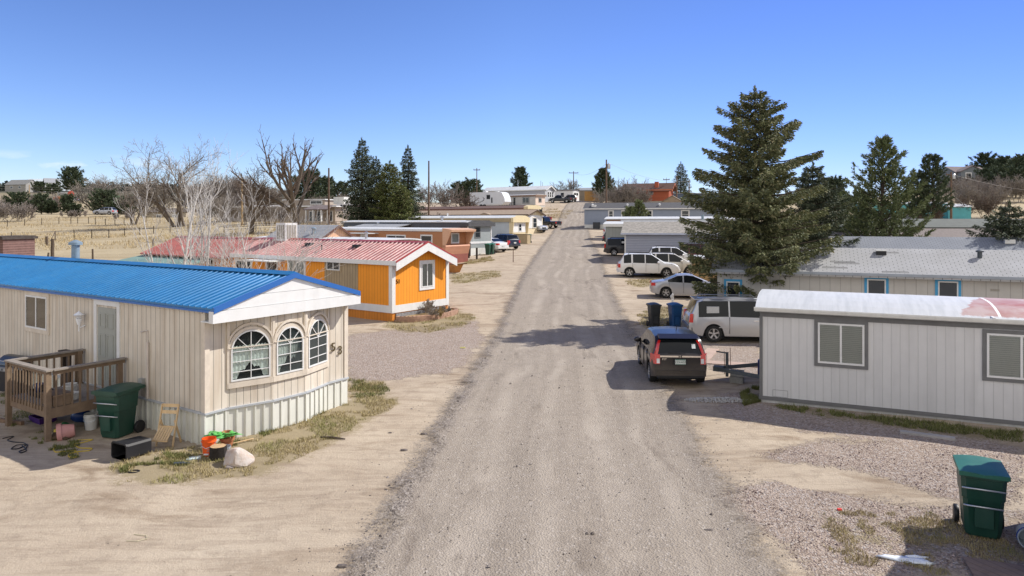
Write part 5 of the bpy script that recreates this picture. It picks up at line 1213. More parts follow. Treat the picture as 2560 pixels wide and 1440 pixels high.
a = gd(184, 262); p7 = car("suv_car", "grey car among the clutter in front of the far white house", "car", (a.x, a.y, G(a.x, a.y) + .3), 175, suv(PSILV))
# travel trailer
rv = thing("travel_trailer", "white travel trailer with curved nose above the brown roof", "camper", tuple(gd(1262, 143).xy) + (8.0,), -32)
b = MB(); sec = [(0, .6), (0, 3.1), (-.1, 3.25), (-.1, 3.25)]
b.prism([(-9, 0, .5), (-.6, 0, .5), (.0, 0, 1.1), (-.15, 0, 2.0), (-.75, 0, 3.0), (-1.3, 0, 3.2), (-9, 0, 3.2)], (0, 2.5, 0)); b.build("body", mat("camper_white", (.60, .62, .64), .4, .04, 1), rv)
b = MB(); b.box(-4.6, -.03, 1.7, -3.7, .01, 2.6); b.build("window", GLASS, rv)
b = MB(); b.box(-3.4, -.03, .9, -3.1, .01, 2.0); b.build("window", GLASS, rv)
b = MB(); b.tube([(-5.6, -.02, 2.2), (-5.2, -.02, 1.8), (-5.4, -.02, 1.4), (-6.4, -.02, 1.1)], [.02, .1, .08, .02], 4); b.build("stripe", mat("stripe_grey", (.08, .08, .09), .5), rv)
b = MB(); b.box(-6, .7, 3.2, -5.2, 1.5, 3.45); b.box(-2.8, .7, 3.2, -2.2, 1.4, 3.35); b.build("roof_unit", WHITE, rv)
for x in (-5.2, -6.1): b = MB(); b.lathe([(.35, -.1), (.35, .1)], 14, (0, 0, 0), 'y'); b.v = [(x + q[0], .1 + q[1], .35 + q[2]) for q in b.v]; b.build("wheel", RUBBER, rv)
# ================================================================== wheeled bins
def wheeled_bin(label, loc, rz, m, lm=None, bars=True, s=1.0, sag=0.0, group="wheeled bins"):
    T = thing("wheeled_bin", label, "trash bin", loc, rz, group)
    b = MB()
    def rr(w, d, z, c=.06, sh=0): return [(x * s, (y + sh) * s, z * s) for x, y in ((-w + c, -d), (w - c, -d), (w, -d + c), (w, d - c), (w - c, d), (-w + c, d), (-w, d - c), (-w, -d + c))]
    b.loft([rr(.22, .24, .03), rr(.238, .262, .10), rr(.266, .305, .60), rr(.28, .318, .62), rr(.295, .338, .93), rr(.312, .355, .94), rr(.312, .355, 1.0), rr(.28, .33, 1.0)])
    b.box(-.12 * s, -.335 * s, .20 * s, .12 * s, -.22 * s, .50 * s)
    b.build("body", m, T, 35)
    l = MB(); z = 1.005
    n = 6; rows = []
    for j in range(n + 1):
        y = -.37 + .80 * j / n; row = []
        for i in range(n + 1):
            x = -.325 + .65 * i / n; u, v = 2 * i / n - 1, 2 * j / n - 1
            zz = z + .085 * (1 - u * u) * (1 - v * v * .6) + .03 - sag * (1 - abs(u)) * (1 - abs(v)) * .5 - sag * .4 * max(0, -v) * (1 - abs(u))
            row.append((x * s, y * s, zz * s))
        rows.append(row)
    k = len(l.v); vs = [p for r in rows for p in r]; m_ = n + 1
    ed = [(0, i) for i in range(m_)] + [(j, n) for j in range(1, m_)] + [(n, i) for i in range(n - 1, -1, -1)] + [(j, 0) for j in range(n - 1, 0, -1)]
    lo = [(rows[j][i][0], rows[j][i][1], z * s - .035 * s) for j, i in ed]
    fs = [(j * m_ + i, j * m_ + i + 1, (j + 1) * m_ + i + 1, (j + 1) * m_ + i) for j in range(n) for i in range(n)]
    B0 = len(vs); E = len(ed)
    for q in range(E):
        a, c = ed[q], ed[(q + 1) % E]; fs.append((c[0] * m_ + c[1], a[0] * m_ + a[1], B0 + q, B0 + (q + 1) % E))
    l.add(vs + lo, fs); l.tube([(-.26 * s, .42 * s, .99 * s), (-.26 * s, .5 * s, .98 * s), (.26 * s, .5 * s, .98 * s), (.26 * s, .42 * s, .99 * s)], .022 * s, 6)
    l.build("lid", lm or m, T, 50)
    for sx in (-1, 1):
        w = MB(); w.lathe([(.02, -.035), (.13, -.035), (.14, -.02), (.14, .02), (.13, .035), (.085, .03), (.02, .03)], 16, (0, 0, 0), 'x'); w.v = [(q[0] * s + sx * .295 * s, q[1] * s + .30 * s, q[2] * s + .14 * s) for q in w.v]; w.build("wheel", BLACKP, T, 40)
    if bars:
        for zz, ww in ((.52, .25), (.80, .275)):
            w = MB(); d = .2 + .16 * zz; w.tube([(-ww * s, -d * s + .02, (zz - .03) * s), (-ww * .85 * s, (-d - .07) * s, zz * s), (ww * .85 * s, (-d - .07) * s, zz * s), (ww * s, -d * s + .02, (zz - .03) * s)], .013 * s, 6); w.build("catch_bar", METAL, T, 60)
    if not bars: T.scale = (.84, .84, 1.06)
    return T
GREENB = mat("green_bin_plastic", (.012, .055, .038), .42, .12, 3, spec=.45, streak=.3, dirt=(.045, .085, .07)); GREENL = mat("green_bin_lid", (.03, .135, .095), .4, .1, 4, streak=.25, dirt=(.06, .16, .13))
BLUEB = mat("blue_bin_plastic", (.012, .06, .17), .42, .1, 3, spec=.45); GREYB = mat("charcoal_bin_plastic", (.028, .030, .032), .45, .1, 3, spec=.45)
def G3(px, py): return gp(px, py)
p = Vector((7.54, 10.70, G(7.6, 10.9))); wheeled_bin("dark green wheeled bin with dented pale green lid on the pink gravel", (p.x, p.y + .28, p.z), -27, GREENB, GREENL, True, 1.03, .14)
p = G3(278, 1098); wheeled_bin("dark green wheeled bin standing between the porch deck and folding chair", (p.x, p.y + .25, p.z), -14, GREENB, GREENB, True, 1.07, .03)
p = G3(1638, 820); wheeled_bin("charcoal wheeled bin left of the blue bin by the lattice", (p.x, p.y + .25, p.z), 8, GREYB, None, False, .98)
p = G3(1691, 823); wheeled_bin("blue wheeled bin between the charcoal bin and white lattice", (p.x, p.y + .25, p.z), 8, BLUEB, None, False, 1.02)
for px, py, lb in ((1220, 637, "green wheeled bin at the charcoal home, left of its pair"), (1229, 636, "green wheeled bin at the charcoal home, closer to the white sedan")):
    p = G3(px, py); wheeled_bin(lb, tuple(p), -20, GREENB, GREENL, False, 1.0)
p = G3(1323, 608); wheeled_bin("green wheeled bin in front of the cream home", tuple(p), -10, GREENB, GREENL, False, 1.0)
p = G3(1429, 505); wheeled_bin("bright blue wheeled bin beside the black vehicles at the crest", tuple(p), 0, mat("bright_blue_bin", (.02, .10, .36), .45), None, False, 1.2)
p = gd(1352, 138); wheeled_bin("dark wheeled bin on the bank below the pale grey home", tuple(p), 0, GREYB, GREENL, False, 1.25)
# ================================================================== clutter at home 53
def stake(label, cat, name, pts, r, m, n=6):
    b = MB(); o = Vector(pts[0]); b.tube([Vector(p) - o for p in pts], r, n); t = b.build(name, m); t.location = o; return tag(t, label, cat)
PINE = mat("pale_pine_wood", (.56, .40, .22), .6, .15, 8)
p = G3(420, 1112); ch = thing("folding_chair", "wooden slatted folding chair leaning on the ribbed skirt", "chair", tuple(p), -33 + 205)
for sx in (-.2, .2):
    b = MB(); b.obox((sx, .02, .44), (.025, .04, .92), rx=14); b.build("leg", PINE, ch)
    b = MB(); b.obox((sx * .86, -.10, .28), (.025, .04, .60), rx=-22); b.build("leg", PINE, ch)
b = MB()
for i in range(6): b.obox((-.15 + i * .06, .16, .30), (.045, .36, .016), rx=-42)
b.obox((0, .03, .42), (.38, .03, .03)); b.obox((0, .30, .18), (.38, .03, .03)); b.build("seat", PINE, ch)
b = MB()
for z, y in ((.86, -.09), (.72, -.06)): b.obox((0, y, z), (.40, .018, .075), rx=14)
b.build("backrest", PINE, ch)
def bucket(label, loc, r, h, m, rim=None, rz=0, tilt=0, name="bucket", cat="bucket", handle=True, fill=None):
    T = thing(name, label, cat, loc, rz); T.rotation_euler = (R(tilt), 0, R(rz))
    b = MB(); b.lathe([(r * .82, 0), (r, h), (r * 1.06, h), (r * 1.06, h * .93), (r * 1.0, h * .93)][:3] + [(r * .95, h), (r * .78, .02), (0.001, .02)], 20, caps=False); b.poly([(r * .82 * math.cos(-2 * math.pi * i / 20), r * .82 * math.sin(-2 * math.pi * i / 20), 0) for i in range(20)]); b.build("body", m, T, 40)
    b = MB(); b.lathe([(r * 1.0, h * .80), (r * 1.07, h * .81), (r * 1.07, h * .86), (r * 1.0, h * .87)], 20, caps=False); b.build("rim", rim or m, T, 40)
    if handle: b = MB(); b.tube([(r * 1.05, 0, h * .84), (r * .9, -r * .55, h * .6), (0, -r * 1.06, h * .5), (-r * .9, -r * .55, h * .6), (-r * 1.05, 0, h * .84)], .006, 4); b.build("handle", METAL, T)
    return T
WB = mat("white_bucket_plastic", (.62, .62, .60), .5, .06, 5, streak=.3)
p = G3(221, 1076); bucket("white plastic bucket under the deck edge beside the green bin", (p.x, p.y + .1, p.z), .15, .38, WB)
OB = mat("orange_bucket_plastic", (.72, .10, .015), .4, .06, 4)
p = G3(516, 1142); ob = bucket("bright orange open bucket at the corner of the tan home", (p.x, p.y + .12, p.z), .145, .36, OB)
b = MB(); b.M = Matrix.Rotation(R(25), 4, 'Z')
for z, w in ((.10, .05), (.135, .04)):
    b.loft([[(.128 * math.sin(a) * (1 + .0), -.13 * math.cos(a) * 1.0 - .006, zz) for a in (-w * 8, -w * 3, w * 3, w * 8)] + [(.12 * math.sin(a), -.12 * math.cos(a), zz) for a in (w * 8, w * 3, -w * 3, -w * 8)] for zz in (z, z + .022)])
b.build("label_print", mat("faded_print", (.45, .22, .2), .6, .4, 30), ob)
b = MB(); b.box(-.05, -.148, .04, .05, -.13, .07); b.M = ID; b.build("label_patch", mat("pale_print", (.6, .6, .62), .5), ob)
TERRA = mat("terracotta_clay", (.38, .15, .07), .85, .15, 8)
def pot(label, loc, r, h, m=TERRA, tilt=0, rz=0, name="flower_pot", cat="flower pot"):
    T = thing(name, label, cat, loc, rz); T.rotation_euler = (R(tilt), 0, R(rz))
    b = MB(); b.lathe([(r * .65, 0), (r * .92, h * .72), (r * 1.05, h * .72), (r * 1.08, h), (r * .95, h), (r * .60, .03), (.001, .03)], 18, caps=False); b.poly([(r * .65 * math.cos(-2 * math.pi * i / 18), r * .65 * math.sin(-2 * math.pi * i / 18), 0) for i in range(18)]); b.build("body", m, T, 40)
    b = MB(); b.lathe([(.001, h * .55), (r * .84, h * .55)], 14, caps=False); b.build("soil", mat("dry_soil", (.09, .06, .04), .95, .3, 12), T)
    return T
p = G3(562, 1122); pot("wide terracotta pot holding a smaller pot by the ribbed skirt", (p.x, p.y + .12, p.z), .15, .22)
pot("small terracotta pot set inside the wide terracotta pot", (p.x, p.y + .12, p.z + .125), .10, .22)
PINKP = mat("dusty_pink_plastic", (.48, .24, .22), .55, .1, 4)
p = G3(176, 1092); pot("dusty pink plant pot tipped on its side spilling soil under the deck", (p.x + .1, p.y, p.z + .16), .21, .34, PINKP, 96, -60)
b = MB(); b.blob((0, 0, .03), .24, .18, .12, random.Random(5), .3); o = b.build("soil_pile", mat("dry_soil", (.09, .06, .04), .95, .3, 12), None, 180); o.location = (p.x - .18, p.y - .12, p.z); tag(o, "dark soil spilled from the tipped pink pot", "soil")
p = G3(540, 1150); lg = thing("log_stump", "short charred log stump with pale cut top next to the orange bucket", "log", (p.x, p.y + .1, p.z))
b = MB(); rnd = random.Random(8); ringk = [1 + rnd.uniform(-.08, .08) for _ in range(14)]
b.loft([[(.165 * k * q * math.cos(2 * math.pi * i / 14), .165 * k * q * math.sin(2 * math.pi * i / 14), z) for i, k in enumerate(ringk)] for z, q in ((-.03, 1.08), (.1, 1.0), (.26, .98))]); b.build("bark", mat("charred_bark", (.025, .02, .017), .95, .4, 14), lg, 40)
b = MB(); b.poly([(.158 * k * math.cos(2 * math.pi * i / 14), .158 * k * math.sin(2 * math.pi * i / 14), .263) for i, k in enumerate(ringk)]); b.build("cut_face", mat("cut_log_face", (.42, .28, .15), .8, .25, 9), lg)
def rock(label, loc, sx, sy, sz, m, seed, rz=0, name="boulder", cat="rock", jit=.22):
    rn = random.Random(seed); bm_ = bmesh.new()
    for i in range(26):
        d = Vector((rn.gauss(0, 1), rn.gauss(0, 1), rn.gauss(0, 1))).normalized(); k = rn.uniform(.8, 1.12)
        bm_.verts.new((d.x * sx * k, d.y * sy * k, max(-.35, d.z) * sz * k + sz * .35))
    h_ = bmesh.ops.convex_hull(bm_, input=bm_.verts); bmesh.ops.delete(bm_, geom=list({v for v in h_['geom_interior'] if isinstance(v, bmesh.types.BMVert)}), context='VERTS')
    bmesh.ops.bevel(bm_, geom=list(bm_.edges), offset=min(sx, sy, sz) * .09, segments=1, affect='EDGES')
    b = MB(); bm_.verts.index_update(); b.v = [tuple(v.co) for v in bm_.verts]; b.f = [[v.index for v in f.verts] for f in bm_.faces]; b.mi = [0] * len(b.f); bm_.free(); o = b.build(name, m, None, 20); o.location = loc; o.rotation_euler = (0, 0, R(rz)); return tag(o, label, cat)
def rockmat():
    N = NT("pink_sandstone"); v = N.coord(); f = N.noise(v, 3.2, 6, .65, .6); c = N.mix(N.ramp(f, .3, .55), (.44, .30, .21), (.50, .45, .41)); c = N.mix(N.ramp(N.noise(v, 9, 5), .6, .75), c, (.58, .55, .52)); N.bump(N.noise(v, 12, 6, .7), .6, .03); return N.fin(c, .9, 0, .2)
p = G3(585, 1166); rock("large angular pink sandstone boulder in front of the tan home", (p.x, p.y + .1, p.z - .05), .42, .28, .29, rockmat(), 21, -20)
p = G3(572, 1172); rock("small grey stone at the foot of the pink boulder", tuple(p), .10, .06, .05, mat("grey_stone", (.22, .19, .18), .9, .2, 10), 3, name="stone")
p = G3(600, 1110); stake("pale wooden stick lying in the dry grass by the skirt", "stick", "stick", [p + Vector((-.18, -.1, .03)), p + Vector((.22, .22, .05))], .016, PINE)
GRB = mat("lime_plastic_bag", (.11, .40, .09), .4, .2, 6)
b = MB(); rn = random.Random(6)
for i in range(5): b.blob((-.2 + i * .10, rn.uniform(-.05, .05), .30 + .02 * math.sin(i * 2)), .13, .10, .03, rn, .9, 14, 9)
p = G3(540, 1132); o = b.build("plastic_bag", GRB, None, 180); o.location = (p.x, p.y + .3, p.z); tag(o, "crumpled lime green plastic bag behind the orange bucket", "bag")
p = G3(551, 1138); bucket("small grey basin half hidden behind the log stump", (p.x, p.y + .2, p.z), .13, .13, mat("grey_basin", (.35, .38, .4), .5), handle=False, name="basin", cat="basin")
# black tote lying on its side
p = G3(318, 1146); bt = thing("storage_tote", "black open tote lying on its side in the shaded dirt", "tote", (p.x - .03, p.y + .12, p.z + .005), -28)
b = MB()
def tr(w, h, y): return [(x, y, z) for x, z in ((-w + .04, .0), (w - .04, 0), (w, .04), (w, h - .04), (w - .04, h), (-w + .04, h), (-w, h - .04), (-w, .04))]
b.loft([tr(.25, .33, -.22), tr(.225, .31, .36)], False); b.loft([tr(.215, .30, .34), tr(.24, .32, -.22)], False); b.poly(tr(.225, .31, .36)); b.poly(tr(.215, .3, .34)[::-1]); b.build("body", BLACKP, bt, 40)
b = MB(); o_, i_ = tr(.265, .345, -.225), tr(.235, .315, -.225); b.add(o_ + i_ + [(q[0], -.19, q[2]) for q in o_], [(k, (k + 1) % 8, 8 + (k + 1) % 8, 8 + k) for k in range(8)] + [((k + 1) % 8, k, 16 + k, 16 + (k + 1) % 8) for k in range(8)]); b.build("rim", BLACKP, bt)
# under the deck
p = G3(178, 1066); b = MB(); b.blob((0, 0, .15), .26, .17, .17, random.Random(3), .08, 12, 8); b.tube([(.22, -.05, .14), (.33, -.08, .13)], .05, 8); o = b.build("water_jug", mat("blue_jug_plastic", (.01, .035, .15), .35), None, 60); o.location = (p.x, p.y + .4, p.z); tag(o, "dark blue jug lying under the deck behind the pink pot", "jug")
p = G3(160, 1082); b = MB(); b.blob((0, 0, .12), .13, .13, .13, random.Random(3), .0, 14, 10); o = b.build("ball", mat("green_ball", (.015, .16, .06), .4), None, 180); o.location = tuple(p); tag(o, "green ball beside the tipped pink pot", "ball")
p = G3(86, 1062); tt = thing("storage_tote", "flat purple tray in the shade under the deck", "tote", (p.x, p.y + .3, p.z), -33)
b = MB(); b.loft([[(x * q, y * q, z) for x, y in ((-.3, -.2), (.3, -.2), (.3, .2), (-.3, .2))] for z, q in ((.0, .9), (.14, 1.0), (.14, .94), (.03, .86))]); b.build("body", mat("purple_plastic", (.05, .015, .13), .45), tt)
p = G3(110, 1045); tt = thing("storage_tote", "black tote box deep under the deck", "tote", (p.x, p.y + .9, p.z), -33); b = MB(); b.loft([[(x * q, y * q, z) for x, y in ((-.35, -.25), (.35, -.25), (.35, .25), (-.35, .25))] for z, q in ((.0, .9), (.32, 1.0), (.32, .94), (.03, .86))]); b.build("body", BLACKP, tt); b = MB(); b.box(-.37, -.27, .325, .37, .27, .36); b.build("lid", BLACKP, tt)
p = G3(142, 1090); b = MB(); b.blob((0, 0, .08), .07, .05, .1, random.Random(2), .2); o = b.build("toy_bottle", mat("yellow_plastic", (.55, .40, .03), .45), None, 180); o.location = tuple(p); tag(o, "small yellow bottle behind the deck post", "bottle")
# on the deck
def D53(x, y, z=.745): return tuple((Matrix.Translation((-6.82, 15.18, 0)) @ Matrix.Rotation(R(-33), 4, 'Z') @ Vector((-5.35 + x, -1.68 + y, z))))
bucket("white lidded bucket on the deck boards near the door", D53(1.25, .75), .15, .30, WB)
bucket("shallow white basin on the deck beside the lidded bucket", D53(1.62, .62), .17, .16, WB, handle=False, name="basin", cat="basin")
t = thing("plant_tray", "black nursery trays and pots crowded along the deck rail", "tray", D53(.62, .42), -33)
b = MB(); b.loft([[(x * q, y * q, z) for x, y in ((-.4, -.2), (.4, -.2), (.4, .2), (-.4, .2))] for z, q in ((.0, .92), (.12, 1.0), (.12, .95), (.03, .88))]); b.build("tray", BLACKP, t)
for x in (-.2, .12): b = MB(); b.lathe([(.09, .03), (.12, .26), (.10, .26), (.08, .06)], 12, (x, 0, 0)); b.build("pot", BLACKP if x > 0 else mat("blue_jug_plastic", (.01, .035, .15)), t, 40)
b = MB(); b.box(-.3, -.2, 0, .3, .2, .22); b.box(-.32, -.22, .22, .32, .22, .26); o = b.build("wooden_crate", DECK); o.location = D53(1.72, .25); o.rotation_euler = (0, 0, R(-33)); tag(o, "low brown wooden box at the right end of the deck", "box")
# grill at the left edge
p = G3(14, 992); gr = thing("barbecue_grill", "dark lidded barbecue grill beside the deck at the left edge", "grill", (p.x + .1, p.y + .3, p.z), -25)
b = MB(); b.box(-.42, -.27, .12, .42, .27, .78); b.build("cabinet", BLACKP, gr)
b = MB(); b.box(-.75, -.26, .80, .75, .26, .86); b.prism([(-.45, -.36, .72), (-.45, -.26, .70), (-.45, -.26, .86), (-.45, -.36, .84)], (.9, 0, 0)); b.build("shelf", mat("grill_steel", (.22, .24, .27), .35, metal=.7), gr)
b = MB(); b.loft([[(x, .28 * math.cos(a), .87 + .26 * math.sin(a)) for a in [math.pi * i / 8 for i in range(9)]] for x in (-.43, .43)]); b.build("lid", mat("grill_lid", (.07, .08, .09), .3, metal=.5), gr, 50)
b = MB(); b.tube([(-.3, -.3, 1.02), (-.3, -.36, 1.02), (.3, -.36, 1.02), (.3, -.3, 1.02)], .014, 6); b.build("handle", METAL, gr)
for i in range(4): b = MB(); b.lathe([(.03, -.02), (.03, .02)], 10, (0, 0, 0), 'y'); b.v = [(q[0] - .3 + i * .2, q[1] - .37, q[2] + .78) for q in b.v]; b.build("knob", METAL, gr)
for sx in (-.36, .36): b = MB(); b.lathe([(.08, -.03), (.08, .03)], 12, (sx, 0, .08), 'x'); b.v = [(q[0], q[1], q[2]) for q in b.v]; b.build("wheel", BLACKP, gr, 40)
# cords
YEL = mat("yellow_cord", (.50, .36, .04), .5); BLK = mat("black_cord", (.02, .02, .02), .5)
def cord(label, pts, m, name="extension_cord", r=.012):
    P = [gp(*q) + Vector((0, 0, r)) for q in pts]; out = []
    for a, c in zip(P[:-1], P[1:]):
        for k in range(4): out.append(a.lerp(c, k / 4))
    sm = [out[0]] + [(out[i - 1] + out[i] * 2 + out[i + 1]) / 4 for i in range(1, len(out) - 1)] + [out[-1]]
    sm = [Vector((q.x, q.y, G(q.x, q.y) + r)) for q in sm]
    return stake(label, "cord", name, sm, r, m, 5)
cord("yellow extension cord looped on the shaded dirt below the deck", [(195, 1101), (210, 1101), (235, 1100), (205, 1108), (182, 1112), (200, 1122), (232, 1122), (225, 1128), (196, 1130), (172, 1136), (170, 1143), (188, 1146), (196, 1138), (190, 1128), (160, 1130), (138, 1132), (133, 1125), (140, 1112)], YEL)
cord("tangled black cable on the dirt left of the deck post", [(6, 1098), (20, 1094), (36, 1092), (16, 1102), (30, 1106), (60, 1108), (66, 1114), (44, 1124), (26, 1124), (40, 1114), (70, 1112), (64, 1124), (46, 1130), (52, 1134), (68, 1128), (50, 1110)], BLK, "cable")
b = MB(); M53 = lambda x, y, z: Vector((x, y, z))
b.tube([(-2.56, -.08, 1.06), (-2.68, -.07, 1.0), (-2.73, -.06, .7), (-2.74, -.08, .3), (-2.80, -.1, .04), (-3.0, -.3, .02)], .011, 5); yc = tag(b.build("extension_cord", YEL), "yellow cord hanging from the outlet down the tan siding", "cord"); yc.location = (-6.82, 15.18, 0); yc.rotation_euler = (0, 0, R(-33))
# bits on the ground
p = G3(452, 1163); stake("dark clear plastic bottle lying in the dry grass", "bottle", "plastic_bottle", [p + Vector((-.14, 0, .03)), p + Vector((.05, .03, .03)), p + Vector((.08, .035, .03)), p + Vector((.16, .05, .03))], [.034, .034, .014, .014], mat("smoky_plastic", (.07, .085, .11), .2), 8)
p = G3(484, 1147); o = MB().box(-.14, -.08, 0, .14, .08, .025).build("paper_scrap", mat("pale_blue_paper", (.46, .55, .58), .6)); o.location = p; o.rotation_euler = (.05, 0, .4); tag(o, "pale blue scrap lying in the grass left of the bucket", "litter")
p = G3(18, 1060); stake("grey plank end lying under the deck at the left edge", "plank", "plank", [p + Vector((-1.4, .55, .05)), p + Vector((.45, -.1, .05))], .06, WOODW, 4)
p = G3(335, 1180); stake("loop of dark strap on the sunlit dirt", "strap", "strap", [p + Vector((.10 * math.cos(a), .07 * math.sin(a), .012)) for a in [i * .6 for i in range(11)]], .014, BLK)
p = G3(830, 1097); stake("dark branch lying on the bare dirt by the road", "stick", "branch", [p + Vector((-.28, .06, .02)), p + Vector((0, .0, .035)), p + Vector((.32, -.08, .02))], [.02, .026, .014], mat("dark_branch", (.06, .045, .035), .9))
p = G3(340, 1350); stake("thin pale wire curled on the sandy ground in the foreground", "wire", "wire", [p + Vector(q) for q in ((-.12, .16, .015), (.1, .12, .015), (.17, .02, .015), (.06, -.07, .015), (-.12, -.06, .015))], .006, mat("pale_wire", (.5, .45, .3), .5), 4)
GST = mat("road_stone", (.13, .11, .10), .95, .25, 12)
for px, py, sx, lb in ((1775, 1330, .11, "flat dark stone lying alone on the right wheel track"), (128 / 2.33 + 800, 972 / 2.33 + 1000, .09, "angular grey stone at the left edge of the road in front"), (975, 1083, .06, "small grey stone left of the road berm"), (1060, 1086, .10, "flat pale stone on the berm of the road"), (1010, 1127, .09, "dark stone beside the gravel berm")):
    p = G3(px, py); rock(lb, tuple(p), sx, sx * .55, sx * .38, GST, int(px), name="stone")
p = G3(1157, 870); o = MB().box(-.1, -.06, 0, .1, .06, .03).build("litter", mat("yellow_scrap", (.5, .46, .15), .6)); o.location = p; tag(o, "small yellowish scrap on the dirt left of the road", "litter")
# right front: snow, bucket, red scrap
SNOW = mat("old_snow", (.70, .74, .80), .8, .06, 8, bump=.5)
p = G3(2268, 1402); b = MB(); rn = random.Random(9)
for x, y, rx, ry, an in ((-.02, .02, .34, .065, -18), (.10, -.02, .2, .09, -22), (.16, .075, .13, .04, -5)):
    b.M = Matrix.Translation((x, y, .008)) @ Matrix.Rotation(R(an), 4, 'Z'); b.blob((0, 0, 0), rx, ry, .035, rn, .45, 18, 8)
b.M = ID
o = b.build("snow_patch", SNOW, None, 180); o.location = p; tag(o, "last patch of old snow on the shaded gravel", "snow")
p = G3(2549, 1352); bk = bucket("pale plastic pail with blue rim lying on its side at the right edge", (p.x + .06, p.y - .05, p.z + .155), .155, .36, mat("pale_pail", (.42, .47, .50), .5), mat("blue_rim", (.015, .05, .25), .4), -62, 0)
bk.rotation_euler = (R(84), 0, R(-28))
p = G3(2099, 1276); o = MB().box(-.035, -.025, 0, .035, .025, .03).build("litter", mat("red_scrap", (.7, .06, .05), .5)); o.location = p; tag(o, "tiny bright red scrap on the gravel", "litter")
p = G3(2318, 1090); o = MB().box(-.55, -.09, -.02, .55, .09, .045).build("paving_slab", mat("pale_slab", (.36, .34, .32), .9, .15, 4)); o.location = p; o.rotation_euler = (0, 0, R(-28)); tag(o, "pale narrow slab set in the shaded gravel along the trailer", "slab")
p = G3(2505, 1438); b = MB()
for i in range(3): b.box(-.4, -.3 + i * .21, 0, .4, -.1 + i * .21, .05)
o = b.build("paving_slab", mat("pink_paver", (.22, .16, .13), .9, .15, 6, pat=('v', .2, .012, .6))); o.location = p; o.rotation_euler = (0, 0, R(-20)); tag(o, "dull pink paver slab in the shade at the lower right", "slab")
# hitch, blocks, rods, paving by the trailer
HT_ = thing("trailer_hitch", "dark grey steel drawbar and jack sticking out of the grey trailer", "hitch", (6.89, 18.97, 0), -24.3)
HG_ = mat("hitch_grey", (.085, .095, .10), .6, .12, 5)
b = MB()
for y0, y1 in ((.75, 1.75), (2.95, 1.95)): b.tube([(.1, y0, .50), (-1.35, y1, .42)], .075, 4)
b.box(-1.5, 1.7, .36, -1.2, 2.0, .5); b.build("drawbar", HG_, HT_)
b = MB(); b.tube([(-1.1, 1.85, .2), (-1.1, 1.85, .95)], .045, 8); b.tube([(-1.1, 1.85, .92), (-1.42, 1.85, .95)], .025, 6); b.build("jack", HG_, HT_)
b = MB(); b.lathe([(.16, .5), (.17, .55), (.17, 1.0), (.1, 1.06), (.0, 1.07)], 14, (-.04, 1.85, -.22)); o = b.build("gas_bottle", mat("navy_tank", (.012, .02, .10), .4), None, 40); o.location = (6.89, 18.97, 0); o.rotation_euler = (0, 0, R(-24.3)); tag(o, "navy blue tank standing on the drawbar behind the trailer corner", "tank")
def cblock(label, p, rz):
    b = MB()
    for x0, x1 in ((-.2, -.17), (-.015, .015), (.17, .2)): b.box(x0, -.1, 0, x1, .1, .19)
    b.box(-.17, -.1, 0, -.015, -.07, .19); b.box(.015, -.1, 0, .17, -.07, .19); b.box(-.17, .07, 0, -.015, .1, .19); b.box(.015, .07, 0, .17, .1, .19); b.box(-.19, -.09, .05, .19, .09, .1)
    o = b.build("cinder_block", mat("cinder_grey", (.24, .235, .22), .95, .15, 12)); o.location = p; o.rotation_euler = (0, 0, R(rz)); return tag(o, label, "block")
p = G3(1842, 957); cblock("grey cinder block under the end of the trailer drawbar", tuple(p), -30)
cblock("second cinder block stacked under the drawbar tip", (p.x + .02, p.y + .02, p.z + .2), -24)
RUST = mat("rusty_rod", (.10, .05, .03), .9, .3, 10)
for px, py, h, lb in ((1812, 935, .75, "thin rusty rod stuck in the ground left of its twin"), (1827, 935, .85, "thin rusty rod nearer the trailer drawbar")):
    p = G3(px, py); stake(lb, "rod", "metal_rod", [p, p + Vector((-.02, .0, h))], .01, RUST, 5)
PAV = mat("pink_paver_path", (.43, .32, .26), .92, .12, 4, pat=('v', .3, .015, .65))
def slab_path(label, pts, w, h=.03):
    b = MB(); P = [gp(*q) for q in pts]
    for a, c in zip(P[:-1], P[1:]):
        d = (c - a); d.z = 0; d.normalize(); n = Vector((-d.y, d.x, 0)) * (w / 2)
        b.loft([[tuple(q - n + Vector((0, 0, h - .1))), tuple(q + n + Vector((0, 0, h - .1))), tuple(q + n + Vector((0, 0, h))), tuple(q - n + Vector((0, 0, h)))] for q in (a, c)])
    return tag(b.build("paver_path", PAV), label, "path", kind="structure")
slab_path("pink paver path running toward the silver minivan", [(1752, 905), (1783, 873)], .45); slab_path("pink paver path along the grey trailer drive", [(1745, 905), (1898, 915)], .55, .034)
# white stones heap
p = G3(1795, 1002); b = MB(); rn = random.Random(12)
for i in range(420):
    a, q = rn.random() * 6.28, math.sqrt(rn.random()); x, y = .95 * q * math.cos(a), .28 * q * math.sin(a); s = rn.uniform(.012, .032)
    b.blob((x, y, .02 + .05 * (1 - q)), s, s, s * .8, rn, .3, 5, 3)
o = b.build("gravel", mat("white_gravel", (.40, .385, .365), .9, .3, 20)); o.location = p; tag(o, "patch of loose whitish gravel at the trailer corner", "gravel", kind="stuff")
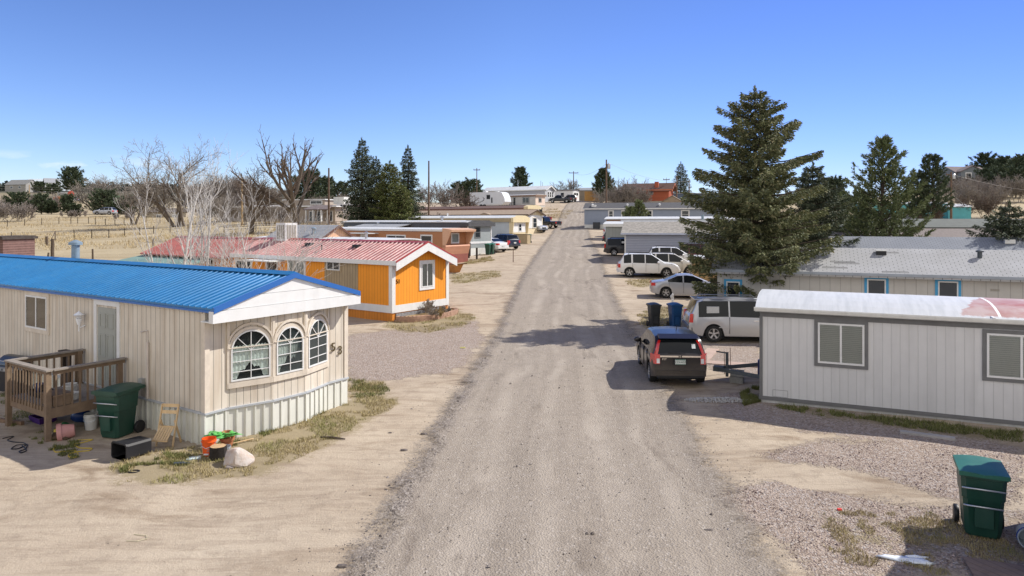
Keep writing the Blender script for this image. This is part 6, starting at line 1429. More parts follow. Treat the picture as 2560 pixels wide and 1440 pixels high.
# lattice by blue bin
p = G3(1719, 808); lt = thing("lattice_panel", "white diagonal lattice panel beside the blue bin", "lattice", tuple(p), -6)
b = MB(); wd, hg = .62, .68; ring4(b, -wd / 2, 0, wd / 2, hg, .04, -.02, .02); b.build("frame", WHITE, lt)
b = MB()
for s in (-1, 1):
    for i in range(-5, 12):
        c = -wd / 2 + i * .11; pts = []
        x0, z0 = c, 0.0; x1, z1 = c + s * hg, hg
        t0 = 0; t1 = 1
        for lim in (-wd / 2, wd / 2):
            t = (lim - x0) / (x1 - x0)
            if (x1 > x0) == (lim < 0): t0 = max(t0, t)
            else: t1 = min(t1, t)
        if t1 - t0 < .05: continue
        b.tube([(x0 + (x1 - x0) * t0, s * .006, hg * t0), (x0 + (x1 - x0) * t1, s * .006, hg * t1)], .014, 4)
b.build("lattice", WHITE, lt)
p = G3(1683, 768); b = MB(); b.tube([(0, 0, 0), (-.05, 0, .55)], .07, 5); b.blob((-.06, 0, .6), .1, .07, .14, random.Random(4), .3); o = b.build("wrapped_post", WHITE); o.location = (p.x, p.y, p.z); tag(o, "short white wrapped post behind the blue bin", "post")
# ================================================================== home 51 planter, posts
pc = Matrix.Translation((-5.83, 33.2, .05)) @ Matrix.Rotation(R(-35), 4, 'Z')
pb = thing("planter_ring", "curved planter of tan wall blocks under the orange gable", "planter", tuple(pc @ Vector((0, 0, 0))), -35)
BLKM = mat("tan_wall_block", (.36, .225, .16), .95, .2, 5)
rn = random.Random(15)
for cns, (z0, off) in enumerate(((.0, 0), (.16, .5))):
    for i in range(21):
        a = math.pi * (.02 + (i + off) / 21.5 * .96); q = 2.05; x = .04 + 1.15 * math.sin(a) ** .8; y = 2.25 - q * math.cos(a)
        a2 = a + .05; x2 = .04 + 1.15 * math.sin(a2) ** .8; y2 = 2.25 - q * math.cos(a2)
        b = MB(); b.obox((x, y, z0 + .08), (.27, .2, .152), rz=math.degrees(math.atan2(y2 - y, x2 - x))); b.build("block", BLKM, pb)
b = MB(); b.poly([(.03, .3, .24)] + [(.04 + 1.1 * math.sin(math.pi * i / 12) ** .8, 2.25 - 2.0 * math.cos(math.pi * i / 12), .25) for i in range(13)] + [(.03, 4.2, .24)]); b.build("soil", mat("straw_soil", (.27, .19, .10), .95, .3, 9), pb)
# planter box, posts, meters along the left row
ORW = mat("orange_stained_wood", (.42, .19, .06), .8, .15, 4)
p = G3(1140, 682); t = thing("planter_box", "boat shaped orange brown planter beyond the orange home", "planter", (p.x - .2, p.y + .4, p.z), -35)
b = MB(); b.loft([[(x, y, z) for x, y, z in ((-1.3, -.3, .0), (.35, -.3, .0), (1.0, .0, .72), (.35, .3, .0), (-1.3, .3, 0))], [(-1.3, -.42, .62), (.5, -.42, .62), (1.35, 0, .74), (.5, .42, .62), (-1.3, .42, .62)]]); b.build("body", ORW, t)
b = MB(); b.tube([(-1.3, -.42, .66), (.5, -.42, .68), (1.37, 0, .78)], .04, 5); b.build("rim", mat("brown_rim", (.14, .07, .035), .8), t)
p = G3(1283, 655); stake("single thin steel post standing in the dirt left of the road", "post", "marker_post", [p, p + Vector((0, 0, 1.25))], .035, RUST, 6)
for px, py, h, lb in ((1172, 645, 1.05, "dark wooden post left of the meter box"), (1192, 648, 1.1, "dark wooden post right of the meter box")):
    p = G3(px, py); b = MB(); b.box(-.09, -.09, -.2, .09, .09, h); o = b.build("fence_post", mat("dark_post", (.04, .033, .028), .9)); o.location = p; tag(o, lb, "post")
p = G3(1182, 636); t = thing("meter_pedestal", "cream and grey meter pedestal in front of the charcoal home", "meter box", (p.x, p.y + .5, p.z), -20)
b = MB(); b.box(-.25, -.2, 0, .3, .2, .85); b.build("cabinet", mat("grey_cabinet", (.22, .23, .24), .6), t); b = MB(); b.prism([(-.35, -.3, .85), (.4, -.3, .85), (.3, -.3, 1.15), (-.2, -.3, 1.15)], (0, .6, 0)); b.build("hood", CREAM, t)
p = G3(1164, 642); t = thing("storage_cabinet", "tall dark cabinet between the terracotta trailer and charcoal home", "cabinet", (p.x, p.y + .8, p.z), -35); b = MB(); b.box(-.3, -.3, 0, .35, .3, 1.35); b.build("body", mat("dark_brown_cabinet", (.06, .045, .035), .8), t); b = MB(); b.box(-.28, -.32, .05, .0, -.3, 1.3); b.box(.02, -.32, .05, .33, -.3, 1.3); b.build("door", mat("dark_brown_cabinet", (.06, .045, .035)), t)
p = G3(1305, 609); t = thing("wooden_bin_shed", "low tan wooden box shed in front of the cream home", "shed", (p.x, p.y + .3, p.z), -25); b = MB(); b.prism([(-1.1, -.5, 0), (.95, -.5, 0), (.95, -.5, 1.15), (-.85, -.5, 1.2)], (0, 1.0, 0)); b.build("body", mat("tan_box_wood", (.36, .28, .17), .85, .12, 3), t); b = MB(); b.box(-1.0, -.6, 1.2, 1.05, .6, 1.26); b.build("lid", CREAM, t)
p = G3(1122, 655); t = thing("trailer_hitch", "dark drawbar with jack at the nose of the terracotta trailer", "hitch", (p.x + .5, p.y + .6, p.z), -35); b = MB(); b.tube([(-.4, 0, .5), (.8, 0, .5)], .07, 4); b.build("drawbar", HG_, t); b = MB(); b.tube([(.6, 0, .0), (.6, 0, 1.0)], .04, 6); b.build("jack", HG_, t)
# ================================================================== utility poles and wires
def pole(px, d, py_top, label, r=.14, arm=None, box=False, m=None):
    base = gd(px, d); topz = CZ - (py_top - HY) / F * d
    T = thing("utility_pole", label, "utility pole", tuple(base), 0, "utility poles"); h = topz - base.z
    b = MB(); b.tube([(0, 0, -.5), (0, 0, h)], [r * 1.1, r * .7], 8); b.build("pole", m or POLE, T, 60)
    if arm: b = MB(); b.box(-arm, -.08, h - .55, arm, .08, h - .38); [b.lathe([(.05, 0), (.05, .2)], 6, (x, 0, h - .38)) for x in (-arm * .9, arm * .9)]; b.build("crossarm", m or POLE, T)
    if box: b = MB(); b.lathe([(.28, 0), (.3, .1), (.3, .8), (.2, .9)], 10, (.42, 0, h * .86)); b.build("transformer", METAL, T, 40)
    return base + Vector((0, 0, h - .4))
t1 = pole(1072, 108, 402, "bare utility pole right of the left spruces", .16)
t2 = pole(1192, 165, 420, "utility pole with short crossarm above the travel trailer", .13, .8)
t3 = pole(1516, 118, 399, "tall utility pole with transformer right of the road", .17, None, True)
t4 = pole(822, 108, 420, "brown utility pole right of the big bare tree", .18)
t5 = pole(2378, 121, 430, "brown utility pole with transformer on the dry bank", .2, .9, True)
t6 = pole(1434, 184, 428, "utility pole with crossarm beside the bare hilltop tree", .15, 1.3)
t7 = pole(1692, 150, 440, "dark utility pole right of the red cabin", .16)
t8 = pole(1723, 146, 448, "brown utility pole half covered by the spruce", .15)
t9 = pole(605, 112, 446, "pale straw coloured pole among the bare cottonwoods", .17, m=mat("pale_pole", (.34, .24, .13), .9, .2, 3))
t10 = pole(73, 255, 462, "distant pale pole among the far left houses", .2, m=mat("pale_pole", (.34, .24, .13)))
pole(1568, 150, 450, "thin dark mast above the brush left of the red cabin", .1)
pole(1666, 152, 444, "thin antenna mast with short arm behind the red cabin", .06, .7)
pole(1352, 180, 452, "slim mast rising behind the grey gabled home", .06)
WIRE = mat("wire_grey", (.30, .28, .26), .6)
def wire(a, c, sag, label, r=.02):
    pts = [a.lerp(c, k / 14) - Vector((0, 0, sag * 4 * (k / 14) * (1 - k / 14))) for k in range(15)]
    return stake(label, "power line", "power_line", pts, r, WIRE, 4)
wire(t5, at(2640, 482, 150), .6, "power line leaving the right pole toward the edge", .025)
wire(t5 - Vector((0, 0, 3.4)), at(2120, 500, 130), 1.5, "slack service wire left of the right pole", .02)
wire(t5 - Vector((0, 0, 3.2)), at(2475, 500, 150), 2.2, "slack service wire drooping right of the right pole", .025)
wire(t9 - Vector((0, 0, 3.5)), t4 - Vector((0, 0, 4)), .6, "service wire between the pale and brown poles", .025)
for k, py in enumerate((464, 469, 476, 487)): wire(at(-60, py, 250), at(420, py + 2, 235), .5, ["uppermost", "second", "third", "lowest"][k] + " of the far power lines over the left field", .03)
wire(t10 - Vector((0, 0, 1)), at(260, 500, 250), 1, "dim wire leaving the distant pale pole", .025)
wire(t3, t8, 1.2, "power line from the transformer pole over the slate blue home", .018)
wire(t3 - Vector((0, 0, .3)), t6, 1.2, "power line from the transformer pole up to the hilltop", .018)
# ================================================================== fences of the left field
FP = mat("old_fence_post", (.10, .075, .055), .95, .25, 6)
def px_fence(label, pts, h, kind, nr=2, name="field_fence", every=300): return fence_run(name, label, [tuple(gp(*q)[:2]) for q in pts], h, [FP if kind == 'rail' else WIRE, FP], kind, nr, every)
px_fence("wire field fence with evenly spaced thin posts in the near dry grass", [(-40, 606), (28, 602), (185, 597), (229, 596), (272, 595), (311, 590), (349, 588), (384, 584), (425, 582), (470, 580)], 1.2, 'wire', 3)
px_fence("wire field fence running below the far road bank", [(-20, 567), (18, 567), (61, 565), (104, 562), (147, 560), (177, 559), (194, 559), (221, 559), (238, 562), (263, 564), (287, 564), (310, 563), (335, 560), (365, 557), (400, 556)], 1.3, 'wire', 3)
px_fence("dark rail fence in front of the stucco ranch house", [(560, 583), (640, 579), (725, 577), (768, 576), (800, 574), (840, 572), (885, 571)], 1.2, 'rail', 3, "rail_fence")
for px, py, h, r, lb in ((117, 614, 1.15, .17, "stout short wooden post left of the leaning brace"), (131, 652, 2.2, .17, "tall split wooden post near the block ruin"), (138, 601, 1.3, .07, "thin braced fence post behind the split post"), (232, 662, 1.5, .09, "lone round post right of the roof pipe"), (383, 615, .9, .12, "short dark post left of the red hipped roof"), (121, 646, .6, .1, "broken post stub by the split post")):
    p = gp(px, py); b = MB(); rn = random.Random(px)
    b.tube([(0, 0, -.3), (rn.uniform(-.03, .03), 0, h * .5), (rn.uniform(-.05, .05), 0, h)], [r, r * .95, r * .85], 7); o = b.build("wooden_post", FP, None, 50); o.location = p; tag(o, lb, "post")
a, c = gp(138, 601), gp(126, 608); stake("leaning brace pole propped against the thin fence post", "pole", "brace_pole", [c + Vector((0, 0, .3)), a + Vector((0, 0, 1.25))], .05, FP, 5)
# clutter by the far left white house
for px, py, sx, sy, sz, col, lb, nm, ct in ((177, 500, .9, 1.5, 3.4, (.45, .06, .03), "orange red tank trailer among the far clutter", "storage_tank", "tank"), (150, 503, 2.2, 1.4, 1.6, (.42, .13, .04), "low orange machine among the far clutter", "farm_machine", "machine"), (160, 489, 3.2, 2, 1.8, (.6, .6, .6), "white box trailer among the far clutter", "box_trailer", "trailer")):
    p = gp(px, py); b = MB(); b.obox((0, 0, sz * .55), (sx * 2, sy, sz * .9)); b.blob((0, 0, sz), sx * .9, sy * .5, sz * .15, random.Random(px), .1); o = b.build("body", mat(nm + "_paint", col, .6, .2, 1)); T = thing(nm, lb, ct, tuple(p)); o.parent = T
    for x in (-sx * .6, sx * .6): w = MB(); w.lathe([(.4, -.1), (.4, .1)], 10, (0, 0, 0), 'y'); w.v = [(q[0] + x, q[1] - sy / 2, q[2] + .4) for q in w.v]; w.build("wheel", RUBBER, T)
# ================================================================== plants
def leafmat(name, dark, light, tip, sca=1.2):
    N = NT(name); v = N.coord(); i = N.island(); f = N.noise(v, sca, 4, .6)
    c = N.mix(N.ramp(N.math('ADD', N.math('MULTIPLY', i, .7), N.math('MULTIPLY', f, .8)), .35, 1.1), dark, light); c = N.mix(N.math('GREATER_THAN', i, .9), c, tip)
    N.fin(c, .75, 0, .2)
    return N.mat
SPR = leafmat("spruce_needles", (.062, .076, .04), (.21, .22, .10), (.29, .26, .14)); SPRD = leafmat("dark_spruce_needles", (.035, .05, .034), (.10, .118, .065), (.14, .14, .08))
PIN = leafmat("pine_needles", (.07, .092, .04), (.20, .23, .10), (.27, .28, .15)); JUN = leafmat("juniper_needles", (.045, .065, .02), (.145, .16, .05), (.18, .16, .08)); PIND = leafmat("dark_pine_needles", (.036, .056, .036), (.105, .132, .072), (.14, .155, .09))
BARK = mat("conifer_bark", (.075, .055, .042), .95, .3, 6, bump=.6)
def quad_leaf(b, p, d, w, rnd):
    u = d.cross(Vector((rnd.uniform(-1, 1), rnd.uniform(-1, 1), rnd.uniform(-1, 1))))
    if u.length < 1e-4: return
    u.normalize(); u *= w
    k = len(b.v); m = p + d * .45
    b.v += [tuple(p), tuple(m + u), tuple(p + d), tuple(m - u)]; b.f.append((k, k + 1, k + 2, k + 3)); b.mi.append(0)
def spruce(label, loc, H, Rm, seed, fol=SPR, dens=1.0, group="conifers", shape=.8, leaf=1.0, base=.05, name="spruce_tree", lean=0):
    rnd = random.Random(seed); T = thing(name, label, "tree", loc, rnd.uniform(0, 360), group)
    b = MB(); r = .016 * H + .03; b.tube([(0, 0, -.5), (0, 0, H * .3), (.02 * H * lean, 0, H * .7), (0, 0, H * .97)], [r * 1.2, r * .9, r * .45, .015], 8); b.build("trunk", BARK, T, 60)
    c = MB(); wood = MB(); nb = int(34 + H * 17); gold = 2.399
    nt_ = max(8, int(nb / 8.5))
    for i in range(nb):
        tier = (i // (nb / nt_)) + rnd.uniform(-.2, .2); t = min(.99, base + (1 - base) * max(0, tier / nt_) ** 1.05); az = i * gold + rnd.uniform(-.5, .5)
        prof = (1 - t) ** shape * min(1, (1 - t) / .22) ** .4
        if t < base + .15: prof *= .58 + .42 * (t - base) / .15
        L = Rm * prof * rnd.uniform(.48, 1.2) + .14 * leaf; z0 = H * t
        out = Vector((math.cos(az), math.sin(az), 0)); sl = -.24 + .44 * t + rnd.uniform(-.1, .1)
        def P(s): return out * (L * s) + Vector((0, 0, z0 + L * (sl * s + .18 * s * s)))
        if L > .5: wood.tube([P(0), P(.5), P(.96)], [.012 + .012 * L, .01 + .006 * L, .006], 3, False)
        lat = Vector((-out.y, out.x, 0))
        n = int(dens * (14 + 62 * L + 20 * L * L) / (leaf ** 1.3))
        for k in range(n):
            s = rnd.random() ** .72; w = (.30 * L * (1 - s) + .13 * leaf); u = rnd.uniform(-1, 1) * w
            p = P(s) + lat * u + Vector((0, 0, -abs(u) * .30 - rnd.random() ** 2 * (.12 * leaf + .05 * L)))
            d = (out * rnd.uniform(.2, .9) + lat * (1 if u > 0 else -1) * rnd.uniform(.1, .9) + Vector((0, 0, rnd.uniform(-.75, .2)))).normalized() * leaf * rnd.uniform(.10, .24)
            quad_leaf(c, p, d, leaf * rnd.uniform(.02, .045), rnd)
    for k in range(int(30 * dens)): quad_leaf(c, Vector((rnd.uniform(-.06, .06), rnd.uniform(-.06, .06), H * (.93 + .07 * rnd.random()))), Vector((rnd.uniform(-.5, .5), rnd.uniform(-.5, .5), 1)).normalized() * .22 * leaf, .04 * leaf, rnd)
    w = wood.build("limbs", BARK, T); c.build("crown", fol, T)
    return T
def pine(label, loc, H, Rm, seed, fol=PIN, dens=1.0, group="conifers", base=.12, leaf=1.0, name="pine_tree", shape=None):
    rnd = random.Random(seed); T = thing(name, label, "tree", loc, rnd.uniform(0, 360), group)
    b = MB(); r = .017 * H + .03; b.tube([(0, 0, -.5), (.01 * H, 0, H * .35), (-.01 * H, .01 * H, H * .7), (0, 0, H * .96)], [r * 1.2, r * .9, r * .5, .02], 8); b.build("trunk", BARK, T, 60)
    c = MB(); wood = MB(); nb = int((26 + H * 8) * dens)
    for i in range(nb):
        t = base + (1 - base) * (i / nb); az = i * 2.399 + rnd.uniform(-.6, .6)
        q = (t - base) / (1 - base); prof = (shape(q) if shape else (1 - q) ** .75 * (.75 + .25 * min(1, q / .15)))
        L = Rm * prof * rnd.uniform(.55, 1.15) + .15; out = Vector((math.cos(az), math.sin(az), 0)); sl = .1 + .6 * q + rnd.uniform(-.1, .25)
        def P(s): return out * (L * s) + Vector((0, 0, H * t + L * (sl * s * .6 + .35 * s * s)))
        wood.tube([P(0), P(.5), P(1)], [.015 + .012 * L, .012 + .006 * L, .008], 3, False)
        lat = Vector((-out.y, out.x, 0))
        for k in range(int(4 + L * 5.5 / leaf)):
            s = .28 + .72 * rnd.random() ** .8; u = rnd.uniform(-1, 1) * .34 * L * (1.1 - s)
            p = P(s) + lat * u + Vector((0, 0, rnd.uniform(-.1, .16)))
            ax = (out * .8 + lat * u * .6 + Vector((0, 0, rnd.uniform(.3, 1.1)))).normalized()
            for m in range(11):
                d = (ax + Vector((rnd.gauss(0, .55), rnd.gauss(0, .55), rnd.gauss(0, .5)))).normalized() * leaf * rnd.uniform(.2, .36)
                quad_leaf(c, p + ax * rnd.uniform(-.1, .12) * leaf, d, leaf * rnd.uniform(.022, .045), rnd)
    for k in range(40): quad_leaf(c, Vector((0, 0, H * (.94 + .05 * rnd.random()))), Vector((rnd.uniform(-.6, .6), rnd.uniform(-.6, .6), 1)).normalized() * .32 * leaf, .035 * leaf, rnd)
    wood.build("limbs", BARK, T); c.build("crown", fol, T)
    return T
TW = mat("grey_twigs", (.235, .205, .175), .95, .2, 2); TWD = mat("brown_twigs", (.12, .09, .07), .95, .2, 2); TWP = mat("mauve_twigs", (.21, .18, .16), .95, .2, 2)
COTB = mat("cottonwood_bark", (.125, .10, .078), .95, .3, 3, bump=.6)
def birchmat():
    N = NT("birch_bark"); v = N.coord(); f = N.noise(N.scale(v, (6, 6, 14)), 1.5, 4, .7); N.fin(N.mix(N.ramp(f, .56, .68), (.50, .47, .43), (.10, .085, .07)), .8, 0, .2); return N.mat
BIR = birchmat()
def grow(tr, cr, p, d, L, r, lev, maxl, rnd, K):
    """one limb: wobbling segments, side shoots, then finer levels"""
    n = 4 if lev < 2 else 3; pts = [p]; rs = [r]; q = p; dd = d.copy()
    for i in range(n):
        dd = (dd + Vector((rnd.gauss(0, K['wob']), rnd.gauss(0, K['wob']), rnd.gauss(0, K['wob']) + K['up'])) ).normalized(); q = q + dd * (L / n); pts.append(q); rs.append(max(K['rmin'], r * (1 - (1 - K['taper']) * (i + 1) / n)))
    (tr if lev < K['trunk_lev'] else cr).tube(pts, rs, (8, 6, 5, 3, 3, 3)[min(lev, 5)], False)
    if lev >= maxl: return
    nk = K['kids'][min(lev, len(K['kids']) - 1)]
    for i in range(nk):
        t = K['t0'][min(lev, len(K['t0']) - 1)] + (1 - K['t0'][min(lev, len(K['t0']) - 1)]) * (i + rnd.random() * .8) / nk; t = min(.99, t)
        k = min(n - 1, int(t * n)); pp = pts[k].lerp(pts[k + 1], t * n - k); ax = (pts[k + 1] - pts[k]).normalized()
        az = i * 2.4 + rnd.uniform(-.6, .6); u = ax.orthogonal().normalized(); w = ax.cross(u); sp = K['spread'][min(lev, len(K['spread']) - 1)] * rnd.uniform(.75, 1.25)
        nd = (ax * math.cos(sp) + (u * math.cos(az) + w * math.sin(az)) * math.sin(sp)).normalized()
        rr = rs[k] + (rs[k + 1] - rs[k]) * (t * n - k)
        grow(tr, cr, pp, nd, L * K['lr'][min(lev, len(K['lr']) - 1)] * rnd.uniform(.7, 1.15), max(K['rmin'], rr * K['rr']), lev + 1, maxl, rnd, K)
def bare_tree(label, loc, H, seed, bark, twig, K, name="bare_tree", group="bare trees", stems=((0, 0, 0, 1),), maxl=4, r=None):
    rnd = random.Random(seed); T = thing(name, label, "tree", loc, 0, group); tr = MB(); cr = MB()
    for sx, sy, ang, k in stems:
        d = Vector((math.sin(ang), .15 * math.sin(seed + ang * 9), math.cos(ang))).normalized(); grow(tr, cr, Vector((sx, sy, -.2)), d, H * K['stem'] * k, (r or .03 * H) * k, 0, maxl, rnd, K)
    tr.build("trunk", bark, T, 60); cr.build("crown", twig, T)
    return T
KB = dict(wob=.10, up=.05, taper=.45, trunk_lev=2, kids=(7, 6, 5, 4), t0=(.28, .2, .2, .2), spread=(.62, .62, .7, .7), lr=(.62, .55, .5, .5), rr=.62, rmin=.018, stem=.52)
KBIR = dict(wob=.06, up=.10, taper=.35, trunk_lev=1, kids=(9, 5, 3), t0=(.25, .15, .2), spread=(.5, .45, .5), lr=(.33, .5, .5), rr=.5, rmin=.0045, stem=.92)
KBUSH = dict(wob=.13, up=.05, taper=.4, trunk_lev=1, kids=(7, 6, 4), t0=(.2, .15, .2), spread=(.5, .55, .6), lr=(.6, .55, .5), rr=.55, rmin=.014, stem=.75)
KFAR = dict(KB, kids=(8, 7, 5), rmin=.03)
# --- conifers
sp = spruce("large olive green spruce towering over the silver sedan", tuple(gd(1888, 32.6)), 11.3, 3.95, 11, SPR, 1.75, leaf=.9, shape=.44, base=.11)
spruce("broad dark spruce directly behind the large spruce", tuple(gd(2032, 47)), 8.6, 3.3, 12, SPRD, 1.5, shape=.5)
pine("tall open pine with upright tufts behind the pale shingle roof", tuple(gd(2208, 52)), 10.6, 3.9, 13, PIN, 1.55, base=.08)
pine("dark ragged pine in front of the turquoise house, right trunk", tuple(gd(2333, 103)), 11.2, 3.0, 14, PIND, 1.2, base=.22, leaf=1.35, shape=lambda q: .85 * (1 - q) ** .45)
pine("dark ragged pine in front of the turquoise house, left trunk", tuple(gd(2294, 104)), 8.6, 2.2, 15, PIND, 1.2, base=.22, leaf=1.35, shape=lambda q: .85 * (1 - q) ** .4)
spruce("wide low juniper like spruce at the right edge", tuple(gd(2524, 44)), 5.9, 3.4, 16, SPRD, 1.2, shape=.62)
pine("short pine beside the tall open pine", tuple(gd(2150, 56)), 6.5, 2.6, 17, PIN, 1.0)
spruce("tallest spruce of the left cluster", tuple(gd(905, 101)), 14.2, 3.9, 21, SPRD, .75, leaf=1.7, shape=.75)
spruce("lower spruce just right of the tallest left spruce", tuple(gd(940, 103)), 11.6, 3.2, 22, SPRD, .7, leaf=1.7, shape=.7)
spruce("rounded olive juniper in the middle of the left cluster", tuple(gd(975, 100)), 10.8, 3.1, 23, JUN, .85, leaf=1.7, shape=.42, name="juniper_tree")
spruce("low round juniper at the right foot of the left cluster", tuple(gd(1002, 98)), 7.4, 2.7, 24, JUN, .8, leaf=1.7, shape=.4, name="juniper_tree")
spruce("slender spruce at the right of the left cluster", tuple(gd(1020, 108)), 13.6, 3.0, 25, SPRD, .75, leaf=1.7, shape=.8)
pine("lone open pine on the skyline behind the grey gabled home", tuple(gd(1301, 188)), 9.0, 3.4, 26, PIND, 1.0, base=.15, leaf=2.1, shape=lambda q: .9 * (1 - q) ** .5)
pine("dark broad pine on the skyline right of the road", tuple(gd(1508, 172)), 7.9, 3.6, 27, PIND, 1.2, base=.12, leaf=2.0)
spruce("ragged spruce on the skyline behind the red cabin", tuple(gd(1702, 172)), 9.8, 3.0, 28, SPRD, .45, leaf=2.0, shape=.7)
pine("small pine top in front of the slate blue home, taller one", tuple(gd(1597, 99)), 4.7, 1.7, 29, PIN, 1.1, leaf=1.2)
pine("small pine top in front of the slate blue home, lower one", tuple(gd(1574, 98)), 3.9, 1.5, 30, PIN, 1.0, leaf=1.2)
lowsh = lambda q: (1 - q) ** .4
for k, (px, py, H, Rr, lb) in enumerate(((44, 534, 4.6, 3.3, "widest dark pine on the far field bank"), (104, 536, 4.4, 2.4, "dark pine second from the left on the far bank"), (128, 536, 2.9, 1.6, "small dark pine close to the second bank pine"), (168, 534, 4.4, 2.0, "pointed pine in front of the far clutter"), (187, 536, 2.0, 1.5, "small bushy pine right of the pointed pine"), (302, 535, 1.9, 1.3, "small dark juniper beside the silver crossover"), (262, 524, 5.2, 4.2, "broad shadowy pine behind the silver crossover"), (318, 527, 4.0, 2.4, "dark shrub pine left of the double trunked tree"))):
    p = gd(px, 166); pine(lb, tuple(p), H, Rr, 40 + k, PIND, 1.3, "bank pines", .04, 1.5, "field_pine", lowsh)
pine("big round dark tree far behind the field", tuple(gd(180, 335)), 13.5, 6.2, 50, PIND, 1.0, "far trees", .2, 3.0, "far_tree", lowsh)
for k, (px, d, H, Rr) in enumerate(((98, 400, 6, 4.5), (132, 380, 5, 4), (52, 640, 9, 6), (17, 700, 7, 5), (770, 150, 9, 4.5), (800, 155, 7.5, 4), (845, 165, 6, 4), (1178, 176, 5.2, 3.5), (1150, 178, 4.6, 3), (2088, 120, 7.5, 3), (2066, 130, 6, 3))):
    lb = ["dark round tree beside the small white far house", "dark low tree right of the small white far house", "dark far tree above the pale barn", "small far tree at the left skyline", "green pine glimpsed through the big bare tree", "green pine right of the big bare tree trunk", "low green pine beside the stucco house", "round pine at the foot of the crossarm pole", "round pine left of the crossarm pole", "thin pine seen between spruce and open pine", "low pine seen between spruce and open pine"][k]
    pine(lb, tuple(gd(px, d)), H, Rr, 60 + k, PIND, .8, "far trees", .12, 2.2 if d < 200 else 3.5, "far_tree", lowsh)
HILLT = [(2462, 232, 11, 5.5), (2490, 236, 9, 5), (2512, 222, 9.5, 4.5), (2545, 205, 9, 5), (2555, 228, 10, 5), (2470, 196, 6.5, 4), (2505, 188, 7, 4.5), (2540, 180, 7, 5), (2435, 250, 7, 4)]
for k, (px, d, H, Rr) in enumerate(HILLT):
    pine("dark pine %s on the right hillside" % ["above the slope left of the beige house", "beside the tallest hill pine", "halfway up in front of the beige house", "lowest of the group by the edge", "behind the edge group", "in the brush under the hill house", "between brush and bank", "just over the right edge spruce", "right beside the grey hill house"][k], tuple(gd(px, d)), H, Rr, 80 + k, PIND, .8, "hillside pines", .1, 2.6, "hill_pine", lowsh)
# --- bare trees
bare_tree("clump of white barked birches behind the blue roof, thick left stem", tuple(gd(468, 27)), 7.1, 3, BIR, BIR, KBIR, "birch_tree", "birches", ((-.25, 0, -.10, 1.0), (.15, .3, .06, .9), (.75, .2, .10, .96), (1.0, 0, .3, .6)), 3, .085)
bare_tree("birch clump just left and behind the thick stemmed birches", tuple(gd(448, 29.5)), 6.8, 7, BIR, BIR, KBIR, "birch_tree", "birches", ((0, 0, -.3, .9), (.3, .1, .05, 1.0)), 3, .06)
bare_tree("small bushy birch in front of the swamp cooler", tuple(gd(652, 26.5)), 5.3, 5, BIR, BIR, dict(KBIR, kids=(11, 6, 3), t0=(.4, .15, .2), spread=(.75, .6, .5), lr=(.46, .5, .5)), "birch_tree", "birches", ((0, 0, .04, 1.0), (.05, .1, .2, .9), (0, .1, -.25, .8)), 3, .06)
bare_tree("huge wide spreading bare cottonwood before the stucco house", tuple(gd(745, 97)), 13.4, 17, COTB, TWD, dict(KB, kids=(8, 4, 4, 3), t0=(.34, .3, .25, .2), up=.07, rr=.66, spread=(.62, .45, .6, .7), lr=(1.05, .5, .45, .45), stem=.47, rmin=.022, taper=.55, wob=.08), maxl=4, r=.62, stems=((0, 0, .02, 1),))
bare_tree("bare cottonwood with vase shaped limbs left of the huge one", tuple(gd(627, 95)), 9.8, 23, COTB, TWD, dict(KB, kids=(6, 6, 5, 3), t0=(.35, .25, .2, .2), lr=(.85, .55, .5, .5), rmin=.02), maxl=4, r=.42)
bare_tree("tall leaning bare cottonwood with several dark trunks", tuple(gd(436, 121)), 13.0, 29, COTB, TW, dict(KB, kids=(6, 6, 5, 4), lr=(.6, .55, .5, .5), rmin=.02, stem=.72), maxl=4, r=.36, stems=((0, 0, -.48, 1.0), (.8, 0, -.18, 1.05), (1.6, .3, .10, .85), (0, .5, -.75, .8)))
bare_tree("double trunked bare tree at the edge of the near field", tuple(gd(334, 131)), 9.5, 31, COTB, TW, dict(KB, rmin=.02), maxl=4, r=.26, stems=((-.3, 0, -.12, 1.0), (.3, 0, .16, .95)))
bare_tree("wide bushy bare tree behind the silver crossover", tuple(gd(240, 172)), 9.8, 33, TW, TW, dict(KFAR, stem=.62), maxl=3, r=.2, stems=[(i * .5, 0, -.6 + i * .2, 1) for i in range(7)])
BG = [(398, 170, 8), (505, 165, 9), (540, 170, 10.5), (575, 175, 11.5), (602, 172, 10), (525, 118, 5), (560, 128, 5.5), (590, 132, 6), (655, 160, 8.5), (690, 165, 7), (355, 172, 6), (470, 170, 8), (800, 140, 5), (870, 150, 5), (612, 114, 4), (668, 112, 4), (705, 118, 3.6)]
protos = []
for k in range(3): protos.append(None)
names = ["left of the leaning cottonwood", "behind the right birch stems", "rising above the birch tops", "tallest in the middle brush", "behind the vase shaped cottonwood", "low in front of the white roofed trailer", "thin one in the middle brush", "dense one in the middle brush", "between the two dark cottonwoods", "under the huge cottonwood limbs", "right of the double trunked tree", "behind the leaning cottonwood", "beside the stucco house corner", "left of the spruce cluster", "at the foot of the vase shaped cottonwood", "low between the cottonwood trunks", "low at the left of the huge trunk"]
for k, (px, d, H) in enumerate(BG):
    lb = "bare brush tree " + names[k]
    if protos[k % 3] is None:
        protos[k % 3] = t = bare_tree(lb, tuple(gd(px, d)), 9.0, 50 + k, TW if k != 1 else TWP, (TW, TWP, TW)[k % 3], dict(KFAR, stem=.55), "brush_tree", "brush trees", [(i * .5 - 1.2, rs_ * .4, -.4 + i * .16, 1) for i, rs_ in enumerate((1, -1, 1, -1, 1, -1))], 3, .16)
    else:
        t = copy_tree(protos[k % 3]); t.location = gd(px, d); t["label"] = lb
    t.scale = (H / 9.0,) * 3; t.rotation_euler[2] = k * 1.3
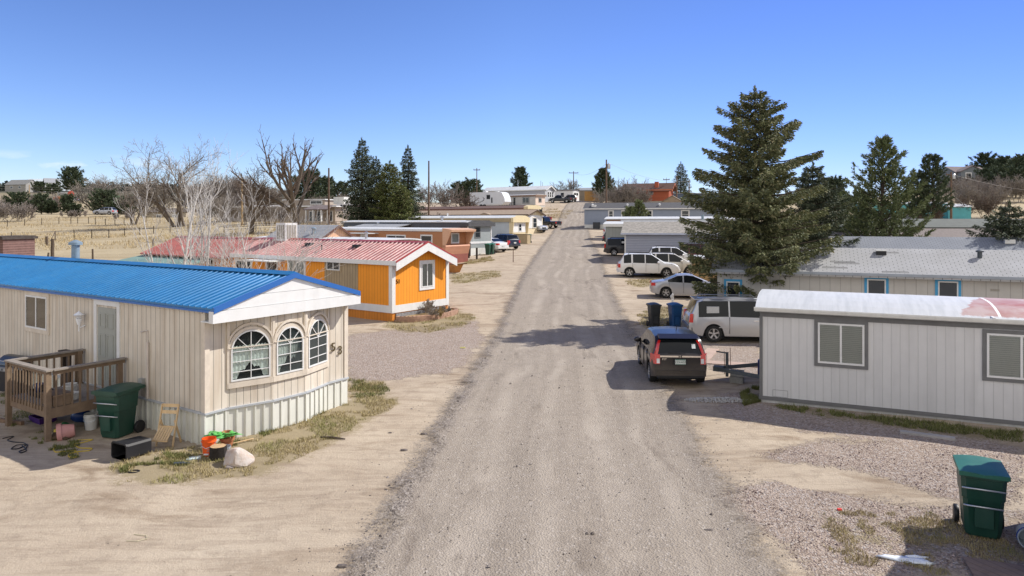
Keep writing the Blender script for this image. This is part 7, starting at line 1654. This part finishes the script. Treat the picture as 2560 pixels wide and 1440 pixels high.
bare_tree("bare tree on the skyline where the road ends", tuple(gd(1412, 182)), 7.5, 71, TW, TW, KFAR, maxl=3, r=.2, stems=((-.5, 0, -.2, 1), (.6, 0, .2, 1), (1.6, 0, .45, .9)))
bare_tree("dark bare tree in front of the travel trailer", tuple(gd(1165, 136)), 6.6, 73, TWD, TWD, dict(KFAR, kids=(7, 6, 5)), maxl=3, r=.2, stems=((0, 0, .0, 1), (.2, 0, -.4, .9), (0, 0, .45, .9)))
def bush(label, loc, H, Wd, seed, m, n=10, name="bare_shrub", group="bare shrubs"):
    rnd = random.Random(seed); T = thing(name, label, "shrub", loc, 0, group); tr = MB(); cr = MB()
    K = dict(KBUSH, rmin=max(.012, .0016 * loc[1] / 8))
    for i in range(n):
        a = rnd.uniform(-.75, .75); grow(tr, cr, Vector((rnd.uniform(-Wd, Wd) * .7, rnd.uniform(-.8, .8), -.1)), Vector((math.sin(a), rnd.uniform(-.4, .4), math.cos(a))).normalized(), H * rnd.uniform(.7, 1.0), .02 + .008 * H, 0, 3, rnd, K)
    tr.build("stems", m, T); cr.build("twigs", m, T); return T
for k, (px, d, H, Wd, m, n, lb) in enumerate(((1546, 142, 4.2, 3.5, TW, 12, "grey thicket left of the red cabin, by the transformer pole"), (1580, 144, 4.4, 3, TWP, 12, "mauve thicket in front of the red cabin"), (1600, 143, 3.2, 2.6, TW, 10, "rounded pale thicket touching the red cabin"), (1100, 152, 4.5, 4, TWP, 12, "mauve thicket right of the left spruces"), (30, 140, 2.9, 5, TWP, 16, "dense mauve bush at the left end of the field"), (8, 150, 2.4, 3, TWP, 10, "low mauve bush at the far left edge"),
    (60, 190, 3.4, 9, TW, 16, "long grey hedge behind the left bank pines"), (110, 186, 3.2, 7, TWP, 14, "grey mauve hedge behind the second bank pine"), (2404, 170, 4.2, 3, TW, 9, "tall grey brush right of the brown pole"), (2440, 160, 4, 3.5, TWP, 10, "tall mauve brush under the hill house"), (2480, 150, 3.4, 4, TW, 11, "grey brush behind the right edge spruce"), (2330, 116, 3.0, 2, TWD, 8, "brown brush at the foot of the ragged pines"), (2425, 190, 4, 4, TW, 10, "brush climbing the slope to the hill house"), (1090, 108, 2, 1.2, TWD, 7, "small dry shrub at the bare pole"), (310, 146, .8, 3, TWP, 9, "low reddish brush on the bank below the crossover"), (180, 150, 1.2, 5, TWP, 12, "low brush along the road bank"), (2520, 215, 5, 5, TW, 12, "brush among the hillside pines"), (2455, 128, 3.2, 4, TWD, 12, "dark brush along the top of the dry bank"), (2490, 180, 4, 6, TWP, 14, "wide mauve brush below the hillside pines"), (2550, 165, 5, 6, TW, 14, "grey brush behind the right edge, below the beige house"), (2390, 200, 3.6, 4, TWD, 10, "dark brush in front of the grey hill house"), (2440, 215, 4, 7, TWD, 14, "wide dark brush on the slope of the right hill"), (2405, 150, 4, 3, TW, 10, "pale brush right of the turquoise shed"), (345, 150, 1.3, 3, TWP, 9, "low brush right of the silver crossover"))):
    bush(lb, tuple(gd(px, d)), H, Wd, 90 + k, m, n)
# planter plants at 51
for k, (x, y, h, n, lb) in enumerate(((.55, 1.9, .62, 5, "tall dry stalks in the curved planter"), (.7, 3.1, .3, 7, "round dead shrub at the right of the planter"), (.9, 2.5, .3, 8, "straw coloured tuft in the middle of the planter"))):
    p = pc @ Vector((x, y, .2)); bush(lb, tuple(p), h, .15 + .1 * k, 120 + k, (TW, TW, mat("straw_twigs", (.30, .22, .11), .9))[k], n, "dry_plant", "planter plants")
# ================================================================== grass, pebbles, far wood
def grassmat(name, a, c, d):
    N = NT(name); i = N.island(); f = N.noise(N.pos(), .8, 3); col = N.mix(i, a, c); col = N.mix(N.math('MULTIPLY', N.ramp(f, .5, .65), .7), col, d); N.fin(col, .85, 0, .1); return N.mat
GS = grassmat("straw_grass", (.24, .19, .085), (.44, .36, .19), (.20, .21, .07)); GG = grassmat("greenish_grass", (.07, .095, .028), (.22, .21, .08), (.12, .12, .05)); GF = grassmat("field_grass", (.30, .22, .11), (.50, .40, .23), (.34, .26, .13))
def blades(label, polys, n, h0, h1, w, m, seed, thr=-.1, sc=1.3):
    rnd = random.Random(seed); b = MB()
    for P in polys:
        xs_ = [q[0] for q in P]; ys_ = [q[1] for q in P]; k = 0; tries = 0
        while k < n and tries < n * 12:
            tries += 1; x = rnd.uniform(min(xs_), max(xs_)); y = rnd.uniform(min(ys_), max(ys_))
            e = edge_d(x, y, P)
            if not inpoly(x, y, P): continue
            nn = noise.noise(Vector((x * sc, y * sc, seed))) + .5 * noise.noise(Vector((x * sc * 3, y * sc * 3, seed)))
            if nn < thr + max(0, .35 - e) * .8: continue
            k += 1; z = G(x, y) - .01; a = rnd.random() * 6.283; h = rnd.uniform(h0, h1); l = rnd.uniform(.2, 1.1) * h
            dx, dy = math.cos(a), math.sin(a); k0 = len(b.v)
            b.v += [(x - dy * w, y + dx * w, z), (x + dy * w, y - dx * w, z), (x + dx * l, y + dy * l, z + h)]; b.f.append((k0, k0 + 1, k0 + 2)); b.mi.append(0)
    return tag(b.build("dry_grass", m), label, "grass", kind="stuff")
blades("straw coloured grass around the front of the tan home", [THATCH[0]], 15000, .02, .10, .007, GS, 1, -.12)
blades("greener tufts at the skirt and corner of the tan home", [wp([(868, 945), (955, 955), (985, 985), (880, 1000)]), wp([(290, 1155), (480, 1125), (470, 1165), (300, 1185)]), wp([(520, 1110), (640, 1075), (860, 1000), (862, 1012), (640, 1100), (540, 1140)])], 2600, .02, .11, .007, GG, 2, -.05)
blades("dry grass along the planter and drive of the orange home", [THATCH[1], THATCH[2], THATCH[3]], 3500, .03, .12, .012, GS, 3, -.1)
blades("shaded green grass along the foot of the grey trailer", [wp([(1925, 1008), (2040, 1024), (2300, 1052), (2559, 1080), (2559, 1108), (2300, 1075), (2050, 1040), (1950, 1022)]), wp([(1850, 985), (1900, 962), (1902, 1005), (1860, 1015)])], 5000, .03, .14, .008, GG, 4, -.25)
blades("thin dry grass in the gravel around the near green bin", [THATCH[5]], 9000, .015, .07, .006, GS, 5, -.02)
blades("dry grass behind the charcoal and blue bins", [THATCH[6], THATCH[7]], 2600, .03, .13, .014, GS, 6, -.15)
blades("trampled grass beside the deck at the left edge", [THATCH[8], wp([(70, 1095), (160, 1080), (250, 1130), (180, 1150), (90, 1125)])], 2200, .02, .09, .007, GG, 7, .0)
blades("tall dry grass of the left field and its fence lines", [[(-75, 78), (-30, 82), (-34, 108), (-86, 112)], [(-105, 118), (-36, 112), (-40, 150), (-120, 152)], [(-28, 90), (-16, 96), (-22, 118), (-45, 122)]], 7000, .15, .5, .03, GF, 8, -.05, .12)
blades("dry golden grass on the right bank around the brown pole", [[(72, 108), (98, 108), (104, 132), (70, 128)], [(4, 130), (10, 128), (14, 150), (4, 150)]], 3000, .1, .3, .03, GF, 9, -.1, .2)
rnd = random.Random(77); b = MB()
for i in range(5200):
    y = 6.5 + 30 * rnd.random() ** 1.8; cx_, hw = road_c(y); e = rnd.random()
    if e < .35: u = -.94 + rnd.gauss(0, .06)
    elif e < .55: u = .95 + rnd.gauss(0, .07)
    else: u = rnd.uniform(-1.3, 1.3)
    x = cx_ + u * hw; s = rnd.uniform(.006, .019) * (1 if rnd.random() < .96 else 2.2); z = G(x, y) + .036 + (.05 if u < -.85 and e < .35 else 0)
    if abs(u) > 1.02: z -= .035
    k0 = len(b.v); a = rnd.random() * 6
    for q in range(4): b.v.append((x + s * math.cos(a + q * 1.57) * rnd.uniform(.7, 1.3), y + s * math.sin(a + q * 1.57) * rnd.uniform(.7, 1.3), z + s * .1))
    b.v.append((x, y, z + s * .9)); b.f += [(k0, k0 + 1, k0 + 4), (k0 + 1, k0 + 2, k0 + 4), (k0 + 2, k0 + 3, k0 + 4), (k0 + 3, k0, k0 + 4)]; b.mi += [0] * 4
N = NT("loose_stones"); N.fin(N.mix(N.math('POWER', N.island(), 1.6), (.09, .075, .068), (.42, .37, .33)), .9, 0, .15)
tag(b.build("gravel", N.mat), "loose pebbles scattered over the road and thicker on its edges", "gravel", kind="stuff")
rnd = random.Random(78); b = MB(); k_ = 0
while k_ < 5200:
    y = 8.2 + 7.5 * rnd.random() ** 1.3; x = rnd.uniform(2.6, 11.5)
    if not (inpoly(x, y, PINK[1]) or inpoly(x, y, PINK[2])) or noise.noise(Vector((x * .9, y * .9, 4))) < -.25: continue
    k_ += 1; s = rnd.uniform(.006, .017) * (1 if rnd.random() < .95 else 1.9); z = G(x, y); k0 = len(b.v); a = rnd.random() * 6
    for q in range(4): b.v.append((x + s * math.cos(a + q * 1.57) * rnd.uniform(.7, 1.3), y + s * math.sin(a + q * 1.57) * rnd.uniform(.7, 1.3), z + s * .1))
    b.v.append((x, y, z + s * .9)); b.f += [(k0, k0 + 1, k0 + 4), (k0 + 1, k0 + 2, k0 + 4), (k0 + 2, k0 + 3, k0 + 4), (k0 + 3, k0, k0 + 4)]; b.mi += [0] * 4
N = NT("pink_stones"); N.fin(N.mix(N.math('POWER', N.island(), 1.3), (.13, .09, .08), (.47, .37, .33)), .9, 0, .15)
tag(b.build("gravel", N.mat), "loose pink and grey chips over the gravel pad at the lower right", "gravel", kind="stuff")
rnd = random.Random(5); b = MB()
for i in range(1500):
    d = rnd.uniform(620, 1700); r_ = rnd.uniform(-.95, -.2); x = r_ * d; z = G(x, d); h = rnd.uniform(5, 11); w = h * rnd.uniform(.35, .6)
    for q in range(10):
        a = rnd.random() * 6.28; e = rnd.random(); p = Vector((x + w * (1 - e) * math.cos(a), d + w * (1 - e) * math.sin(a), z + h * e * .85)); quad_leaf(b, p, Vector((math.cos(a), math.sin(a), rnd.uniform(-.2, .8))) * h * .4, h * .16, rnd)
tag(b.build("distant_forest", leafmat("far_forest", (.018, .026, .022), (.045, .055, .042), (.05, .055, .045), .01)), "far dark wood covering the low hills on the left horizon", "forest", kind="stuff")
